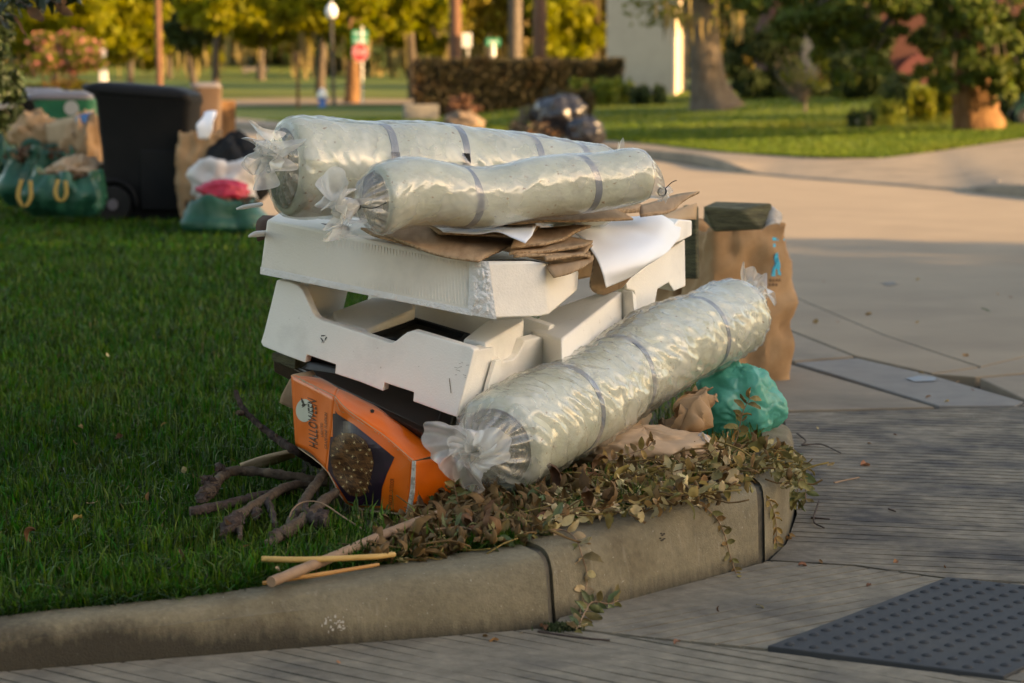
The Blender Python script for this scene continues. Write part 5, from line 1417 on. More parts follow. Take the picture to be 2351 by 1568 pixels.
for k in range(60):
    p, x = heap_pt(r_, 0.6, 1.2, (1230, 1800)); leaf_at('gold', p, 'small golden brown leaf in the heap, ' + where(x), 'small golden brown leaves in the heap', r_, 0.7)
for k in range(60):
    p, x = heap_pt(r_, 0.5, 1.2, (1500, 1846)); leaf_at('olive', p, 'wilted olive leaf in the heap, ' + where(x), 'wilted olive leaves in the heap', r_, 0.7)
for k in range(26):
    p, x = heap_pt(r_, 0.6, 1.1, (980, 1300)); leaf_at('green', p, 'grey green withered leaf in the heap, ' + where(x), 'grey green leaves in the heap', r_, 0.6)
# ---- sprigs: stem with leaves
def sprig(label, path, keys, step, r_, stem_r=0.0018, both=True, scale=1.0, flat=0.6, hang=False):
    P = crom(path, max(8, int(len(path) * 6)))
    root = thing('vine_sprig', label, 'vine', P[0], 'leafy vine sprigs by the kerb')
    mk('stem', *tube(path, [stem_r, stem_r * 0.6], 30, 6), M['stick'], root, smooth=180)
    acc = 0
    for i in range(1, len(P)):
        acc += (P[i] - P[i - 1]).length
        if acc < step: continue
        acc = 0
        t = (P[i] - P[i - 1]).normalized()
        for s in ((-1, 1) if both else (r_.choice((-1, 1)),)):
            if r_.random() < 0.12: continue
            me = r_.choice(PROTO[r_.choice(keys)])
            side = t.cross(Vector((0.15, -0.95, 0.3))).normalized() * s
            d = (side * r_.uniform(0.5, 1) + t * r_.uniform(0.1, 0.7) + Vector((0, -0.35, -0.5 if hang else 0.05)) * r_.uniform(0.2, 1)).normalized()
            nrm = (Vector((0.1, -0.75, 0.6)) + Vector((r_.gauss(0, flat), r_.gauss(0, flat), r_.gauss(0, flat)))).normalized()
            y = nrm.cross(d).normalized(); z = d.cross(y)
            o = bpy.data.objects.new('leaf', me); COL.objects.link(o); o.parent = root
            mt = Matrix((d, y, z)).transposed().to_4x4()
            mt.translation = P[i] - WL[root.name]
            o.matrix_local = mt @ Matrix.Scale(scale * r_.uniform(0.75, 1.15), 4)
ktree = obvh(*[o for o in COL.objects if o.name.startswith(('kerb_block', 'paving_slab'))])
def onk(pts, off=0.006): return [onto(ktree, x, y, off) or G(x, y, 0.02) for x, y in pts]
sprig('vine sprig with pale oval leaves hanging over the kerb by the wide joint', [G(1205, 1208, 0.185), G(1250, 1216, 0.188)] + onk([(1292, 1224), (1318, 1242), (1330, 1275), (1342, 1320), (1336, 1365), (1326, 1405), (1333, 1440), (1322, 1452)], 0.008), ['tan', 'olive', 'tan'], 0.034, r_, 0.0022, scale=0.9)
sprig('fresh green sprig on the pavement at the foot of the kerb joint', onk([(1330, 1448), (1345, 1420), (1362, 1400), (1385, 1385), (1405, 1378)], 0.02), ['green', 'green', 'olive'], 0.022, r_, 0.002, scale=0.85)
sprig('withered brown vine hanging down the middle of the kerb face', onk([(1586, 1150), (1612, 1165), (1640, 1190), (1658, 1225), (1668, 1262), (1680, 1300), (1688, 1318)], 0.006), ['gold', 'olive'], 0.022, r_, 0.002, scale=0.55, hang=True)
sprig('withered olive vine hanging beside the second kerb joint', onk([(1722, 1085), (1740, 1125), (1760, 1150), (1775, 1190), (1778, 1235), (1780, 1255)], 0.006), ['olive', 'gold'], 0.02, r_, 0.002, scale=0.65, hang=True)
for k, (x0, x1, lb) in enumerate(((1775, 1806, 'wilted olive vine drooping over the kerb, innermost of the drooping ones'), (1795, 1828, 'wilted olive vine drooping over the kerb, between two others'), (1812, 1846, 'wilted olive vine drooping over the kerb, outermost of the drooping ones'))):
    sprig(lb, [V(x0 - 40, 1035, 7.35), V(x0, 1030, 7.15), V(lerp(x0, x1, .5), 1052, 7.0), V(x1, 1090, 6.95), V(x1 + 4, 1145, 6.93)], ['olive', 'olive', 'green'], 0.012, r_, 0.002, scale=0.85, hang=True)
sprig('wilted sprig standing up in front of the teal bag', [V(1668, 1040, 6.95), V(1690, 1010, 6.95), V(1700, 970, 6.95), V(1708, 940, 6.95), V(1724, 912, 6.95)], ['olive', 'olive', 'gold'], 0.016, r_, 0.002, scale=0.8)
sprig('dry twig with golden leaves sticking up before the pale paper bag, nearest the roll', [V(1360, 1080, 6.75), V(1420, 1050, 6.75), V(1480, 1030, 6.75), V(1500, 1012, 6.75)], ['gold', 'tan'], 0.016, r_, 0.002, scale=0.85)
sprig('dry twig with golden leaves sticking up before the pale paper bag, nearest the teal bag', [V(1470, 1085, 6.8), V(1540, 1060, 6.82), V(1600, 1042, 6.84), V(1650, 1015, 6.86)], ['gold', 'tan', 'olive'], 0.016, r_, 0.002, scale=0.85)
sprig('grey green sprig in front of the knotted end of the leaning roll', [V(1058, 1200, 6.3), V(1052, 1160, 6.28), V(1045, 1125, 6.26), V(1042, 1100, 6.25)], ['green', 'green', 'olive'], 0.016, r_, 0.002, scale=0.85)
sprig('trailing olive sprig on the heap left of the wide kerb joint', [G(1000, 1215, .2), G(1060, 1210, .2), G(1110, 1225, .19), G(1150, 1222, .19)], ['green', 'olive'], 0.02, r_, 0.002, scale=0.85)
for (a_, lb) in ((((1480, 1140, .2), (1540, 1125, .215), (1620, 1110, .225), (1690, 1085, .23)), 'dark brown seed pod twig on the heap near the second kerb joint'), (((1560, 1130, .2), (1620, 1120, .21), (1700, 1092, .22), (1755, 1075, .21)), 'bare reddish twig lying on the kerb top near the second joint')):
    stickobj('twig', lb, list(a_), [0.004, 0.007, 0.006, 0.003], 'bark_dark' if 'pod' in lb else 'stick', 30, 8, 0.5, 90, 4, 'twig', 'twigs on the heap')
# ---- litter on the pavement and the lawn
for x, y, key, s in ((1120, 1464, 'small', 1.0), (1146, 1471, 'small', 1.3), (1204, 1454, 'tan', .5), (1252, 1451, 'small', 1.2), (772, 1523, 'small', 1.0), (1735, 1393, 'olive', .5), (1652, 1408, 'big', .2), (1832, 1300, 'small', 1.2), (1808, 1226, 'small', 1.6), (1818, 1240, 'small', 1.2), (1560, 1476, 'small', 1.0), (2000, 1345, 'small', .9), (1690, 1326, 'olive', .7), (1900, 1073, 'gold', .8), (1975, 1070, 'small', 1.6), (1985, 1066, 'small', 1.2), (1880, 985, 'tan', .5), (1796, 915, 'tan', .6), (2175, 1306, 'big', .2), (2060, 1290, 'small', 1.0), (1880, 1290, 'small', .8), (2050, 1000, 'small', .8), (2000, 1020, 'gold', .6)):
    p = onto(ktree, x, y, 0.004) or G(x, y, 0.004)
    leaf_at(key, p, 'small fallen leaf lying on the grooved pavement', 'fallen leaves on the pavement', r_, 0.25, 'fallen_leaf', s)
for k in range(16):
    x, y = r_.uniform(30, 640), 640 + 690 * r_.random()
    leaf_at(r_.choice(('gold', 'big', 'tan')), G(x, y, 0.155), 'small brown leaf lying among the blades of the near lawn', 'brown leaves on the near lawn', r_, 0.4, 'fallen_leaf', r_.uniform(0.4, 0.8))
leaf_at('green', G(2276, 716, 0.01), 'yellow green leaf lying on the street beyond the gutter', None, r_, 0.2, 'fallen_leaf', 1.5)
leaf_at('big', G(414, 1262, 0.15), 'brown curled leaf alone in the lawn near the kerb', None, r_, 0.4, 'fallen_leaf', 0.6)
leaf_at('tan', G(637, 1300, 0.16), 'tan curled leaf dangling by the ends of the canes', None, r_, 0.9, 'fallen_leaf', 0.9)
for pts, lb in ((((1880, 1150, .01), (1868, 1195, .008), (1892, 1212, .006)), 'thin dark twig on the pavement right of the drooping vines'), (((1862, 1188, .006), (1905, 1192, .006)), 'short straight twig beside the curved end of the kerb'), (((1915, 1108, .008), (1972, 1096, .008)), 'pale straw lying on the tyre-stained slab'), (((1830, 995, .01), (1850, 1012, .012), (1842, 1022, .01), (1885, 1020, .01), (1930, 1040, .008)), 'branched dark twig lying near the teal bag'), (((1235, 1450, .006), (1330, 1464, .008), (1400, 1470, .006)), 'brown twig on the pavement below the wide kerb joint'), (((2040, 1168, .005), (2056, 1174, .005)), 'tiny bit of twig in the middle of the tyre-stained slab')):
    stickobj('twig', lb, list(pts), [0.0028, 0.0022], 'stick' if 'pale' in lb else 'bark_dark', 20, 6, 0.2, 60, 1, 'twig', 'twigs on the pavement')
# weeds in the kerb joint
wx = nrs.normal(0, 0.02, 420); wy = nrs.normal(0, 0.013, 420)
jp = G(1268, 1444)
v_, t_ = blades(420, jp.x + wx + 0.02, jp.y + wy - 0.005, np.zeros(420), 0.008, 0.022, 0.005, 1.0)
mesh_tris('moss', v_, t_, mat('kerb_moss', (0.025, 0.045, 0.012), (0.045, 0.06, 0.02), 0.9, sc=30), off=jp, label='little dark green moss tuft at the foot of the wide kerb joint', kind='stuff')
smr = []
for k in range(26):
    x, y = 775 + r_.gauss(0, 14), 1432 + r_.gauss(0, 9)
    w_, h_ = r_.uniform(1.5, 5), r_.uniform(2, 9)
    smr.append([(x, y), (x + w_, y + 1), (x + w_ * .8, y + h_), (x - w_ * .3, y + h_ * .8)])
decal('pale_smear', ktree, smr, mat('pale_smear', (0.42, 0.40, 0.35), None, 0.9), kerb, 0.0015, kind='stuff')
dm = []
for zx, zy in ((1385, 712), (1402, 714), (1392, 722), (1380, 740), (1395, 748), (1404, 742), (1388, 752)):
    a_ = Z8(zx, zy); dm.append([(a_[0] + 3.2 * math.cos(R(t)), a_[1] + 2.2 * math.sin(R(t))) for t in range(0, 360, 60)])
decal('dark_spots', ktree, dm, M['joint'], kerb, 0.0015, kind='stuff')
for k in range(14):
    x, y = r_.uniform(1850, 2340), r_.uniform(560, 920)
    leaf_at(r_.choice(('small', 'tan', 'gold')), G(x, y, 0.008), 'tiny leaf scrap on the street beyond the gutter', 'leaf scraps on the street', r_, 0.25, 'fallen_leaf', r_.uniform(0.7, 1.3))
# spray-paint marks on the street
mk('paint_mark', *prism([G(x, y, 0.003) for x, y in ((2080, 868), (2110, 862), (2150, 866), (2148, 874), (2100, 876))], [G(x, y, 0.0045) for x, y in ((2080, 868), (2110, 862), (2150, 866), (2148, 874), (2100, 876))]), mat('pale_blue_paint', (0.20, 0.27, 0.32), (0.26, 0.26, 0.25), 0.9, sc=30), gut, smooth=0)
mk('paint_mark', *prism([G(x, y, 0.003) for x, y in ((2025, 648), (2050, 646), (2060, 652), (2035, 655))], [G(x, y, 0.0045) for x, y in ((2025, 648), (2050, 646), (2060, 652), (2035, 655))]), M['slab_blue'], road, smooth=0)
# ================================================================== BACKGROUND
M['fol_lit'] = mat('yellow_green_foliage', (0.18, 0.19, 0.003), (0.24, 0.235, 0.004), 0.7, sc=0.6, island=0.3, transl=0.5)
M['fol_oak'] = mat('oak_foliage', (0.11, 0.13, 0.005), (0.17, 0.17, 0.007), 0.7, sc=0.5, island=0.35, transl=0.45)
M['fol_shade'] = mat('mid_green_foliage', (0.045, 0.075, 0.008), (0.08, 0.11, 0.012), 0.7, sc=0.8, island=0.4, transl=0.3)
M['fol_dark'] = mat('dark_foliage', (0.03, 0.05, 0.012), (0.05, 0.075, 0.016), 0.7, sc=0.8, island=0.4, transl=0.25)
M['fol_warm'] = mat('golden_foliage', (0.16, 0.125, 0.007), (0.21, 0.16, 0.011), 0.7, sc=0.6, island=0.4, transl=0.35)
M['fol_hedge'] = mat('reddish_hedge_leaves', (0.034, 0.030, 0.011), (0.055, 0.044, 0.015), 0.7, sc=1.5, island=0.25, transl=0.25, c3=(0.08, 0.042, 0.013), sc3=0.9)
M['fol_lime'] = mat('lime_shrub_leaves', (0.13, 0.17, 0.015), (0.18, 0.21, 0.02), 0.6, sc=2, island=0.35, transl=0.3)
M['moss_hang'] = mat('hanging_moss', (0.17, 0.135, 0.05), (0.25, 0.20, 0.085), 0.95, sc=0.8, island=0.4, transl=0.3)
M['pink'] = mat('pink_blossom', (0.5, 0.16, 0.14), (0.55, 0.26, 0.2), 0.8, sc=2, island=0.3, transl=0.3)
M['trunk'] = mat('grey_tree_bark', (0.085, 0.068, 0.052), (0.135, 0.11, 0.085), 0.95, sc=6, bump=1, bsc=12, bdist=0.04, stretch=(1, 1, 0.4))
M['trunk_red'] = mat('reddish_pine_bark', (0.12, 0.058, 0.035), (0.17, 0.088, 0.055), 0.95, sc=5, bump=1, bsc=10, bdist=0.04, stretch=(1, 1, 0.4))
M['trunk_dark'] = mat('dark_tree_bark', (0.06, 0.048, 0.037), (0.10, 0.08, 0.06), 0.95, sc=6, bump=1, bsc=12, bdist=0.04)
M['trunk_warm'] = mat('brown_fibrous_bark', (0.085, 0.04, 0.016), (0.215, 0.115, 0.05), 0.95, sc=7, bump=1, bsc=9, bdist=0.05, stretch=(1, 1, 0.35))
M['magnolia'] = mat('glossy_magnolia_leaves', (0.018, 0.035, 0.014), (0.03, 0.05, 0.018), 0.3, sc=1.5, island=0.4, spec=0.6, transl=0.12)
M['magnolia_back'] = mat('rusty_leaf_back', (0.10, 0.05, 0.02), None, 0.8)

def cloud(centres, n, size, asp=0.55, rs=None, up=0.0, flat=False):
    """Leaf-sized folded faces scattered through lumps: centres = (x, y, z, rx, ry, rz)."""
    rs = rs or nrs
    c = np.array(centres, dtype=float)
    wgt = c[:, 3] * c[:, 4] * c[:, 5]; wgt = wgt / wgt.sum()
    idx = rs.choice(len(c), n, p=wgt)
    d = rs.normal(0, 1, (n, 3)); d /= np.linalg.norm(d, axis=1, keepdims=True)
    rad = rs.uniform(0, 1, (n, 1)) ** 0.42
    jit = 1 + rs.normal(0, 0.12, (n, 1))
    P = c[idx, :3] + d * rad * jit * c[idx, 3:6]
    a = rs.normal(0, 1, (n, 3)); a[:, 2] -= up; a /= np.linalg.norm(a, axis=1, keepdims=True)
    b = np.cross(a, rs.normal(0, 1, (n, 3))); b /= np.maximum(1e-6, np.linalg.norm(b, axis=1, keepdims=True))
    m = np.cross(a, b)
    L = (size * rs.uniform(0.6, 1.35, (n, 1)))
    W = L * asp / 2
    v = np.stack([P - a * L / 2, P + b * W - m * W * 0.35, P + a * L / 2, P - b * W - m * W * 0.35, P], 1)
    v[:, 4] += m * W * 0.25
    t = np.array([[0, 1, 4], [1, 2, 4], [2, 3, 4], [3, 0, 4]]) if not flat else np.array([[0, 1, 2], [0, 2, 3]])
    tr = (np.arange(n)[:, None, None] * 5 + t[None]).reshape(-1, 3)
    return v.reshape(-1, 3), tr
def lumps(c, rx, ry, rz, n, k=0.38, seed=0):
    """Smaller lumps spread through an ellipsoid so that the outline is uneven and has gaps."""
    q = random.Random(seed)
    out = []
    while len(out) < n:
        d = Vector((q.uniform(-1, 1), q.uniform(-1, 1), q.uniform(-1, 1)))
        if d.length > 1: continue
        s = k * q.uniform(0.6, 1.25)
        out.append((c[0] + d.x * rx, c[1] + d.y * ry, c[2] + d.z * rz, rx * s, ry * s, rz * s))
    return out
def crown(root, cl, n, size, m, name='crown', asp=0.55, up=0.0, flat=True):
    v, t = cloud(cl, n, size, asp, up=up, flat=flat)
    return mesh_tris(name, v, t, M[m], root)
def moss(root, cl, n, length, m='moss_hang'):
    """Long hanging tufts: narrow pointed strips that droop straight down."""
    c = np.array(cl, dtype=float)
    idx = nrs.randint(0, len(c), n)
    d = nrs.normal(0, 0.55, (n, 3))
    P = c[idx, :3] + d * c[idx, 3:6]
    L = length * nrs.uniform(0.35, 1.4, n); W = L * nrs.uniform(0.05, 0.13, n)
    an = nrs.uniform(0, 6.28, n)
    sx, sy = np.cos(an) * W / 2, np.sin(an) * W / 2
    z = np.zeros(n)
    v = np.stack([P + np.stack([-sx, -sy, z], 1), P + np.stack([sx, sy, z], 1), P + np.stack([sx * 1.2 + 0.1 * L * nrs.normal(0, .3, n), sy * 1.2, -L * 0.55], 1), P + np.stack([-sx * 0.9, -sy, -L * 0.6], 1), P + np.stack([0.1 * L * nrs.normal(0, .5, n), z, -L], 1)], 1)
    t = np.array([[0, 1, 2], [0, 2, 3], [3, 2, 4]])
    tr = (np.arange(n)[:, None, None] * 5 + t[None]).reshape(-1, 3)
    return mesh_tris('hanging_moss', v.reshape(-1, 3), tr, M[m], root, kind='stuff')
def trunk(root, pts, radii, m='trunk', n=24, seg=14, rough=0.12, name='trunk', seed=0):
    return mk(name, *tube(pts, radii, n, seg, rough, 2.2, seed), M[m], root, smooth=180)
PK = 'trees in the park beyond the street'
def pxm(D): return D / F                # metres per picture unit at distance D

# ---- far wood that closes the view
def woodland():
    cl = []
    q = random.Random(3)
    for k in range(300):
        D = q.uniform(168, 205); x = q.uniform(-0.26, 0.26) * D
        z = q.uniform(0.5, 17)
        cl.append((x, D, z, q.uniform(2, 4.5), q.uniform(1.5, 3), q.uniform(1.0, 2.6)))
    v, t = cloud(cl, 60000, 0.95, 0.7, flat=True)
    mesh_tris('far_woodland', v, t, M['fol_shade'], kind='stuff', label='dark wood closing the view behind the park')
    cl2 = [(c[0], c[1] - 6, c[2] + 1, c[3], 1.5, c[5]) for c in cl[::2]]  # golden leaf layer paints sunlight onto the wood so gaps look bright
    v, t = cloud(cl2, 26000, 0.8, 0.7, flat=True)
    mesh_tris('far_woodland', v, t, M['fol_warm'], kind='stuff', label='edge of the wood behind the park, its sunlight painted as golden leaves')
woodland()
# ---- park trees
def park_tree(label, x, D, tw, crowns, n, size, m, lean=0.0, moss_n=0, moss_l=1.2, trunk_m='trunk_dark', seed=0, top=6.0, moss_m='moss_hang', second=None):
    f = FP(x, 300, D)
    root = thing('park_tree', label, 'tree', f, PK)
    r0 = tw * pxm(D) / 2
    tp = [f + Vector((0, 0, -0.1)), f + Vector((lean * 0.2, 0, top * 0.25)), f + Vector((lean * 0.6, 0.1, top * 0.6)), f + Vector((lean, 0.2, top))]
    trunk(root, tp, [r0 * 1.35, r0, r0 * 0.85, r0 * 0.6], trunk_m, seed=seed)
    cl = []
    for (x0, x1, y0, y1, dd, nn) in crowns:      # crown masses given by their extent in the view
        a_, b_ = V(x0, y1, D + dd), V(x1, y0, D + dd)
        c_ = (a_ + b_) / 2
        cl += lumps(c_, (b_.x - a_.x) / 2, min((b_.x - a_.x) / 2, 4.5) * 0.8, (b_.z - a_.z) / 2, nn, seed=seed + x0)
        for k in range(2):                        # limbs into the crown
            e = c_ + Vector((rnd.uniform(-.5, .5) * (b_.x - a_.x) * .6, rnd.uniform(-1, 1), rnd.uniform(-.2, .3) * (b_.z - a_.z)))
            trunk(root, [tp[2], tp[2].lerp(e, 0.5) + Vector((0, 0, 0.4)), e], [r0 * 0.5, r0 * 0.3, r0 * 0.12], trunk_m, 10, 7, name='limb')
    crown(root, cl, int(n * 1.7), size * 1.25, m)
    if second: crown(root, cl[::2], n // 2, size * 1.2, second, name='crown')
    moss_n = int(moss_n * 0.42)
    if moss_n:
        moss(root, [(c[0], c[1] - c[4] * 0.5, c[2] - c[5] * 0.4, c[3], c[4], c[5]) for c in cl], moss_n, moss_l, moss_m)
    return root
park_tree('golden leaved park tree hung with moss, behind the pink flowering shrub', 300, 128, 12, [(170, 420, -120, 70, -6, 20), (190, 350, 30, 130, -7, 12), (320, 500, -60, 60, -5, 14)], 12000, 0.34, 'fol_lit', 0.5, 260, 1.3, seed=1, second='fol_warm')
park_tree('dark leaning park tree with a rounded dark clump of leaves', 455, 96, 16, [(385, 485, 28, 112, 0, 8), (360, 470, -90, 10, 2, 8)], 4200, 0.24, 'fol_dark', -0.8, 60, 0.9, seed=2, top=3.5)
park_tree('tall dark trunked park tree left of the bright green oak', 497, 104, 16, [(440, 560, -160, -10, 0, 8), (470, 520, -20, 40, 1, 4)], 2600, 0.3, 'fol_dark', 0.1, 60, 1.0, seed=3, top=9)
park_tree('broad bright green park oak over the lamp post', 735, 112, 20, [(495, 670, -70, 84, -6, 20), (620, 800, -90, 70, -8, 22), (750, 930, -80, 84, -7, 22), (870, 1045, -50, 112, -6, 22), (540, 720, 40, 98, -4, 8), (770, 870, 20, 104, -9, 10)], 42000, 0.34, 'fol_lit', 0.3, 500, 1.1, seed=4, top=4.5, second='fol_lit')
park_tree('dark leaning park tree at the right edge of the bright green oak', 950, 100, 20, [(900, 1010, -120, 20, 0, 8), (985, 1045, 60, 140, -2, 6)], 4200, 0.26, 'fol_oak', -0.35, 120, 1.0, seed=5, top=6)
park_tree('short thick sunlit park trunk beside the stop sign', 808, 92, 30, [(740, 860, -60, 60, 0, 10), (770, 850, 50, 128, -1.2, 9)], 5000, 0.26, 'fol_lit', 0.2, 0, trunk_m='trunk_warm', seed=6, top=4.5)
park_tree('moss draped park tree behind the pine trunks', 1120, 132, 22, [(1040, 1160, -100, 80, -8, 16), (1140, 1260, -110, 110, -6, 16)], 10000, 0.34, 'fol_warm', 0.4, 1300, 2.0, seed=7, top=8, second='fol_lit')
park_tree('moss draped park tree nearest the pale house wall', 1320, 128, 22, [(1240, 1330, -110, 100, -6, 16), (1310, 1420, -110, 125, -7, 18)], 10000, 0.34, 'fol_warm', 0.2, 1700, 2.2, seed=8, top=8, second='fol_lit')
park_tree('yellow green park tree low behind the bench', 600, 140, 16, [(500, 610, 30, 120, 0, 8), (640, 740, 70, 140, 1, 6)], 4200, 0.32, 'fol_warm', 0.1, 300, 1.4, seed=9, top=4)
park_tree('yellow green park tree at far left behind the white post', 130, 118, 14, [(20, 150, -140, 50, -4, 14), (120, 250, -120, 60, -5, 16), (0, 110, 20, 110, -2, 10)], 9000, 0.32, 'fol_lit', 0.1, 200, 1.2, seed=10, top=6)
park_tree('dim bushy park tree between the oak trunk and the pines', 1010, 140, 14, [(880, 1060, 60, 150, 4, 10)], 3600, 0.32, 'fol_dark', 0.1, 500, 1.6, seed=11, top=4)
park_tree('dim bushy park tree behind the stop sign', 840, 150, 14, [(700, 900, 80, 160, 0, 10)], 3600, 0.34, 'fol_dark', 0.1, 300, 1.6, seed=12, top=4)
park_tree('yellow green bushy park tree behind the slim wooden pole', 390, 145, 12, [(270, 420, 70, 150, 0, 8), (420, 520, 90, 150, 1, 6)], 4000, 0.32, 'fol_lit', 0.1, 150, 1.2, seed=13, top=4)
def fill_crown(root, x0, x1, y0, y1, D, n, size, m, rx=34, rz=20, seed=0):
    q = random.Random(seed); cl = []
    x = x0
    while x < x1:
        y = y0
        while y < y1:
            Dx = D - 0.75 * (x1 - x) * pxm(D)
            c_ = V(x + q.uniform(-14, 14), y + q.uniform(-8, 8), Dx + q.uniform(-.8, .8)); k = pxm(D) * q.uniform(0.6, 1.15)
            cl.append((c_.x, c_.y, c_.z, rx * k, 0.55, rz * k)); y += 24
        x += 34
    crown(root, cl, n, size, m)
PT = {o['label']: o for o in COL.objects if o.name.startswith('park_tree')}
fill_crown(PT['broad bright green park oak over the lamp post'], 440, 1050, -30, 66, 103, 30000, .33, 'fol_lit', seed=1)
fill_crown(PT['broad bright green park oak over the lamp post'], 490, 1040, -20, 74, 99, 15000, .33, 'fol_lit', seed=2)
fill_crown(PT['golden leaved park tree hung with moss, behind the pink flowering shrub'], 190, 470, -30, 96, 119, 17000, .34, 'fol_lit', seed=3)
fill_crown(PT['yellow green park tree at far left behind the white post'], 30, 250, -30, 80, 111, 12000, .33, 'fol_lit', seed=4)
fill_crown(PT['moss draped park tree behind the pine trunks'], 1060, 1240, -30, 90, 122, 7000, .34, 'fol_warm', seed=5)
fill_crown(PT['moss draped park tree nearest the pale house wall'], 1250, 1400, -30, 116, 121, 7000, .34, 'fol_lit', seed=6)
for x, D, wd, m, lb in ((1045, 88, 26, 'trunk_red', 'tall straight pine, leftmost of the three behind the hedge'), (1182, 95, 30, 'trunk', 'greyish pine, middle of the three behind the hedge'), (1238, 85, 28, 'trunk_red', 'reddest pine, rightmost of the three behind the hedge')):
    f = FP(x, 300, D); r0 = wd * pxm(D) / 2
    t_ = thing('pine_tree', lb, 'tree', f, 'pine trees behind the hedge')
    trunk(t_, [f + Vector((0, 0, -.1)), f + Vector((0.02, 0, 4)), f + Vector((0.08, 0, 9)), f + Vector((0.1, 0, 13))], [r0 * 1.15, r0, r0 * 0.85, r0 * 0.5], m, seed=x)
    crown(t_, lumps(f + Vector((0.1, 0, 12.5)), 2.2, 2.2, 2.0, 8, seed=x), 1400, 0.3, 'fol_dark')
# ---- pink flowering shrub
f = FP(140, 260, 62)
t_ = thing('flowering_shrub', 'pink flowering shrub behind the left rubbish pile', 'shrub', f)
for k in range(6):
    e = V(60 + 30 * k, 120 - (k % 3) * 15, 62 + (k % 2) * 0.6)
    trunk(t_, [f + Vector(((k - 3) * .08, 0, 0)), f.lerp(e, 0.5) + Vector((0, 0, .2)), e], [0.04, 0.03, 0.012], 'trunk_warm', 10, 6, name='stem')
sc_ = lumps(V(135, 128, 62), 1.05, 0.9, 0.66, 16, 0.36, 5)
crown(t_, sc_, 3000, 0.13, 'fol_oak', name='foliage'); crown(t_, sc_, 1100, 0.13, 'pink', name='blossom')
crown(t_, lumps(V(130, 215, 62.5), 1.0, 0.6, 0.35, 8, 0.4, 6), 1300, 0.14, 'fol_warm', name='foliage')
# ---- dark shrub at the left edge, close
M['fol_black'] = mat('dark_evergreen_leaves', (0.018, 0.034, 0.012), (0.028, 0.048, 0.015), 0.5, sc=2, island=0.4, transl=0.15)
f = Vector((V(-45, 300, 16.5).x, 16.5, 0.12))
t_ = thing('evergreen_shrub', 'dark evergreen shrub at the left edge of the view', 'shrub', f)
trunk(t_, [f, f + Vector((0, 0, 0.8)), f + Vector((0.1, 0, 1.8))], [0.06, 0.05, 0.03], 'trunk_dark', 10, 8, name='stem')
cl = []
for x, y, r_x, r_z in ((-30, 20, 62, 60), (-40, 110, 66, 70), (-35, 180, 84, 62), (-30, 240, 72, 45), (-60, 290, 60, 30), (12, 205, 40, 30)):
    c_ = V(x, y, 16.5); k = pxm(16.5)
    cl += lumps(c_, r_x * k, 0.35, r_z * k, 7, 0.45, x + y)
crown(t_, cl, 9000, 0.052, 'fol_black', name='foliage')

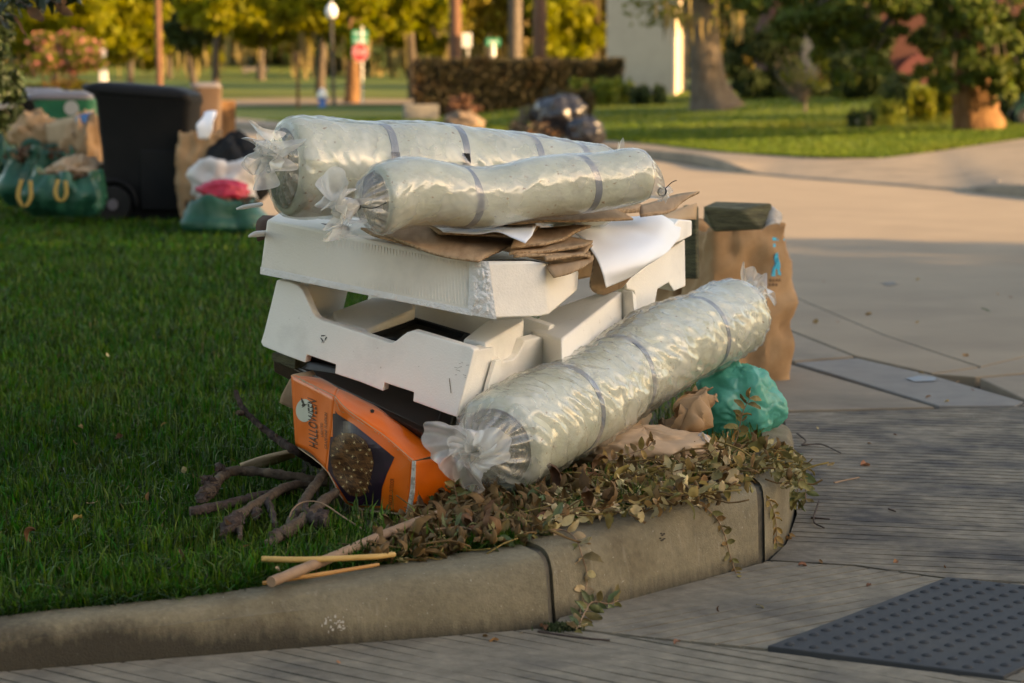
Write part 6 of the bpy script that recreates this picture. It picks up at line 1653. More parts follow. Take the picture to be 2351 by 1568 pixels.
# ---- magnolia whose crown hangs over the left of the lawn
def magnolia():
    f = Vector((-4.2, 12.6, 0.11))
    root = thing('magnolia_tree', 'dark magnolia whose big leaves hang into the top left corner', 'tree', f)
    trunk(root, [f, f + Vector((0.05, 0, 1.6)), f + Vector((0.2, 0.1, 3.2)), f + Vector((0.3, 0.1, 6))], [0.19, 0.16, 0.14, 0.07], 'trunk_dark', seed=2)
    tips = []
    for k in range(14):
        an = k * 2.4; zz = 2.2 + 0.28 * k
        e = f + Vector((0.2 + 1.9 * math.cos(an), 1.9 * math.sin(an), zz + 0.6))
        trunk(root, [f + Vector((0.1, 0, zz)), (f + Vector((0.1, 0, zz))).lerp(e, 0.55) + Vector((0, 0, .25)), e], [0.05, 0.035, 0.012], 'trunk_dark', 10, 6, name='limb')
    cl = lumps(f + Vector((0.5, -0.6, 4.6)), 2.9, 2.9, 2.0, 40, 0.30, 8)
    v, t = cloud(cl, 5200, 0.165, 0.42, up=0.5, flat=True)
    lv = v.reshape(-1, 5, 3)
    # only keep what hangs clear of the view
    cz = lv[:, :, 2].min(axis=1); cyy = lv[:, :, 1].mean(axis=1); cx_ = lv[:, :, 0].max(axis=1)
    topz = 1.3 + 190 / F * cyy
    ok = (cz > topz) | (cx_ < -0.225 * cyy)
    lv = lv[ok]
    tr = (np.arange(len(lv))[:, None, None] * 5 + np.array([[0, 1, 2], [0, 2, 3]])[None]).reshape(-1, 3)
    mesh_tris('crown', lv.reshape(-1, 3), tr, M['magnolia'], root)
    # the twig that dips into the corner
    q = random.Random(5)
    for (p0, p1, n) in (((-60, -40), (70, 20), 12), ((-20, -60), (130, 8), 14), ((60, -70), (215, -12), 14), ((-80, 10), (40, 40), 9), ((40, -40), (160, -20), 10)):
        A_, B_ = V(p0[0], p0[1], 12.3), V(p1[0], p1[1], 11.9)
        trunk(root, [A_, A_.lerp(B_, .5) + Vector((0, 0, .03)), B_], [0.014, 0.009, 0.004], 'trunk_dark', 8, 6, name='limb')
        for k in range(n):
            s = A_.lerp(B_, q.uniform(0.1, 1.0))
            d = Vector((q.uniform(-.5, .9), q.uniform(-.6, .4), q.uniform(-1.0, -0.1))).normalized()
            y = d.cross(Vector((q.uniform(-1, 1), q.uniform(-1, 1), q.uniform(-.3, .3)))).normalized(); z = d.cross(y)
            vs, fs = leaf_local(q.uniform(0.09, 0.15), q.uniform(0.04, 0.06), q.uniform(-.8, .8), q.uniform(0.1, 0.5), k)
            mt = Matrix((d, y, z)).transposed().to_4x4(); mt.translation = s
            mk('leaf', [mt @ w_ for w_ in vs], fs, M['magnolia'] if q.random() < 0.85 else M['magnolia_back'], root, smooth=180)
    fr_ = V(286, 96, 11.95)
    mk('seed_pod', *join(tube([V(284, 60, 11.95), V(285, 86, 11.95), V(286, 98, 11.95)], [0.003, 0.003, 0.005], 8, 6), tube([V(286, 126, 11.95), V(287, 136, 11.95), V(288, 146, 11.95)], [0.006, 0.018, 0.008], 8, 8), tube([V(286, 98, 11.95), V(286, 128, 11.95)], [0.004, 0.004], 4, 6)), M['trunk_dark'], root) if False else None
magnolia()

# ---- unseen oak added beside the camera; its crown darkens the left lawn
def unseen_oak():
    f = Vector((-5.4, 4.6, 0.0))
    root = thing('unseen_oak', 'unseen broad oak added left of the view to darken the lawn', 'tree', f)
    trunk(root, [f, f + Vector((.1, 0, 1.8)), f + Vector((.5, .2, 3.6)), f + Vector((.9, .4, 6.2))], [.28, .23, .19, .08], 'trunk_dark', seed=3)
    cl = lumps(f + Vector((1.4, .6, 5.3)), 3.4, 3.6, 1.7, 34, .34, 12)
    for c_ in cl[:8]:
        trunk(root, [f + Vector((.45, .2, 3.3)), (f + Vector((.45, .2, 3.6))).lerp(Vector(c_[:3]), .6), Vector(c_[:3])], [.09, .05, .015], 'trunk_dark', 10, 6, name='limb')
    crown(root, cl, 12000, .17, 'fol_dark')
unseen_oak()
# ---- street furniture
M['white_metal'] = mat('white_painted_metal', (0.72, 0.70, 0.66), None, 0.4)
M['black_metal'] = mat('black_painted_metal', (0.02, 0.02, 0.02), None, 0.4)
M['galv'] = mat('galvanised_steel', (0.42, 0.41, 0.39), None, 0.45, metal=0.6)
M['stop_red'] = mat('stop_sign_red', (0.55, 0.03, 0.035), None, 0.4)
M['sign_green'] = mat('street_sign_green', (0.02, 0.30, 0.17), None, 0.4)
M['globe'] = mat('white_lamp_globe', (0.82, 0.82, 0.80), None, 0.35)
M['hyd_blue'] = mat('blue_hydrant_paint', (0.03, 0.14, 0.42), None, 0.4)
def cyl(p, r_, h, seg=16, r2=None): return tube([Vector(p), Vector(p) + Vector((0, 0, h))], [r_, r_ if r2 is None else r2], 3, seg)
def box_c(c, sx, sy, sz): return frame_box(Vector(c), Vector((1, 0, 0)), Vector((0, 1, 0)), Vector((0, 0, 1)), -sx / 2, sx / 2, -sy / 2, sy / 2, -sz / 2, sz / 2)
def text_mesh(name, body, c, width, height, m, parent):
    uv, fs = text_tris(body)
    return mk(name, [Vector((c[0] + (u - .5) * width, c[1], c[2] + (v - .5) * height)) for u, v in uv], fs, m, parent, smooth=0)
# lamp post
D = 88; k = pxm(D); f = FP(768, 240, D)
t_ = thing('street_lamp', 'black street lamp with a white acorn globe in the park', 'street lamp', f)
top = V(761, 42, D).z
mk('pole', *tube([f, f + Vector((-0.03, 0, 0.4)), Vector((V(762, 100, D).x, D, 2.6)), Vector((V(761, 42, D).x, D, top))], [0.10, 0.065, 0.055, 0.05], 16, 12), M['black_metal'], t_)
gx = V(761, 22, D)
mk('globe', *loft([[Vector((gx.x + math.cos(a) * r_, D + math.sin(a) * r_, top + z)) for a in np.linspace(0, 6.283, 19)[:-1]] for z, r_ in ((0, 0.11), (0.06, 0.16), (0.2, 0.215), (0.34, 0.2), (0.46, 0.13), (0.52, 0.05), (0.6, 0.03))]), M['globe'], t_, smooth=60)
mk('collar', *cyl(Vector((gx.x, D, top - 0.08)), 0.10, 0.09, 14, 0.13), M['black_metal'], t_)
# stop sign with street name blades
D = 90; f = FP(832, 237, D)
t_ = thing('stop_sign', 'red stop sign with green street name blades on top', 'road sign', f)
c = V(827, 120, D)
mk('post', *cyl(f, 0.035, c.z - f.z + 0.95, 10), M['galv'], t_)
oc = [Vector((c.x + math.cos(R(22.5 + 45 * i)) * 0.325, D - 0.05, c.z + math.sin(R(22.5 + 45 * i)) * 0.36)) for i in range(8)]
mk('octagon', *prism(oc, [p + Vector((0, -0.006, 0)) for p in oc]), M['white_metal'], t_, smooth=0)
oi = [Vector((c.x + math.cos(R(22.5 + 45 * i)) * 0.30, D - 0.059, c.z + math.sin(R(22.5 + 45 * i)) * 0.335)) for i in range(8)]
mk('red_face', *prism(oi, [p + Vector((0, -0.004, 0)) for p in oi]), M['stop_red'], t_, smooth=0)
text_mesh('lettering', 'STOP', (c.x, D - 0.066, c.z), 0.46, 0.23, M['white_metal'], t_)
for yy, hh in ((93, 0.26), (77, 0.24)):
    b_ = V(827, yy, D)
    bl = mk('name_blade', *box_c((b_.x, D, b_.z), 0.58, 0.02, hh), M['sign_green'], t_, smooth=0)
    mk('border', *box_c((b_.x, D - 0.014, b_.z), 0.44, 0.004, 0.06), M['white_metal'], bl, smooth=0)
# second street name sign and small white sign
D = 100; f = FP(1132, 200, D)
t_ = thing('street_name_sign', 'green street name sign on a pale post behind the hedge', 'road sign', f)
b_ = V(1133, 97, D)
mk('post', *cyl(f, 0.10, b_.z - f.z - 0.1, 10), M['white_metal'], t_)
bl = mk('name_blade', *box_c((b_.x, D - 0.06, b_.z), 0.56, 0.02, 0.30), M['sign_green'], t_, smooth=0)
mk('lettering', *box_c((b_.x, D - 0.074, b_.z), 0.36, 0.004, 0.08), M['white_metal'], bl, smooth=0)
D = 97; f = FP(1074, 200, D)
t_ = thing('road_sign', 'small white road sign on a post beside the leftmost pine', 'road sign', f)
b_ = V(1072, 92, D)
mk('post', *cyl(f, 0.045, b_.z - f.z, 8), M['galv'], t_); mk('sign_plate', *box_c((b_.x, D - 0.06, b_.z), 0.38, 0.02, 0.56), M['white_metal'], t_, smooth=0)
# post with a small orange sign
D = 84; f = FP(684, 226, D)
t_ = thing('sign_post', 'slim pale post with a small orange plate near the lamp post', 'sign post', f)
mk('post', *cyl(f, 0.055, V(682, 118, D).z - f.z, 8), M['trunk_warm'], t_); b_ = V(680, 131, D)
mk('sign_plate', *box_c((b_.x, D - 0.07, b_.z), 0.2, 0.02, 0.36), M['trunk_warm'], t_, smooth=0)
# hydrant
D = 86; f = FP(740, 243, D)
t_ = thing('fire_hydrant', 'fire hydrant with white top and blue body by the lamp post', 'hydrant', f)
mk('barrel', *loft([[Vector((f.x + math.cos(a) * r_, D + math.sin(a) * r_, f.z + z)) for a in np.linspace(0, 6.283, 17)[:-1]] for z, r_ in ((0, .15), (.05, .15), (.06, .11), (.34, .11))]), M['hyd_blue'], t_)
mk('bonnet', *loft([[Vector((f.x + math.cos(a) * r_, D + math.sin(a) * r_, f.z + z)) for a in np.linspace(0, 6.283, 17)[:-1]] for z, r_ in ((.34, .16), (.4, .17), (.52, .15), (.6, .1), (.64, .04), (.69, .03))]), M['white_metal'], t_)
for s in (-1, 1):
    mk('outlet', *tube([Vector((f.x, D, f.z + .3)), Vector((f.x + s * 0.19, D, f.z + .3))], [0.06, 0.065], 3, 10), M['hyd_blue'], t_)
# white post sign at left, slim wooden pole, bench
D = 64; f = FP(236, 192, D)
t_ = thing('post_sign', 'white post with a white board left of the black bin', 'sign', Vector((f.x, D, f.z)))
mk('post', *box_c((V(238, 150, D).x, D, (V(238, 110, D).z + f.z) / 2), 0.07, 0.07, V(238, 110, D).z - f.z), M['white_metal'], t_, smooth=0)
b_ = V(232, 122, D); mk('board', *box_c((b_.x, D - .05, b_.z), 0.26, 0.05, 0.38), M['white_metal'], t_, smooth=0, mods=(('bevel', 0.01, 2),))
b_ = V(238, 176, D); mk('lower_box', *box_c((b_.x, D - .04, b_.z), 0.2, 0.14, 0.32), M['white_metal'], t_, smooth=0, mods=(('bevel', 0.01, 2),))
D = 72; f = FP(367, 192, D)
t_ = thing('utility_pole', 'slim reddish brown wooden pole rising out of view at left', 'pole', f)
mk('shaft', *tube([f, f + Vector((-.02, 0, 3)), f + Vector((-.06, 0, 8))], [0.10, 0.088, 0.075], 14, 12), M['trunk_red'], t_)
mk('cross_arm', *box_c((f.x - .05, D, f.z + 7.4), 1.8, .1, .12), M['trunk_red'], t_, smooth=0)
b_ = T(586, 172); D = b_.y; gz_ = b_.z
t_ = thing('park_bench', 'pale stone bench in the park behind the roll', 'bench', Vector((b_.x, D, gz_)))
zt = V(586, 153, D).z
mk('seat', *box_c((b_.x, D, lerp(gz_, zt, .5)), 1.6, .45, .1), M['gutter'], t_, smooth=0)
mk('backrest', *box_c((b_.x, D + .22, lerp(gz_, zt, .75)), 1.6, .08, (zt - gz_) * .5), M['gutter'], t_, smooth=0)
for s in (-1, 1): mk('leg', *box_c((b_.x + s * .6, D, lerp(gz_, zt, .22)), .12, .4, (zt - gz_) * .42), M['gutter'], t_, smooth=0)
# pale path along the park edge
pts = [(520, 246), (540, 232), (700, 226), (930, 228), (1000, 230), (1000, 238), (900, 242), (700, 247)]
pv = [T(*p) + Vector((0, 0, 0.03)) for p in pts]
cxy = sum(pv, Vector()) / len(pv)
def path_strip():
    a = crom([T(x, y) for x, y in ((500, 231), (640, 227), (800, 228), (960, 231))], 40)
    b = crom([T(x, y) for x, y in ((500, 247), (640, 245), (800, 243), (960, 242))], 40)
    vs, fs = [], []
    for p, q_ in zip(a, b):
        for j in range(6):
            s = p.lerp(q_, j / 5); vs.append(Vector((s.x, s.y, far_z(s.x, s.y) + 0.05)))
    for i in range(39):
        for j in range(5):
            kk = i * 6 + j; fs.append((kk, kk + 1, kk + 7, kk + 6))
    mk('path', vs, fs, M['road'], kind='structure', smooth=180)
path_strip()

# ---- hedge, planter, rocks, shrubs on the far lawn
def ground_lumps(x0, x1, ytop, D, dep, n, kz=0.5, seed=0):
    q = random.Random(seed); out = []
    for i in range(n):
        x = lerp(x0, x1, (i + q.random()) / n)
        p = V(x, ytop, D + q.uniform(-dep / 2, dep / 2)); g = far_z(p.x, p.y)
        h = p.z - g
        out.append((p.x, p.y, g + h * 0.5, (x1 - x0) / n * pxm(D) * 0.9, dep * 0.35, h * kz))
    return out
f = FP(1190, 215, 70)
t_ = thing('hedge', 'clipped dark reddish hedge in front of the pine trunks', 'hedge', f)
def hedge_box(x0, x1, y0, D, dep, n, size, m, root):
    a_, b_ = V(x0, y0, D), V(x1, y0, D)
    X = nrs.uniform(a_.x, b_.x, n); Y = D + nrs.uniform(0, dep, n)
    zt = a_.z; gz = np.array([far_z(x, y) for x, y in zip(X, Y)])
    u = nrs.uniform(0, 1, n)
    face = nrs.uniform(0, 1, n)
    Y = np.where(face < 0.55, D + np.abs(nrs.normal(0, .07, n)), Y); u = np.where(face > 0.8, 1 - np.abs(nrs.normal(0, .05, n)), u)
    Z = gz + (zt - gz) * u
    cl = [(x, y, z + .10 * noise.noise(Vector((x * 1.6, y * 1.6, z))), .09, .09, .09) for x, y, z in zip(X, Y, Z)]
    v, t = cloud(cl, n, size, 0.6, flat=True)
    return mesh_tris('foliage', v, t, M[m], root)
hedge_box(948, 1432, 138, 70, 1.6, 15000, 0.11, 'fol_hedge', t_)
g_ = [FP(950, 200, 70.3), FP(1430, 200, 70.3), FP(1430, 200, 71.4), FP(950, 200, 71.4)]
ht = V(1200, 144, 70.3).z
mk('branch_mass', *prism([p - Vector((0, 0, .05)) for p in g_], [Vector((p.x, p.y, ht - .08)) for p in g_]), M['trunk_dark'], t_, smooth=0)
b_ = V(966, 232, 66); gz_ = far_z(b_.x, 66)
mk('concrete_block', *rbox((b_.x, 66, gz_ - .02), 0.92, 0.5, 0.43, 0.15), M['slab_blue'], None, smooth=0, mods=(('bevel', 0.02, 2),), label='pale concrete block at the left end of the hedge', cat='block')
D = 52; f = FP(1063, 262, D)
t_ = thing('boulder', 'brown weathered boulder with a dry fern on top, in front of the hedge', 'boulder', f)
mk('rock', *blob(f + Vector((0, 0, 0.16)), 0.44, 0.36, 0.26, 0.35, 2.0, 3, 30, 18), mat('brown_rock', (0.13, 0.095, 0.07), (0.2, 0.15, 0.11), 0.95, sc=5, bump=1, bsc=12, bdist=.03), t_, smooth=60)
crown(t_, lumps(f + Vector((0.02, .1, 0.56)), 0.38, 0.3, 0.17, 10, .4, 4), 1100, 0.13, 'trunk_red', name='dry_fern', asp=.3)
D = 56; f = FP(1305, 242, D)
t_ = thing('dry_shrub', 'low brown dried shrub behind the black rubbish bags', 'shrub', f)
crown(t_, ground_lumps(1256, 1358, 204, D, 0.7, 8, .55, 3), 1500, 0.13, 'fol_hedge', name='foliage')
D = 66; f = FP(1385, 225, D)
t_ = thing('lime_shrub', 'low sunlit lime green shrub at the right end of the hedge', 'shrub', f)
crown(t_, ground_lumps(1312, 1448, 182, D, 1.0, 9, .55, 4), 3000, 0.12, 'fol_lime', name='foliage')
D = 64; f = FP(1480, 225, D)
t_ = thing('round_shrub', 'small dark clipped shrub at the foot of the pale house wall', 'shrub', f)
crown(t_, ground_lumps(1445, 1520, 195, D, 0.8, 6, .55, 5), 1800, 0.1, 'fol_dark', name='foliage')

# ---- pale house
M['stucco'] = mat('grey_beige_stucco', (0.42, 0.35, 0.265), (0.46, 0.385, 0.295), 0.9, sc=2)
M['trim'] = mat('cream_trim', (0.70, 0.58, 0.42), (0.74, 0.62, 0.46), 0.8, sc=3)
M['roof'] = mat('dark_shingle', (0.09, 0.08, 0.075), (0.13, 0.115, 0.10), 0.95, sc=6)
h0, h1, h2 = V(1392, 218, 75.0), V(1546, 218, 73.2), V(1577, 218, 79.0)
h3 = h0 + (h2 - h1)
t_ = thing('house', 'pale stucco house wall with a sunlit corner, left of the big oak', 'house', Vector((h1.x, h1.y, far_z(h1.x, h1.y))))
hb = [Vector((p.x, p.y, 0.2)) for p in (h0, h1, h2, h3)]
mk('wall', *prism(hb, [Vector((p.x, p.y, 5.6)) for p in hb]), M['stucco'], t_, smooth=0)
def off_xy(p, d): return Vector((p.x + d.x, p.y + d.y, 0))
dr = (h2 - h1).normalized(); dl = (h0 - h1).normalized(); out_ = Vector((-dl.x - dr.x, -dl.y - dr.y, 0)).normalized()
cb = [off_xy(h1, (dl * 0.02 + Vector((0, -.03, 0)))), off_xy(h1, Vector((0.06, -.05, 0))), off_xy(h1, dr * 0.9 + Vector((.06, 0, 0))), off_xy(h1, dr * 0.9)]
mk('corner_trim', *prism([p + Vector((0, 0, .2)) for p in cb], [p + Vector((0, 0, 5.5)) for p in cb]), M['trim'], t_, smooth=0)
mk('plinth', *prism([Vector((p.x, p.y - .05, .2)) for p in (h0, h1, h1 + dr * .1, h0 + dr * .1)], [Vector((p.x, p.y - .05, far_z(p.x, p.y) + .32)) for p in (h0, h1, h1 + dr * .1, h0 + dr * .1)]), M['stucco'], t_, smooth=0)
rc = sum(hb, Vector()) / 4
mk('roof', *prism([Vector((rc.x + (p.x - rc.x) * 1.15, rc.y + (p.y - rc.y) * 1.1, 5.6)) for p in hb], [Vector((rc.x + (p.x - rc.x) * .3, rc.y + (p.y - rc.y) * .3, 7.4)) for p in hb]), M['roof'], t_, smooth=0)
# ---- brick house behind the right trees
M['brick'] = mat('red_brick', (0.06, 0.022, 0.017), (0.085, 0.032, 0.025), 0.9, sc=9)
M['brick_arch'] = mat('pinkish_brick', (0.10, 0.03, 0.028), (0.13, 0.042, 0.04), 0.9, sc=9)
bx0, bx1 = V(1790, 200, 76).x, V(2560, 200, 76).x
t_ = thing('brick_house', 'dark red brick house half hidden behind the right trees', 'house', Vector((bx0 + 1, 76, 0.8)))
mk('wall', *wbox(bx0, bx1, 76, 84, 0.2, 5.2), M['brick'], t_, smooth=0)
mk('roof', *prism([Vector(p) for p in ((bx0 - .5, 75.4, 5.2), (bx1 + .5, 75.4, 5.2), (bx1 + .5, 84.6, 5.2), (bx0 - .5, 84.6, 5.2))], [Vector(p) for p in ((bx0 + 2, 79.9, 8), (bx1 - 2, 79.9, 8), (bx1 - 2, 80.1, 8), (bx0 + 2, 80.1, 8))]), M['roof'], t_, smooth=0)
wx0, wx1, wz0, wz1 = V(1842, 0, 75.9).x, V(1872, 0, 75.9).x, V(0, 185, 75.9).z, V(0, 52, 75.9).z
wn_ = mk('window', *wbox(wx0 - .12, wx1 + .05, 75.93, 76.05, wz0 - .05, wz1 + .05), M['roof'], t_, smooth=0)
mk('pane', *wbox(wx0 - .09, wx0, 75.90, 75.95, wz0, wz1), mat('dark_glass', (0.03, 0.035, 0.04), None, 0.1, spec=.6), wn_, smooth=0)
mk('shutter', *wbox(wx0 + .02, wx1 + .12, 75.86, 75.92, wz0, wz1), mat('blue_grey_shutter', (0.045, 0.055, 0.07), None, 0.7), wn_, smooth=0)
ap = [V(2040 + 95 * (1 - math.cos(R(a))) / 1.0, 238 - 120 * math.sin(R(a)), 75.7) for a in range(0, 181, 15)]
mk('brick_arch', *prism(ap, [p + Vector((0, .25, 0)) for p in ap]), M['brick_arch'], t_, smooth=0)
# ---- big oak on the far lawn
D = 58; k = pxm(D); f = FP(1640, 245, D)
t_ = thing('oak_tree', 'big grey trunked oak standing on the far lawn', 'tree', f)
def px(x, y, d=0): return V(x, y, D + d)
rings = []
q_ = crom([f + Vector((0, 0, -.05)), Vector((px(1634, 0).x, D, px(0, 225).z)), Vector((px(1625, 0).x, D, px(0, 190).z)), Vector((px(1618, 0).x, D, px(0, 120).z)), Vector((px(1612, 0).x, D, px(0, 40).z)), Vector((px(1600, 0).x, D, px(0, -60).z))], 30)
rd = [62 * k, 50 * k, 42 * k, 36 * k, 36 * k, 44 * k]
for i, (p, t, a, b) in enumerate(frames(q_)):
    v_ = i / 29
    ring = []
    for j in range(28):
        an = 2 * math.pi * j / 28
        r0 = interp(rd, v_) * (1 + (0.22 * max(0, math.cos(an * 5 + 1)) * (1 - v_) ** 4) + 0.05 * math.sin(an * 3 + v_ * 4))
        ring.append(p + (a * math.cos(an) + b * math.sin(an)) * r0)
    rings.append(ring)
mk('trunk', *loft(rings), M['trunk'], t_, smooth=180)
for x1, y1, dd in ((1500, -90, -2), (1720, -80, 2), (1580, -120, 3), (1800, -140, -3)):
    trunk(t_, [px(1605, -20), px((1605 + x1) / 2, -60, dd / 2), px(x1, y1, dd)], [34 * k, 22 * k, 10 * k], 'trunk', 14, 12, name='limb')
cl = lumps(px(1615, -120), 4.2, 3.2, 1.5, 26, .3, 3) + lumps(px(1560, 18, -2.5), 0.55, .6, .42, 7, .4, 4) + lumps(px(1670, 20, -2.5), 0.45, .6, .42, 7, .4, 6)
crown(t_, cl, 13000, 0.14, 'fol_oak')
moss(t_, [(c[0], c[1], c[2], c[3], c[4], c[5]) for c in cl[26:]], 110, 0.5)
# ---- trees beyond the right edge whose crowns dapple the far lawn
for X_, Y_, lb, sd_ in ((13.8, 42.5, 'smallest leafy lawn tree just beyond the right edge, close to the street', 11), (15.5, 48.5, 'leafy lawn tree just beyond the right edge, nearest the street', 3), (16.6, 54, 'leafy lawn tree beyond the right edge, in the middle', 5), (19.0, 60.5, 'leafy lawn tree beyond the right edge, nearest the brick house', 8)):
    f = Vector((X_, Y_, far_z(X_, Y_) - .1))
    t2_ = thing('lawn_tree', lb, 'tree', f, 'trees along the right of the far lawn')
    trunk(t2_, [f, f + Vector((0, 0, 2.2)), f + Vector((.1, 0, 4.5))], [.2, .16, .06], 'trunk')
    crown(t2_, lumps(f + Vector((0, 0, 3.9)), 2.4, 2.6, 2.4, 18, .3, sd_), 7000, .2, 'fol_shade')
# ---- dark laurels right of the oak, bare shrub
D = 66; f = FP(1780, 232, D)
t_ = thing('laurel_shrub', 'tall dark laurel shrub right of the big oak', 'shrub', f)
cl = []
for x, y, r_x, r_z in ((1700, 90, 60, 55), (1780, 60, 60, 70), (1720, 170, 70, 50), (1800, 150, 70, 70), (1690, 215, 50, 22), (1800, 215, 100, 22), (1690, 10, 50, 50), (1890, 200, 60, 30)):
    cl += lumps(V(x, y, D), r_x * pxm(D), .7, r_z * pxm(D), 7, .42, x)
crown(t_, cl, 13000, 0.13, 'fol_dark', name='foliage')
trunk(t_, [f, f + Vector((0, 0, 1.2)), f + Vector((.1, 0, 2.5))], [.09, .07, .03], 'trunk_dark', 10, 8, name='stem')
D = 54; f = FP(1848, 250, D)
t_ = thing('bare_shrub', 'thin grey bare shrub in front of the laurel', 'shrub', f)
q = random.Random(9)
trunk(t_, [f, f + Vector((0, 0, .25))], [.04, .03], 'trunk', 5, 7, name='stem')
for kk in range(26):
    e = V(q.uniform(1775, 1905), q.uniform(110, 215), D + q.uniform(-.4, .4))
    s = f + Vector((0, 0, .22))
    mk('twig', *tube([s, s.lerp(e, .5) + Vector((q.uniform(-.06, .06), 0, -.05)), e], [0.016, .010, .005], 8, 5), M['trunk'], t_)
crown(t_, lumps(V(1840, 165, D), .55, .35, .45, 9, .35, 3), 420, 0.09, 'fol_oak', name='foliage')
# ---- right front tree: thick brown trunk, drooping leafy boughs
D = 42.5; k = pxm(D); f = FP(2247, 297, D)
t_ = thing('shade_tree', 'thick brown trunked tree with drooping boughs at the right', 'tree', f)
q_ = crom([f + Vector((0, 0, -.05)), Vector((V(2244, 0, D).x, D, V(0, 255, D).z)), Vector((V(2240, 0, D).x, D, V(0, 215, D).z)), Vector((V(2228, 0, D).x, D, V(0, 150, D).z)), Vector((V(2222, 0, D).x, D, V(0, 60, D).z)), Vector((V(2215, 0, D).x, D, V(0, -120, D).z))], 36)
rd = [57 * k, 51 * k, 46 * k, 36 * k, 30 * k, 26 * k]
rings = []
for i, (p, t, a, b) in enumerate(frames(q_)):
    v_ = i / 35
    rings.append([p + (a * math.cos(an) + b * math.sin(an)) * interp(rd, v_) * (1 + 0.08 * math.sin(an * 6 + 1) * (1 - v_) + 0.05 * math.sin(an * 17 + 2) + 0.12 * nz((math.cos(an) * 3, math.sin(an) * 3, v_ * 9), 1, 4)) for an in np.linspace(0, 6.2832, 33)[:-1]])
mk('trunk', *loft(rings), M['trunk_warm'], t_, smooth=180)
mk('bark_flake', *tube([V(2200, 208, D - .3), V(2190, 185, D - .32), V(2184, 168, D - .3)], [.05, .045, .02], 8, 8, .3, 9), M['trunk_warm'], t_)
boughs = [(2306, 214, -1.2, 26, 26), (2225, 110, -1.6, 60, 40), (2235, 60, -1.6, 70, 45), (2265, 165, -1.5, 60, 34), (2210, 20, -1.6, 60, 40), (2185, 185, -.9, 26, 26), (1760, -20, 2, 90, 60), (1850, 40, 2.5, 70, 60), (1950, 0, 2, 90, 60), (2060, -30, 2.2, 90, 60), (2180, 20, 2.2, 70, 60), (2000, 90, 2.6, 55, 40), (1900, 110, 3, 45, 40), (2150, 150, 3, 50, 45), (2000, -10, -1.5, 110, 48), (2090, 40, -1.0, 70, 45), (1900, 15, -.5, 90, 42), (1960, 70, 0, 50, 38), (2130, -10, .5, 80, 50), (1720, 0, 1, 70, 34), (1800, 60, .5, 50, 40), (1990, 150, -.6, 45, 40), (2330, 30, -1, 60, 70), (2310, 130, -1.2, 55, 60), (2350, 200, -.6, 45, 50), (2250, 40, 1.6, 60, 60), (2290, 180, -.9, 45, 40), (2120, 110, 1.2, 50, 40), (2180, 30, -.6, 50, 40), (1935, 195, .8, 30, 30), (2240, -60, 0, 300, 50)]
cl = []
for x, y, dd, r_x, r_z in boughs:
    c_ = V(x, y, D + dd)
    cl += lumps(c_, r_x * k, .8, r_z * k, 9, .36, x + y)
    s = Vector((V(2222, 0, D).x, D, V(0, -90, D).z))
    trunk(t_, [s, s.lerp(c_, .5) + Vector((0, 0, .35)), c_], [.09, .055, .015], 'trunk_dark', 10, 7, name='limb')
crown(t_, cl, 32000, 0.145, 'fol_shade', name='crown', asp=.42, up=.5)
crown(t_, cl[::3], 3600, 0.125, 'fol_oak', name='crown', asp=.42, up=.5)
# ---- evergreen shrubs along the brick house
for x0, x1, yt, D, n, lb in ((1860, 2045, 10, 68, 12000, 'tallest dark shrub against the brick house, beside the window'), (2120, 2330, 20, 66, 12000, 'tall dark shrub against the brick house, behind the brown trunk'), (1900, 2040, 120, 62, 7000, 'tall dark shrub against the brick house, left of the arch'), (2130, 2250, 150, 60, 6000, 'dark shrub against the brick house, right of the arch'), (1985, 2110, 175, 64, 5000, 'low dark shrub under the brick arch'), (2270, 2420, 60, 58, 9000, 'tall dark shrub at the right edge behind the brown trunk')):
    f = FP((x0 + x1) / 2, 230, D)
    t_ = thing('house_shrub', lb, 'shrub', f, 'dark shrubs along the brick house')
    zt = V(0, yt, D).z; k = pxm(D)
    crown(t_, lumps((f.x, D, (f.z + zt) / 2), (x1 - x0) / 2 * k, .7, (zt - f.z) / 2, 16, .4, x0), n, .13, 'fol_dark', name='foliage')
# ---- plants round the trunk
for lb, nm, x0, x1, yt, D, n, size, m, cat_ in (
        ('low dark plant at the foot of the white stone', 'low_plant', 1950, 2010, 248, 45, 700, .08, 'fol_dark', 'plant'),
        ('tuft of pale green grass beside the white stone', 'grass_tuft', 2003, 2070, 228, 45.5, 1300, .10, 'fol_lime', 'plant'),
        ('tall bright green fern in front of the brick arch', 'fern', 2082, 2150, 200, 47, 1500, .10, 'fol_oak', 'plant'),
        ('leafy green plant close to the left of the brown trunk', 'leafy_plant', 2135, 2205, 195, 48, 1500, .10, 'fol_oak', 'plant'),
        ('dark leafy plant under the bough beside the grass tuft', 'leafy_plant', 2020, 2090, 190, 50, 1500, .10, 'fol_dark', 'plant'),
        ('dark leafy plant behind the brown trunk at the right edge', 'leafy_plant', 2290, 2360, 220, 46, 1600, .10, 'fol_dark', 'plant')):
    f = FP((x0 + x1) / 2, 260, D)
    t_ = thing(nm, lb, cat_, f, 'plants round the brown trunk')
    crown(t_, ground_lumps(x0, x1, yt, D, .5, 7, .55, x0), n, size, m, name='foliage', asp=.25 if 'tuft' in nm else .45, up=-.6)
f = FP(1980, 250, 45.2)
mk('white_stone', *blob(f + Vector((0, -.2, 0.12)), .15, .12, .14, .3, 2.5, 2, 20, 12), M['kerb'], None, smooth=50, label='whitish stone on the lawn beside the grass tuft', cat='stone')
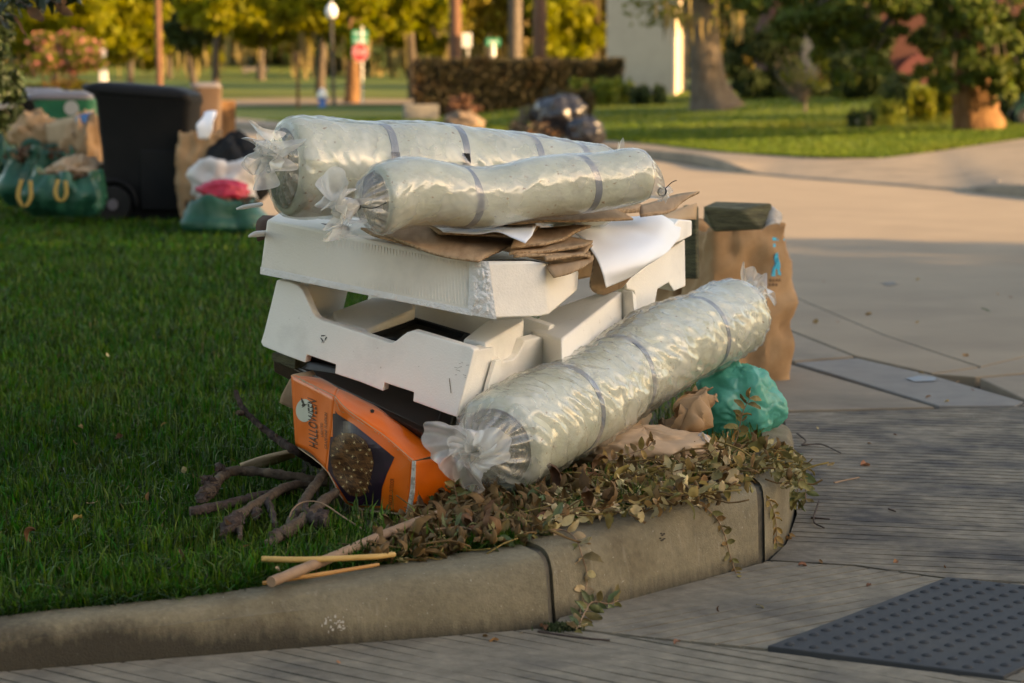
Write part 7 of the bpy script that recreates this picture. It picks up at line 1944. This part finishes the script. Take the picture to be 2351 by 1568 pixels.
# ---- wheeled bin builder
M['bin_black'] = mat('black_bin_plastic', (0.008, 0.0085, 0.009), (0.011, 0.011, 0.011), 0.6, sc=6, spec=.15)
M['bin_green'] = mat('green_bin_plastic', (0.012, 0.12, 0.062), (0.016, 0.15, 0.078), 0.5, sc=6)
M['bin_grey'] = mat('grey_bin_plastic', (0.13, 0.125, 0.135), (0.15, 0.14, 0.15), 0.5, sc=6)
M['bin_brown'] = mat('brown_bin_plastic', (0.075, 0.05, 0.035), (0.095, 0.062, 0.042), 0.5, sc=6)
M['bin_dkgreen'] = mat('dark_green_bin_plastic', (0.008, 0.06, 0.05), None, 0.5)
def rrect(cx_, cy_, hx, hy, z, r_=0.06, n=5, rot=0.0, tz=0.0):
    out = []
    for sx, sy, a0 in ((1, 1, 0), (-1, 1, 90), (-1, -1, 180), (1, -1, 270)):
        for i in range(n):
            a = R(a0 + 90 * i / (n - 1))
            x, y = sx * (hx - r_) + math.cos(a) * r_, sy * (hy - r_) + math.sin(a) * r_
            out.append(Vector((cx_ + x * math.cos(rot) - y * math.sin(rot), cy_ + x * math.sin(rot) + y * math.cos(rot), z + x * tz)))
    return out
def wheeled_bin(label, c, L, Wd, H, rot, body_m, lid_m, tz=0.0, group='wheeled bins', wheels=True, flare=0.79):
    """Long side along x; the hinge, handle and wheels are on the -x side before turning."""
    root = thing('wheeled_bin', label, 'bin', c, group)
    x, y, z = c
    sh = lambda s: s * L / 2
    prof = [(0.0, flare, 0), (0.03, flare + .01, 0), (0.62, lerp(flare, 1, .62), 0), (0.66, lerp(flare, 1, .7), 0), (0.9, .975, 0), (0.93, 1.02, 0), (0.97, 1.02, 0)]
    rings = [rrect(x + (1 - s) * L * 0.03 * math.cos(rot), y, L / 2 * s, Wd / 2 * s, z + H * h, .06, 5, rot, tz * h) for h, s, _ in prof]
    mk('bin_body', *loft(rings), M[body_m], root, smooth=45)
    lid = [rrect(x - .045, y, L / 2 * s, Wd / 2 * s, z + H * h, .07, 5, rot, tz) for h, s in ((0.965, 1.0), (0.97, 1.10), (0.995, 1.105), (1.02, 1.04), (1.045, .8), (1.05, .5))]
    mk('lid', *loft(lid), M[lid_m], root, smooth=40)
    ux = Vector((math.cos(rot), math.sin(rot), 0)); uy = Vector((-ux.y, ux.x, 0))
    o_ = Vector((x, y, z))
    hp = o_ - ux * (L * .5) + Vector((0, 0, H * .955 - tz * L / 2))
    mk('handle', *tube([hp - uy * Wd * .38, hp - uy * Wd * .38 - ux * .09 + Vector((0, 0, .05)), hp + uy * Wd * .38 - ux * .09 + Vector((0, 0, .05)), hp + uy * Wd * .38], [.02], 20, 8), M[lid_m], root)
    mk('side_panel', *frame_box(o_ - uy * (Wd / 2 * .875) , ux, uy, Vector((0, 0, 1)), -L * .02, L * .36, -.022, .03, .1, H * .55), M[body_m], root, smooth=0, mods=(('bevel', 0.01, 2),))
    if wheels:
        for s in (-1, 1):
            wc = o_ - ux * (L * .31) + uy * s * (Wd * .46) + Vector((0, 0, .145))
            wl = mk('wheel', *tube([wc - uy * .035, wc - uy * .03, wc + uy * .03, wc + uy * .035], [.135, .15, .15, .135], 6, 24), M['black_metal'], root, smooth=40)
            mk('hub', *tube([wc - uy * .045, wc + uy * .045], [.045, .045], 3, 14), M['bin_grey'], wl)
        ar = [o_ - ux * (L * .31) - uy * (Wd * .47) + Vector((0, 0, .15)) + (ux * math.cos(R(a)) + Vector((0, 0, math.sin(R(a))))) * .19 for a in range(-5, 186, 15)]
        mk('wheel_arch', *tube(ar, [.02], 24, 8), M[body_m], root)
    return root
DB = 20.0
bc_ = Vector((V(338, 0, DB).x, DB, 0.12))
wheeled_bin('big black wheeled bin with its lid shut, on the lawn by the left rubbish', bc_, 0.80, 0.50, 1.07, -0.10, 'bin_black', 'bin_black', -0.075)
wheeled_bin('green wheeled bin with a grey lid and a pale round logo', Vector((V(150, 0, 23.5).x, 23.5, .12)), 0.56, 0.62, 1.0, 0.05, 'bin_green', 'bin_grey', 0.0)
lg = Vector((V(163, 248, 23.12).x, 23.145, V(163, 248, 23.12).z))
mk('round_logo', *tube([lg, lg + Vector((0, -.008, 0))], [.07, .07], 3, 20), M['galv'], bpy.data.objects['wheeled_bin.001'])
wheeled_bin('dark wheeled bin half hidden at the left of the green one', Vector((V(92, 0, 24.6).x, 24.6, .12)), 0.5, 0.6, 1.02, 0.1, 'bin_black', 'bin_grey', 0.0)
wheeled_bin('brown grey wheeled bin standing behind the right of the big black one', Vector((V(478, 0, 45).x, 45, 0.1)), 0.46, .5, 1.05, 0.1, 'bin_brown', 'bin_grey', 0.0)
mk('cardboard_box', *rbox((V(520, 0, 46).x, 46, 0.0), .26, .3, .86, .2), M['trunk_warm'], None, smooth=0, label='tan cardboard box on the street beside the brown grey bin', cat='box')
wheeled_bin('dark green wheeled bin cut off by the right edge of the view', FP(2368, 260, 44), 0.62, .6, 1.0, 0.1, 'bin_dkgreen', 'bin_green', 0.0)

# ---- rubbish round the black bin
M['bag_green'] = mat('green_woven_bag', (0.006, 0.062, 0.036), (0.010, 0.09, 0.055), 0.42, sc=5, bump=.2, bsc=30, spec=.4)
M['strap_yellow'] = mat('yellow_webbing', (0.42, 0.27, 0.07), None, 0.8)
M['litter_brown'] = mat('brown_leaf_litter', (0.10, 0.06, 0.035), (0.17, 0.105, 0.06), 0.95, sc=9, island=.4)
GR = 'green garden waste bags'
def garden_bag(label, x0, x1, y0, y1, D, seed, straps=True, fz=1.0):
    k = pxm(D)
    c = V((x0 + x1) / 2, (y0 + y1) / 2, D); rx = (x1 - x0) / 2 * k; rz = (y1 - y0) / 2 * k
    root = thing('garden_bag', label, 'bag', Vector((c.x, D, c.z - rz)), GR)
    rings = []
    for i in range(22):
        v = i / 21
        w_ = interp([0.80, 1.02, 1.06, 1.0, 0.9, 0.84], v)
        ring = []
        for an in np.linspace(0, 6.2832, 73)[:-1]:
            cx1, sy1 = math.cos(an), math.sin(an)
            fl = abs(noise.noise(Vector((cx1 * 3.3, sy1 * 3.3, v * 1.2 + seed)))) * 0.30 * fz + abs(noise.noise(Vector((cx1 * 7, sy1 * 7, v * 2.5 + seed)))) * 0.12 * fz
            sq = min(1.25, 1 / max(abs(cx1), abs(sy1)) ** 0.7)
            k2 = w_ * sq * (1.0 - fl + 0.16 * noise.noise(Vector((cx1 * 1.3, sy1 * 1.3, v * 2 + seed))))
            zt = 2 * rz * v * (1 + (0.34 * noise.noise(Vector((cx1 * 1.6, sy1 * 1.6, seed + 2))) if v > 0.3 else 0) * v)
            ring.append(Vector((c.x + cx1 * rx * k2 * 0.98, D + sy1 * .36 * k2, c.z - rz + zt)))
        rings.append(ring)
    mk('bag_body', *loft(rings, True, False), M['bag_green'], root, smooth=60, mods=(('solid', .006),))
    v_, t2 = cloud([(c.x + rnd.uniform(-.6, .6) * rx, D + rnd.uniform(-.2, .2), c.z + rz * .78, rx * .35, .16, rz * .22) for _ in range(9)], 900, .075, .5, flat=True)
    mesh_tris('leaf_filling', v_, t2, M['litter_brown'], root)
    if straps:
        for s, wd_, dp in ((-.80, .16, 1.25), (.05, .13, 1.0)):
            b0 = Vector((c.x + (s - wd_ * .3) * rx, D - .385, c.z + rz * .80)); b1 = Vector((c.x + (s - wd_ * .8) * rx, D - .40, c.z + rz * (.75 - dp * .6))); b2 = Vector((c.x + (s + wd_ * .1) * rx, D - .405, c.z + rz * (.75 - dp))); b3 = Vector((c.x + (s + wd_) * rx, D - .39, c.z + rz * .75))
            pth = crom([b0, b1, b2, b2.lerp(b3, .45) + Vector((.03, -.01, -.02)), b3], 24)
            vs, fs = [], []
            for p in pth: vs += [p + Vector((-.016, 0, 0)), p + Vector((.016, -.005, 0))]
            fs = [(2 * i, 2 * i + 1, 2 * i + 3, 2 * i + 2) for i in range(23)]
            mk('strap', vs, fs, M['strap_yellow'], root, mods=(('solid', .004),))
    return root
garden_bag('big green garden bag slumped at far left, behind the strapped one', 2, 190, 340, 470, 20.6, 3, False)
garden_bag('green garden bag with yellow straps in front of the black bin', 58, 250, 398, 492, 19.2, 5, True)
garden_bag('low green garden bag right of the black bin, behind the foam rolls', 420, 606, 458, 535, 18.4, 8, False, 0.25)
garden_bag('dark green garden bag with yellow handles at the left edge', -60, 70, 300, 430, 22.0, 9, False)
for x in (14, 34, 48):
    a_, b_, c_ = V(x - 12, 292, 21.4), V(x, 312, 21.38), V(x + 14, 334, 21.4)
    vs = []
    for p in crom([a_, b_, c_], 10): vs += [p + Vector((-.02, 0, 0)), p + Vector((.02, 0, .012))]
    mk('handle', vs, [(2 * i, 2 * i + 1, 2 * i + 3, 2 * i + 2) for i in range(9)], M['strap_yellow'], bpy.data.objects['garden_bag.003'], mods=(('solid', .006),))
def zp(zx, zy, D): return V(*Z1(zx, zy), D)
t_ = thing('cardboard_box', 'open tan cardboard box with a blue printed flap, left of the black bin', 'box', zp(430, 960, 20.9))
bq = [zp(320, 960, 21.0), zp(548, 965, 20.7), zp(640, 900, 21.2), zp(420, 900, 21.5)]
tq = [zp(300, 815, 21.0), zp(500, 760, 20.7), zp(620, 722, 21.2), zp(400, 790, 21.5)]
for i in range(4):
    j = (i + 1) % 4
    mk('box_side', *sheet([[tq[i], tq[i].lerp(tq[j], .5), tq[j]], [bq[i], bq[i].lerp(bq[j], .5), bq[j]]], 8, 5, .012, 6, i), M['card_pale'], t_, mods=(('solid', .008),))
mk('blue_print', *sheet([[zp(508, 765, 20.62), zp(606, 738, 20.7)], [zp(545, 868, 20.62), zp(632, 860, 20.72)]], 3, 3), mat('blue_print', (0.03, 0.14, 0.36), (0.06, 0.2, 0.42), .6, sc=6), t_, mods=(('solid', .004),))
mk('box_flap', *sheet([[zp(495, 775, 20.66), zp(512, 768, 20.62)], [zp(535, 950, 20.66), zp(556, 930, 20.6)]], 3, 6, .01, 8, 2), mat('grey_card', (.35, .34, .33), None, .8), t_, mods=(('solid', .006),))
mk('paper_bag', *blob(zp(225, 885, 21.2), .2, .18, .17, .35, 2.4, 3, 40, 24, crease=.2), M['kraft'], None, smooth=60, label='crumpled brown paper bag left of the open tan box', cat='paper bag')
mk('paper_bag', *blob(zp(560, 1030, 20.75), .17, .2, .32, .35, 2.2, 7, 40, 24, crease=.2), M['kraft'], None, smooth=60, label='crumpled brown paper bag squeezed against the left of the black bin', cat='paper bag')
mk('paper_bag', *blob(zp(520, 1140, 20.1), .21, .2, .12, .4, 2.4, 8, 40, 24, crease=.2), M['kraft_pale'], None, smooth=60, label='flat brown paper bag lying on the strapped green bag', cat='paper bag')
paper_bag(Vector((V(455, 0, 19.7).x, 19.7, .14)), .36, .3, .72, .1, 12.0, 'kraft', (0, 0), 'brown paper bag standing right of the black bin')
mk('paper_sheet', *sheet([[zp(1345, 745, 19.6), zp(1425, 740, 19.6)], [zp(1300, 815, 19.5), zp(1405, 820, 19.5)], [zp(1320, 905, 19.5), zp(1370, 912, 19.5)]], 8, 10, .03, 8, 3), M['white_paper'], None, mods=(('solid', .004),), label='white sheet sticking up right of the black bin', cat='paper')
mk('carrier_bag', *blob(zp(1490, 1190, 18.9), .235, .18, .24, .3, 2, 4, 50, 30, crease=.18, pinch=.5), mat('white_carrier_plastic', (.62, .6, .58), (.7, .68, .66), .4, transl=.2), None, smooth=180, label='white plastic carrier bag on the low green bag', cat='bag')
mk('carrier_bag', *blob(zp(1480, 1265, 18.55), .17, .14, .085, .3, 2, 5, 40, 24, crease=.2), mat('red_plastic', (.45, .02, .05), (.5, .03, .07), .4), None, smooth=180, label='crumpled red plastic bag in front of the white carrier bag', cat='bag')
mk('waste_bag', *blob(zp(1560, 1140, 19.6), .24, .2, .27, .25, 2, 6, 50, 30, crease=.15), M['black'], None, smooth=180, label='black rubbish bag between the white carrier bag and the foam rolls', cat='rubbish bag')
# ---- black bags on the far verge
M['black_bag'] = mat('glossy_black_bag', (0.012, 0.013, 0.018), (0.02, 0.021, 0.027), 0.28, sc=6, spec=.6, bump=.4, bsc=14, bdist=.03)
GBB = 'black rubbish bags on the far verge'
D = 42
mk('waste_bag', *blob(V(1288, 264, D), .40, .34, .33, .22, 1.8, 2, 60, 36, crease=.18), M['black_bag'], None, smooth=180, label='largest black rubbish bag, on top of the heap across the street', cat='rubbish bag', group=GBB)
mk('waste_bag', *blob(V(1345, 303, D - .5), .31, .28, .24, .22, 1.8, 3, 60, 36, crease=.18), M['black_bag'], None, smooth=180, label='black rubbish bag at the right of the heap across the street', cat='rubbish bag', group=GBB)
mk('waste_bag', *blob(V(1248, 268, D + .4), .22, .25, .22, .22, 1.8, 4, 50, 30, crease=.18), M['black_bag'], None, smooth=180, label='smaller dull black bag at the left of the heap across the street', cat='rubbish bag', group=GBB)
f = V(1225, 318, D)
t_ = thing('brush_pile', 'pile of brown cut brush against the black bags across the street', 'brush pile', Vector((f.x, f.y, .14)))
cl = [(V(x, y, D + dd).x, D + dd, V(x, y, D + dd).z, .2, .2, .16) for x, y, dd in ((1190, 290, 0), (1215, 262, .3), (1200, 310, -.2), (1240, 300, -.3), (1270, 312, -.5), (1180, 315, 0), (1230, 320, -.5))]
crown(t_, cl, 1500, .10, 'trunk', name='cut_brush', asp=.3); crown(t_, cl[3:], 500, .09, 'trunk_warm', name='dry_leaves', asp=.4)
# ---- far lawn blades along its front and patches
def far_tufts():
    n = 130000
    q = nrs.uniform(0, 1, n) ** 1.6 * 24
    i = nrs.randint(0, len(eb) - 30, n)
    ex = np.array([p.x for p in eb]); ey = np.array([p.y for p in eb])
    u = nrs.uniform(0, 1, n)
    x = ex[i] * (1 - u) + ex[i + 1] * u + 0.55 * q; y = ey[i] * (1 - u) + ey[i + 1] * u + 0.835 * q
    ok = (np.abs(x / y) < .235)
    x, y = x[ok], y[ok]
    z = np.array([far_z(a, b) for a, b in zip(x, y)])
    v, t = blades(len(x), x, y, z, .03, .065, .022, .5)
    mesh_tris('far_lawn_grass', v, t, M['far_blades'], kind='stuff', label='sunlit green grass of the lawn across the street')
far_tufts()
# kerb stone lump at right of the driveway
mk('water_meter_box', *blob(G(2290, 428, .06), .10, .1, .07, .25, 2, 3, 20, 12), M['slab_blue'], None, smooth=50, label='small grey lump at the edge of the far driveway', cat='stone')
# ================================================================== UNSEEN HOUSE AND TREE (added right of the view to shade the corner)
def neighbour():
    x0, x1, y0, y1, h = 22.0, 34.0, -13.0, 6.2, 6.8
    t_ = thing('shade_house', 'unseen two storey brick house added right of the view for its shade', 'house', (x0, 0, 0))
    mk('wall', *wbox(x0, x1, y0, y1, 0, h), M['brick'], t_, smooth=0)
    ov = .5
    mk('roof', *prism([Vector(p) for p in ((x0 - ov, y0 - ov, h), (x1 + ov, y0 - ov, h), (x1 + ov, y1 + ov, h), (x0 - ov, y1 + ov, h))], [Vector(p) for p in ((x0 + 5, y0 + 3, h + 3.4), (x1 - 5, y0 + 3, h + 3.4), (x1 - 5, y1 - 2.5, h + 3.4), (x0 + 5, y1 - 2.5, h + 3.4))]), M['roof'], t_, smooth=0)
    for k in range(5):
        for z in (.9, 4.0):
            yy = y0 + 2.2 + k * 4.2
            w_ = mk('window', *wbox(x0 - .06, x0 + .02, yy, yy + 1.4, z, z + 1.7), M['white_metal'], t_, smooth=0)
            mk('pane', *wbox(x0 - .075, x0 - .062, yy + .08, yy + 1.32, z + .08, z + 1.62), M['black'], w_, smooth=0)
    f = Vector((13.6, 12.4, 0))
    r_ = thing('shade_oak', 'unseen leafy oak added right of the view for its shade', 'tree', f)
    trunk(r_, [f, f + Vector((0, 0, 2)), f + Vector((.2, .4, 4)), f + Vector((.4, 1.6, 5.6))], [.35, .28, .22, .08], 'trunk')
    crown(r_, lumps(f + Vector((0.5, 0.9, 3.2)), 1.2, 2.4, 3.0, 30, .22, 15), 5200, .2, 'fol_oak')
    crown(r_, lumps(f + Vector((0.6, 2.4, 5.3)), 2.8, 2.6, 1.5, 30, .38, 4) + lumps(f + Vector((0.3, 0.5, 3.4)), 1.4, 2.7, 3.4, 26, .2, 7) + lumps(f + Vector((0.6, 2.6, 5.6)), 2.2, 3.4, 1.3, 20, .36, 9), 17000, .26, 'fol_oak')
neighbour()

# ---- row of unseen trees added behind the camera to block low sky light
for k, (X_, Y_, h_) in enumerate(((-17, -13, 7.0), (-10.5, -15, 8.0), (-4, -14, 7.2), (2.5, -16, 8.2), (9, -15, 7.4))):
    f = Vector((X_, Y_, 0))
    t_ = thing('unseen_tree', ('leftmost', 'second from the left', 'middle', 'second from the right', 'rightmost')[k] + ' of the unseen leafy trees added behind the camera against low sky light', 'tree', f, 'trees behind the camera')
    trunk(t_, [f, f + Vector((0, 0, 2)), f + Vector((.2, .1, 4.5))], [.24, .2, .08], 'trunk')
    crown(t_, lumps(f + Vector((0, 0, h_ * .55)), 3.8, 2.4, h_ * .48, 30, .36, k + 30), 5200, .5, 'fol_shade')
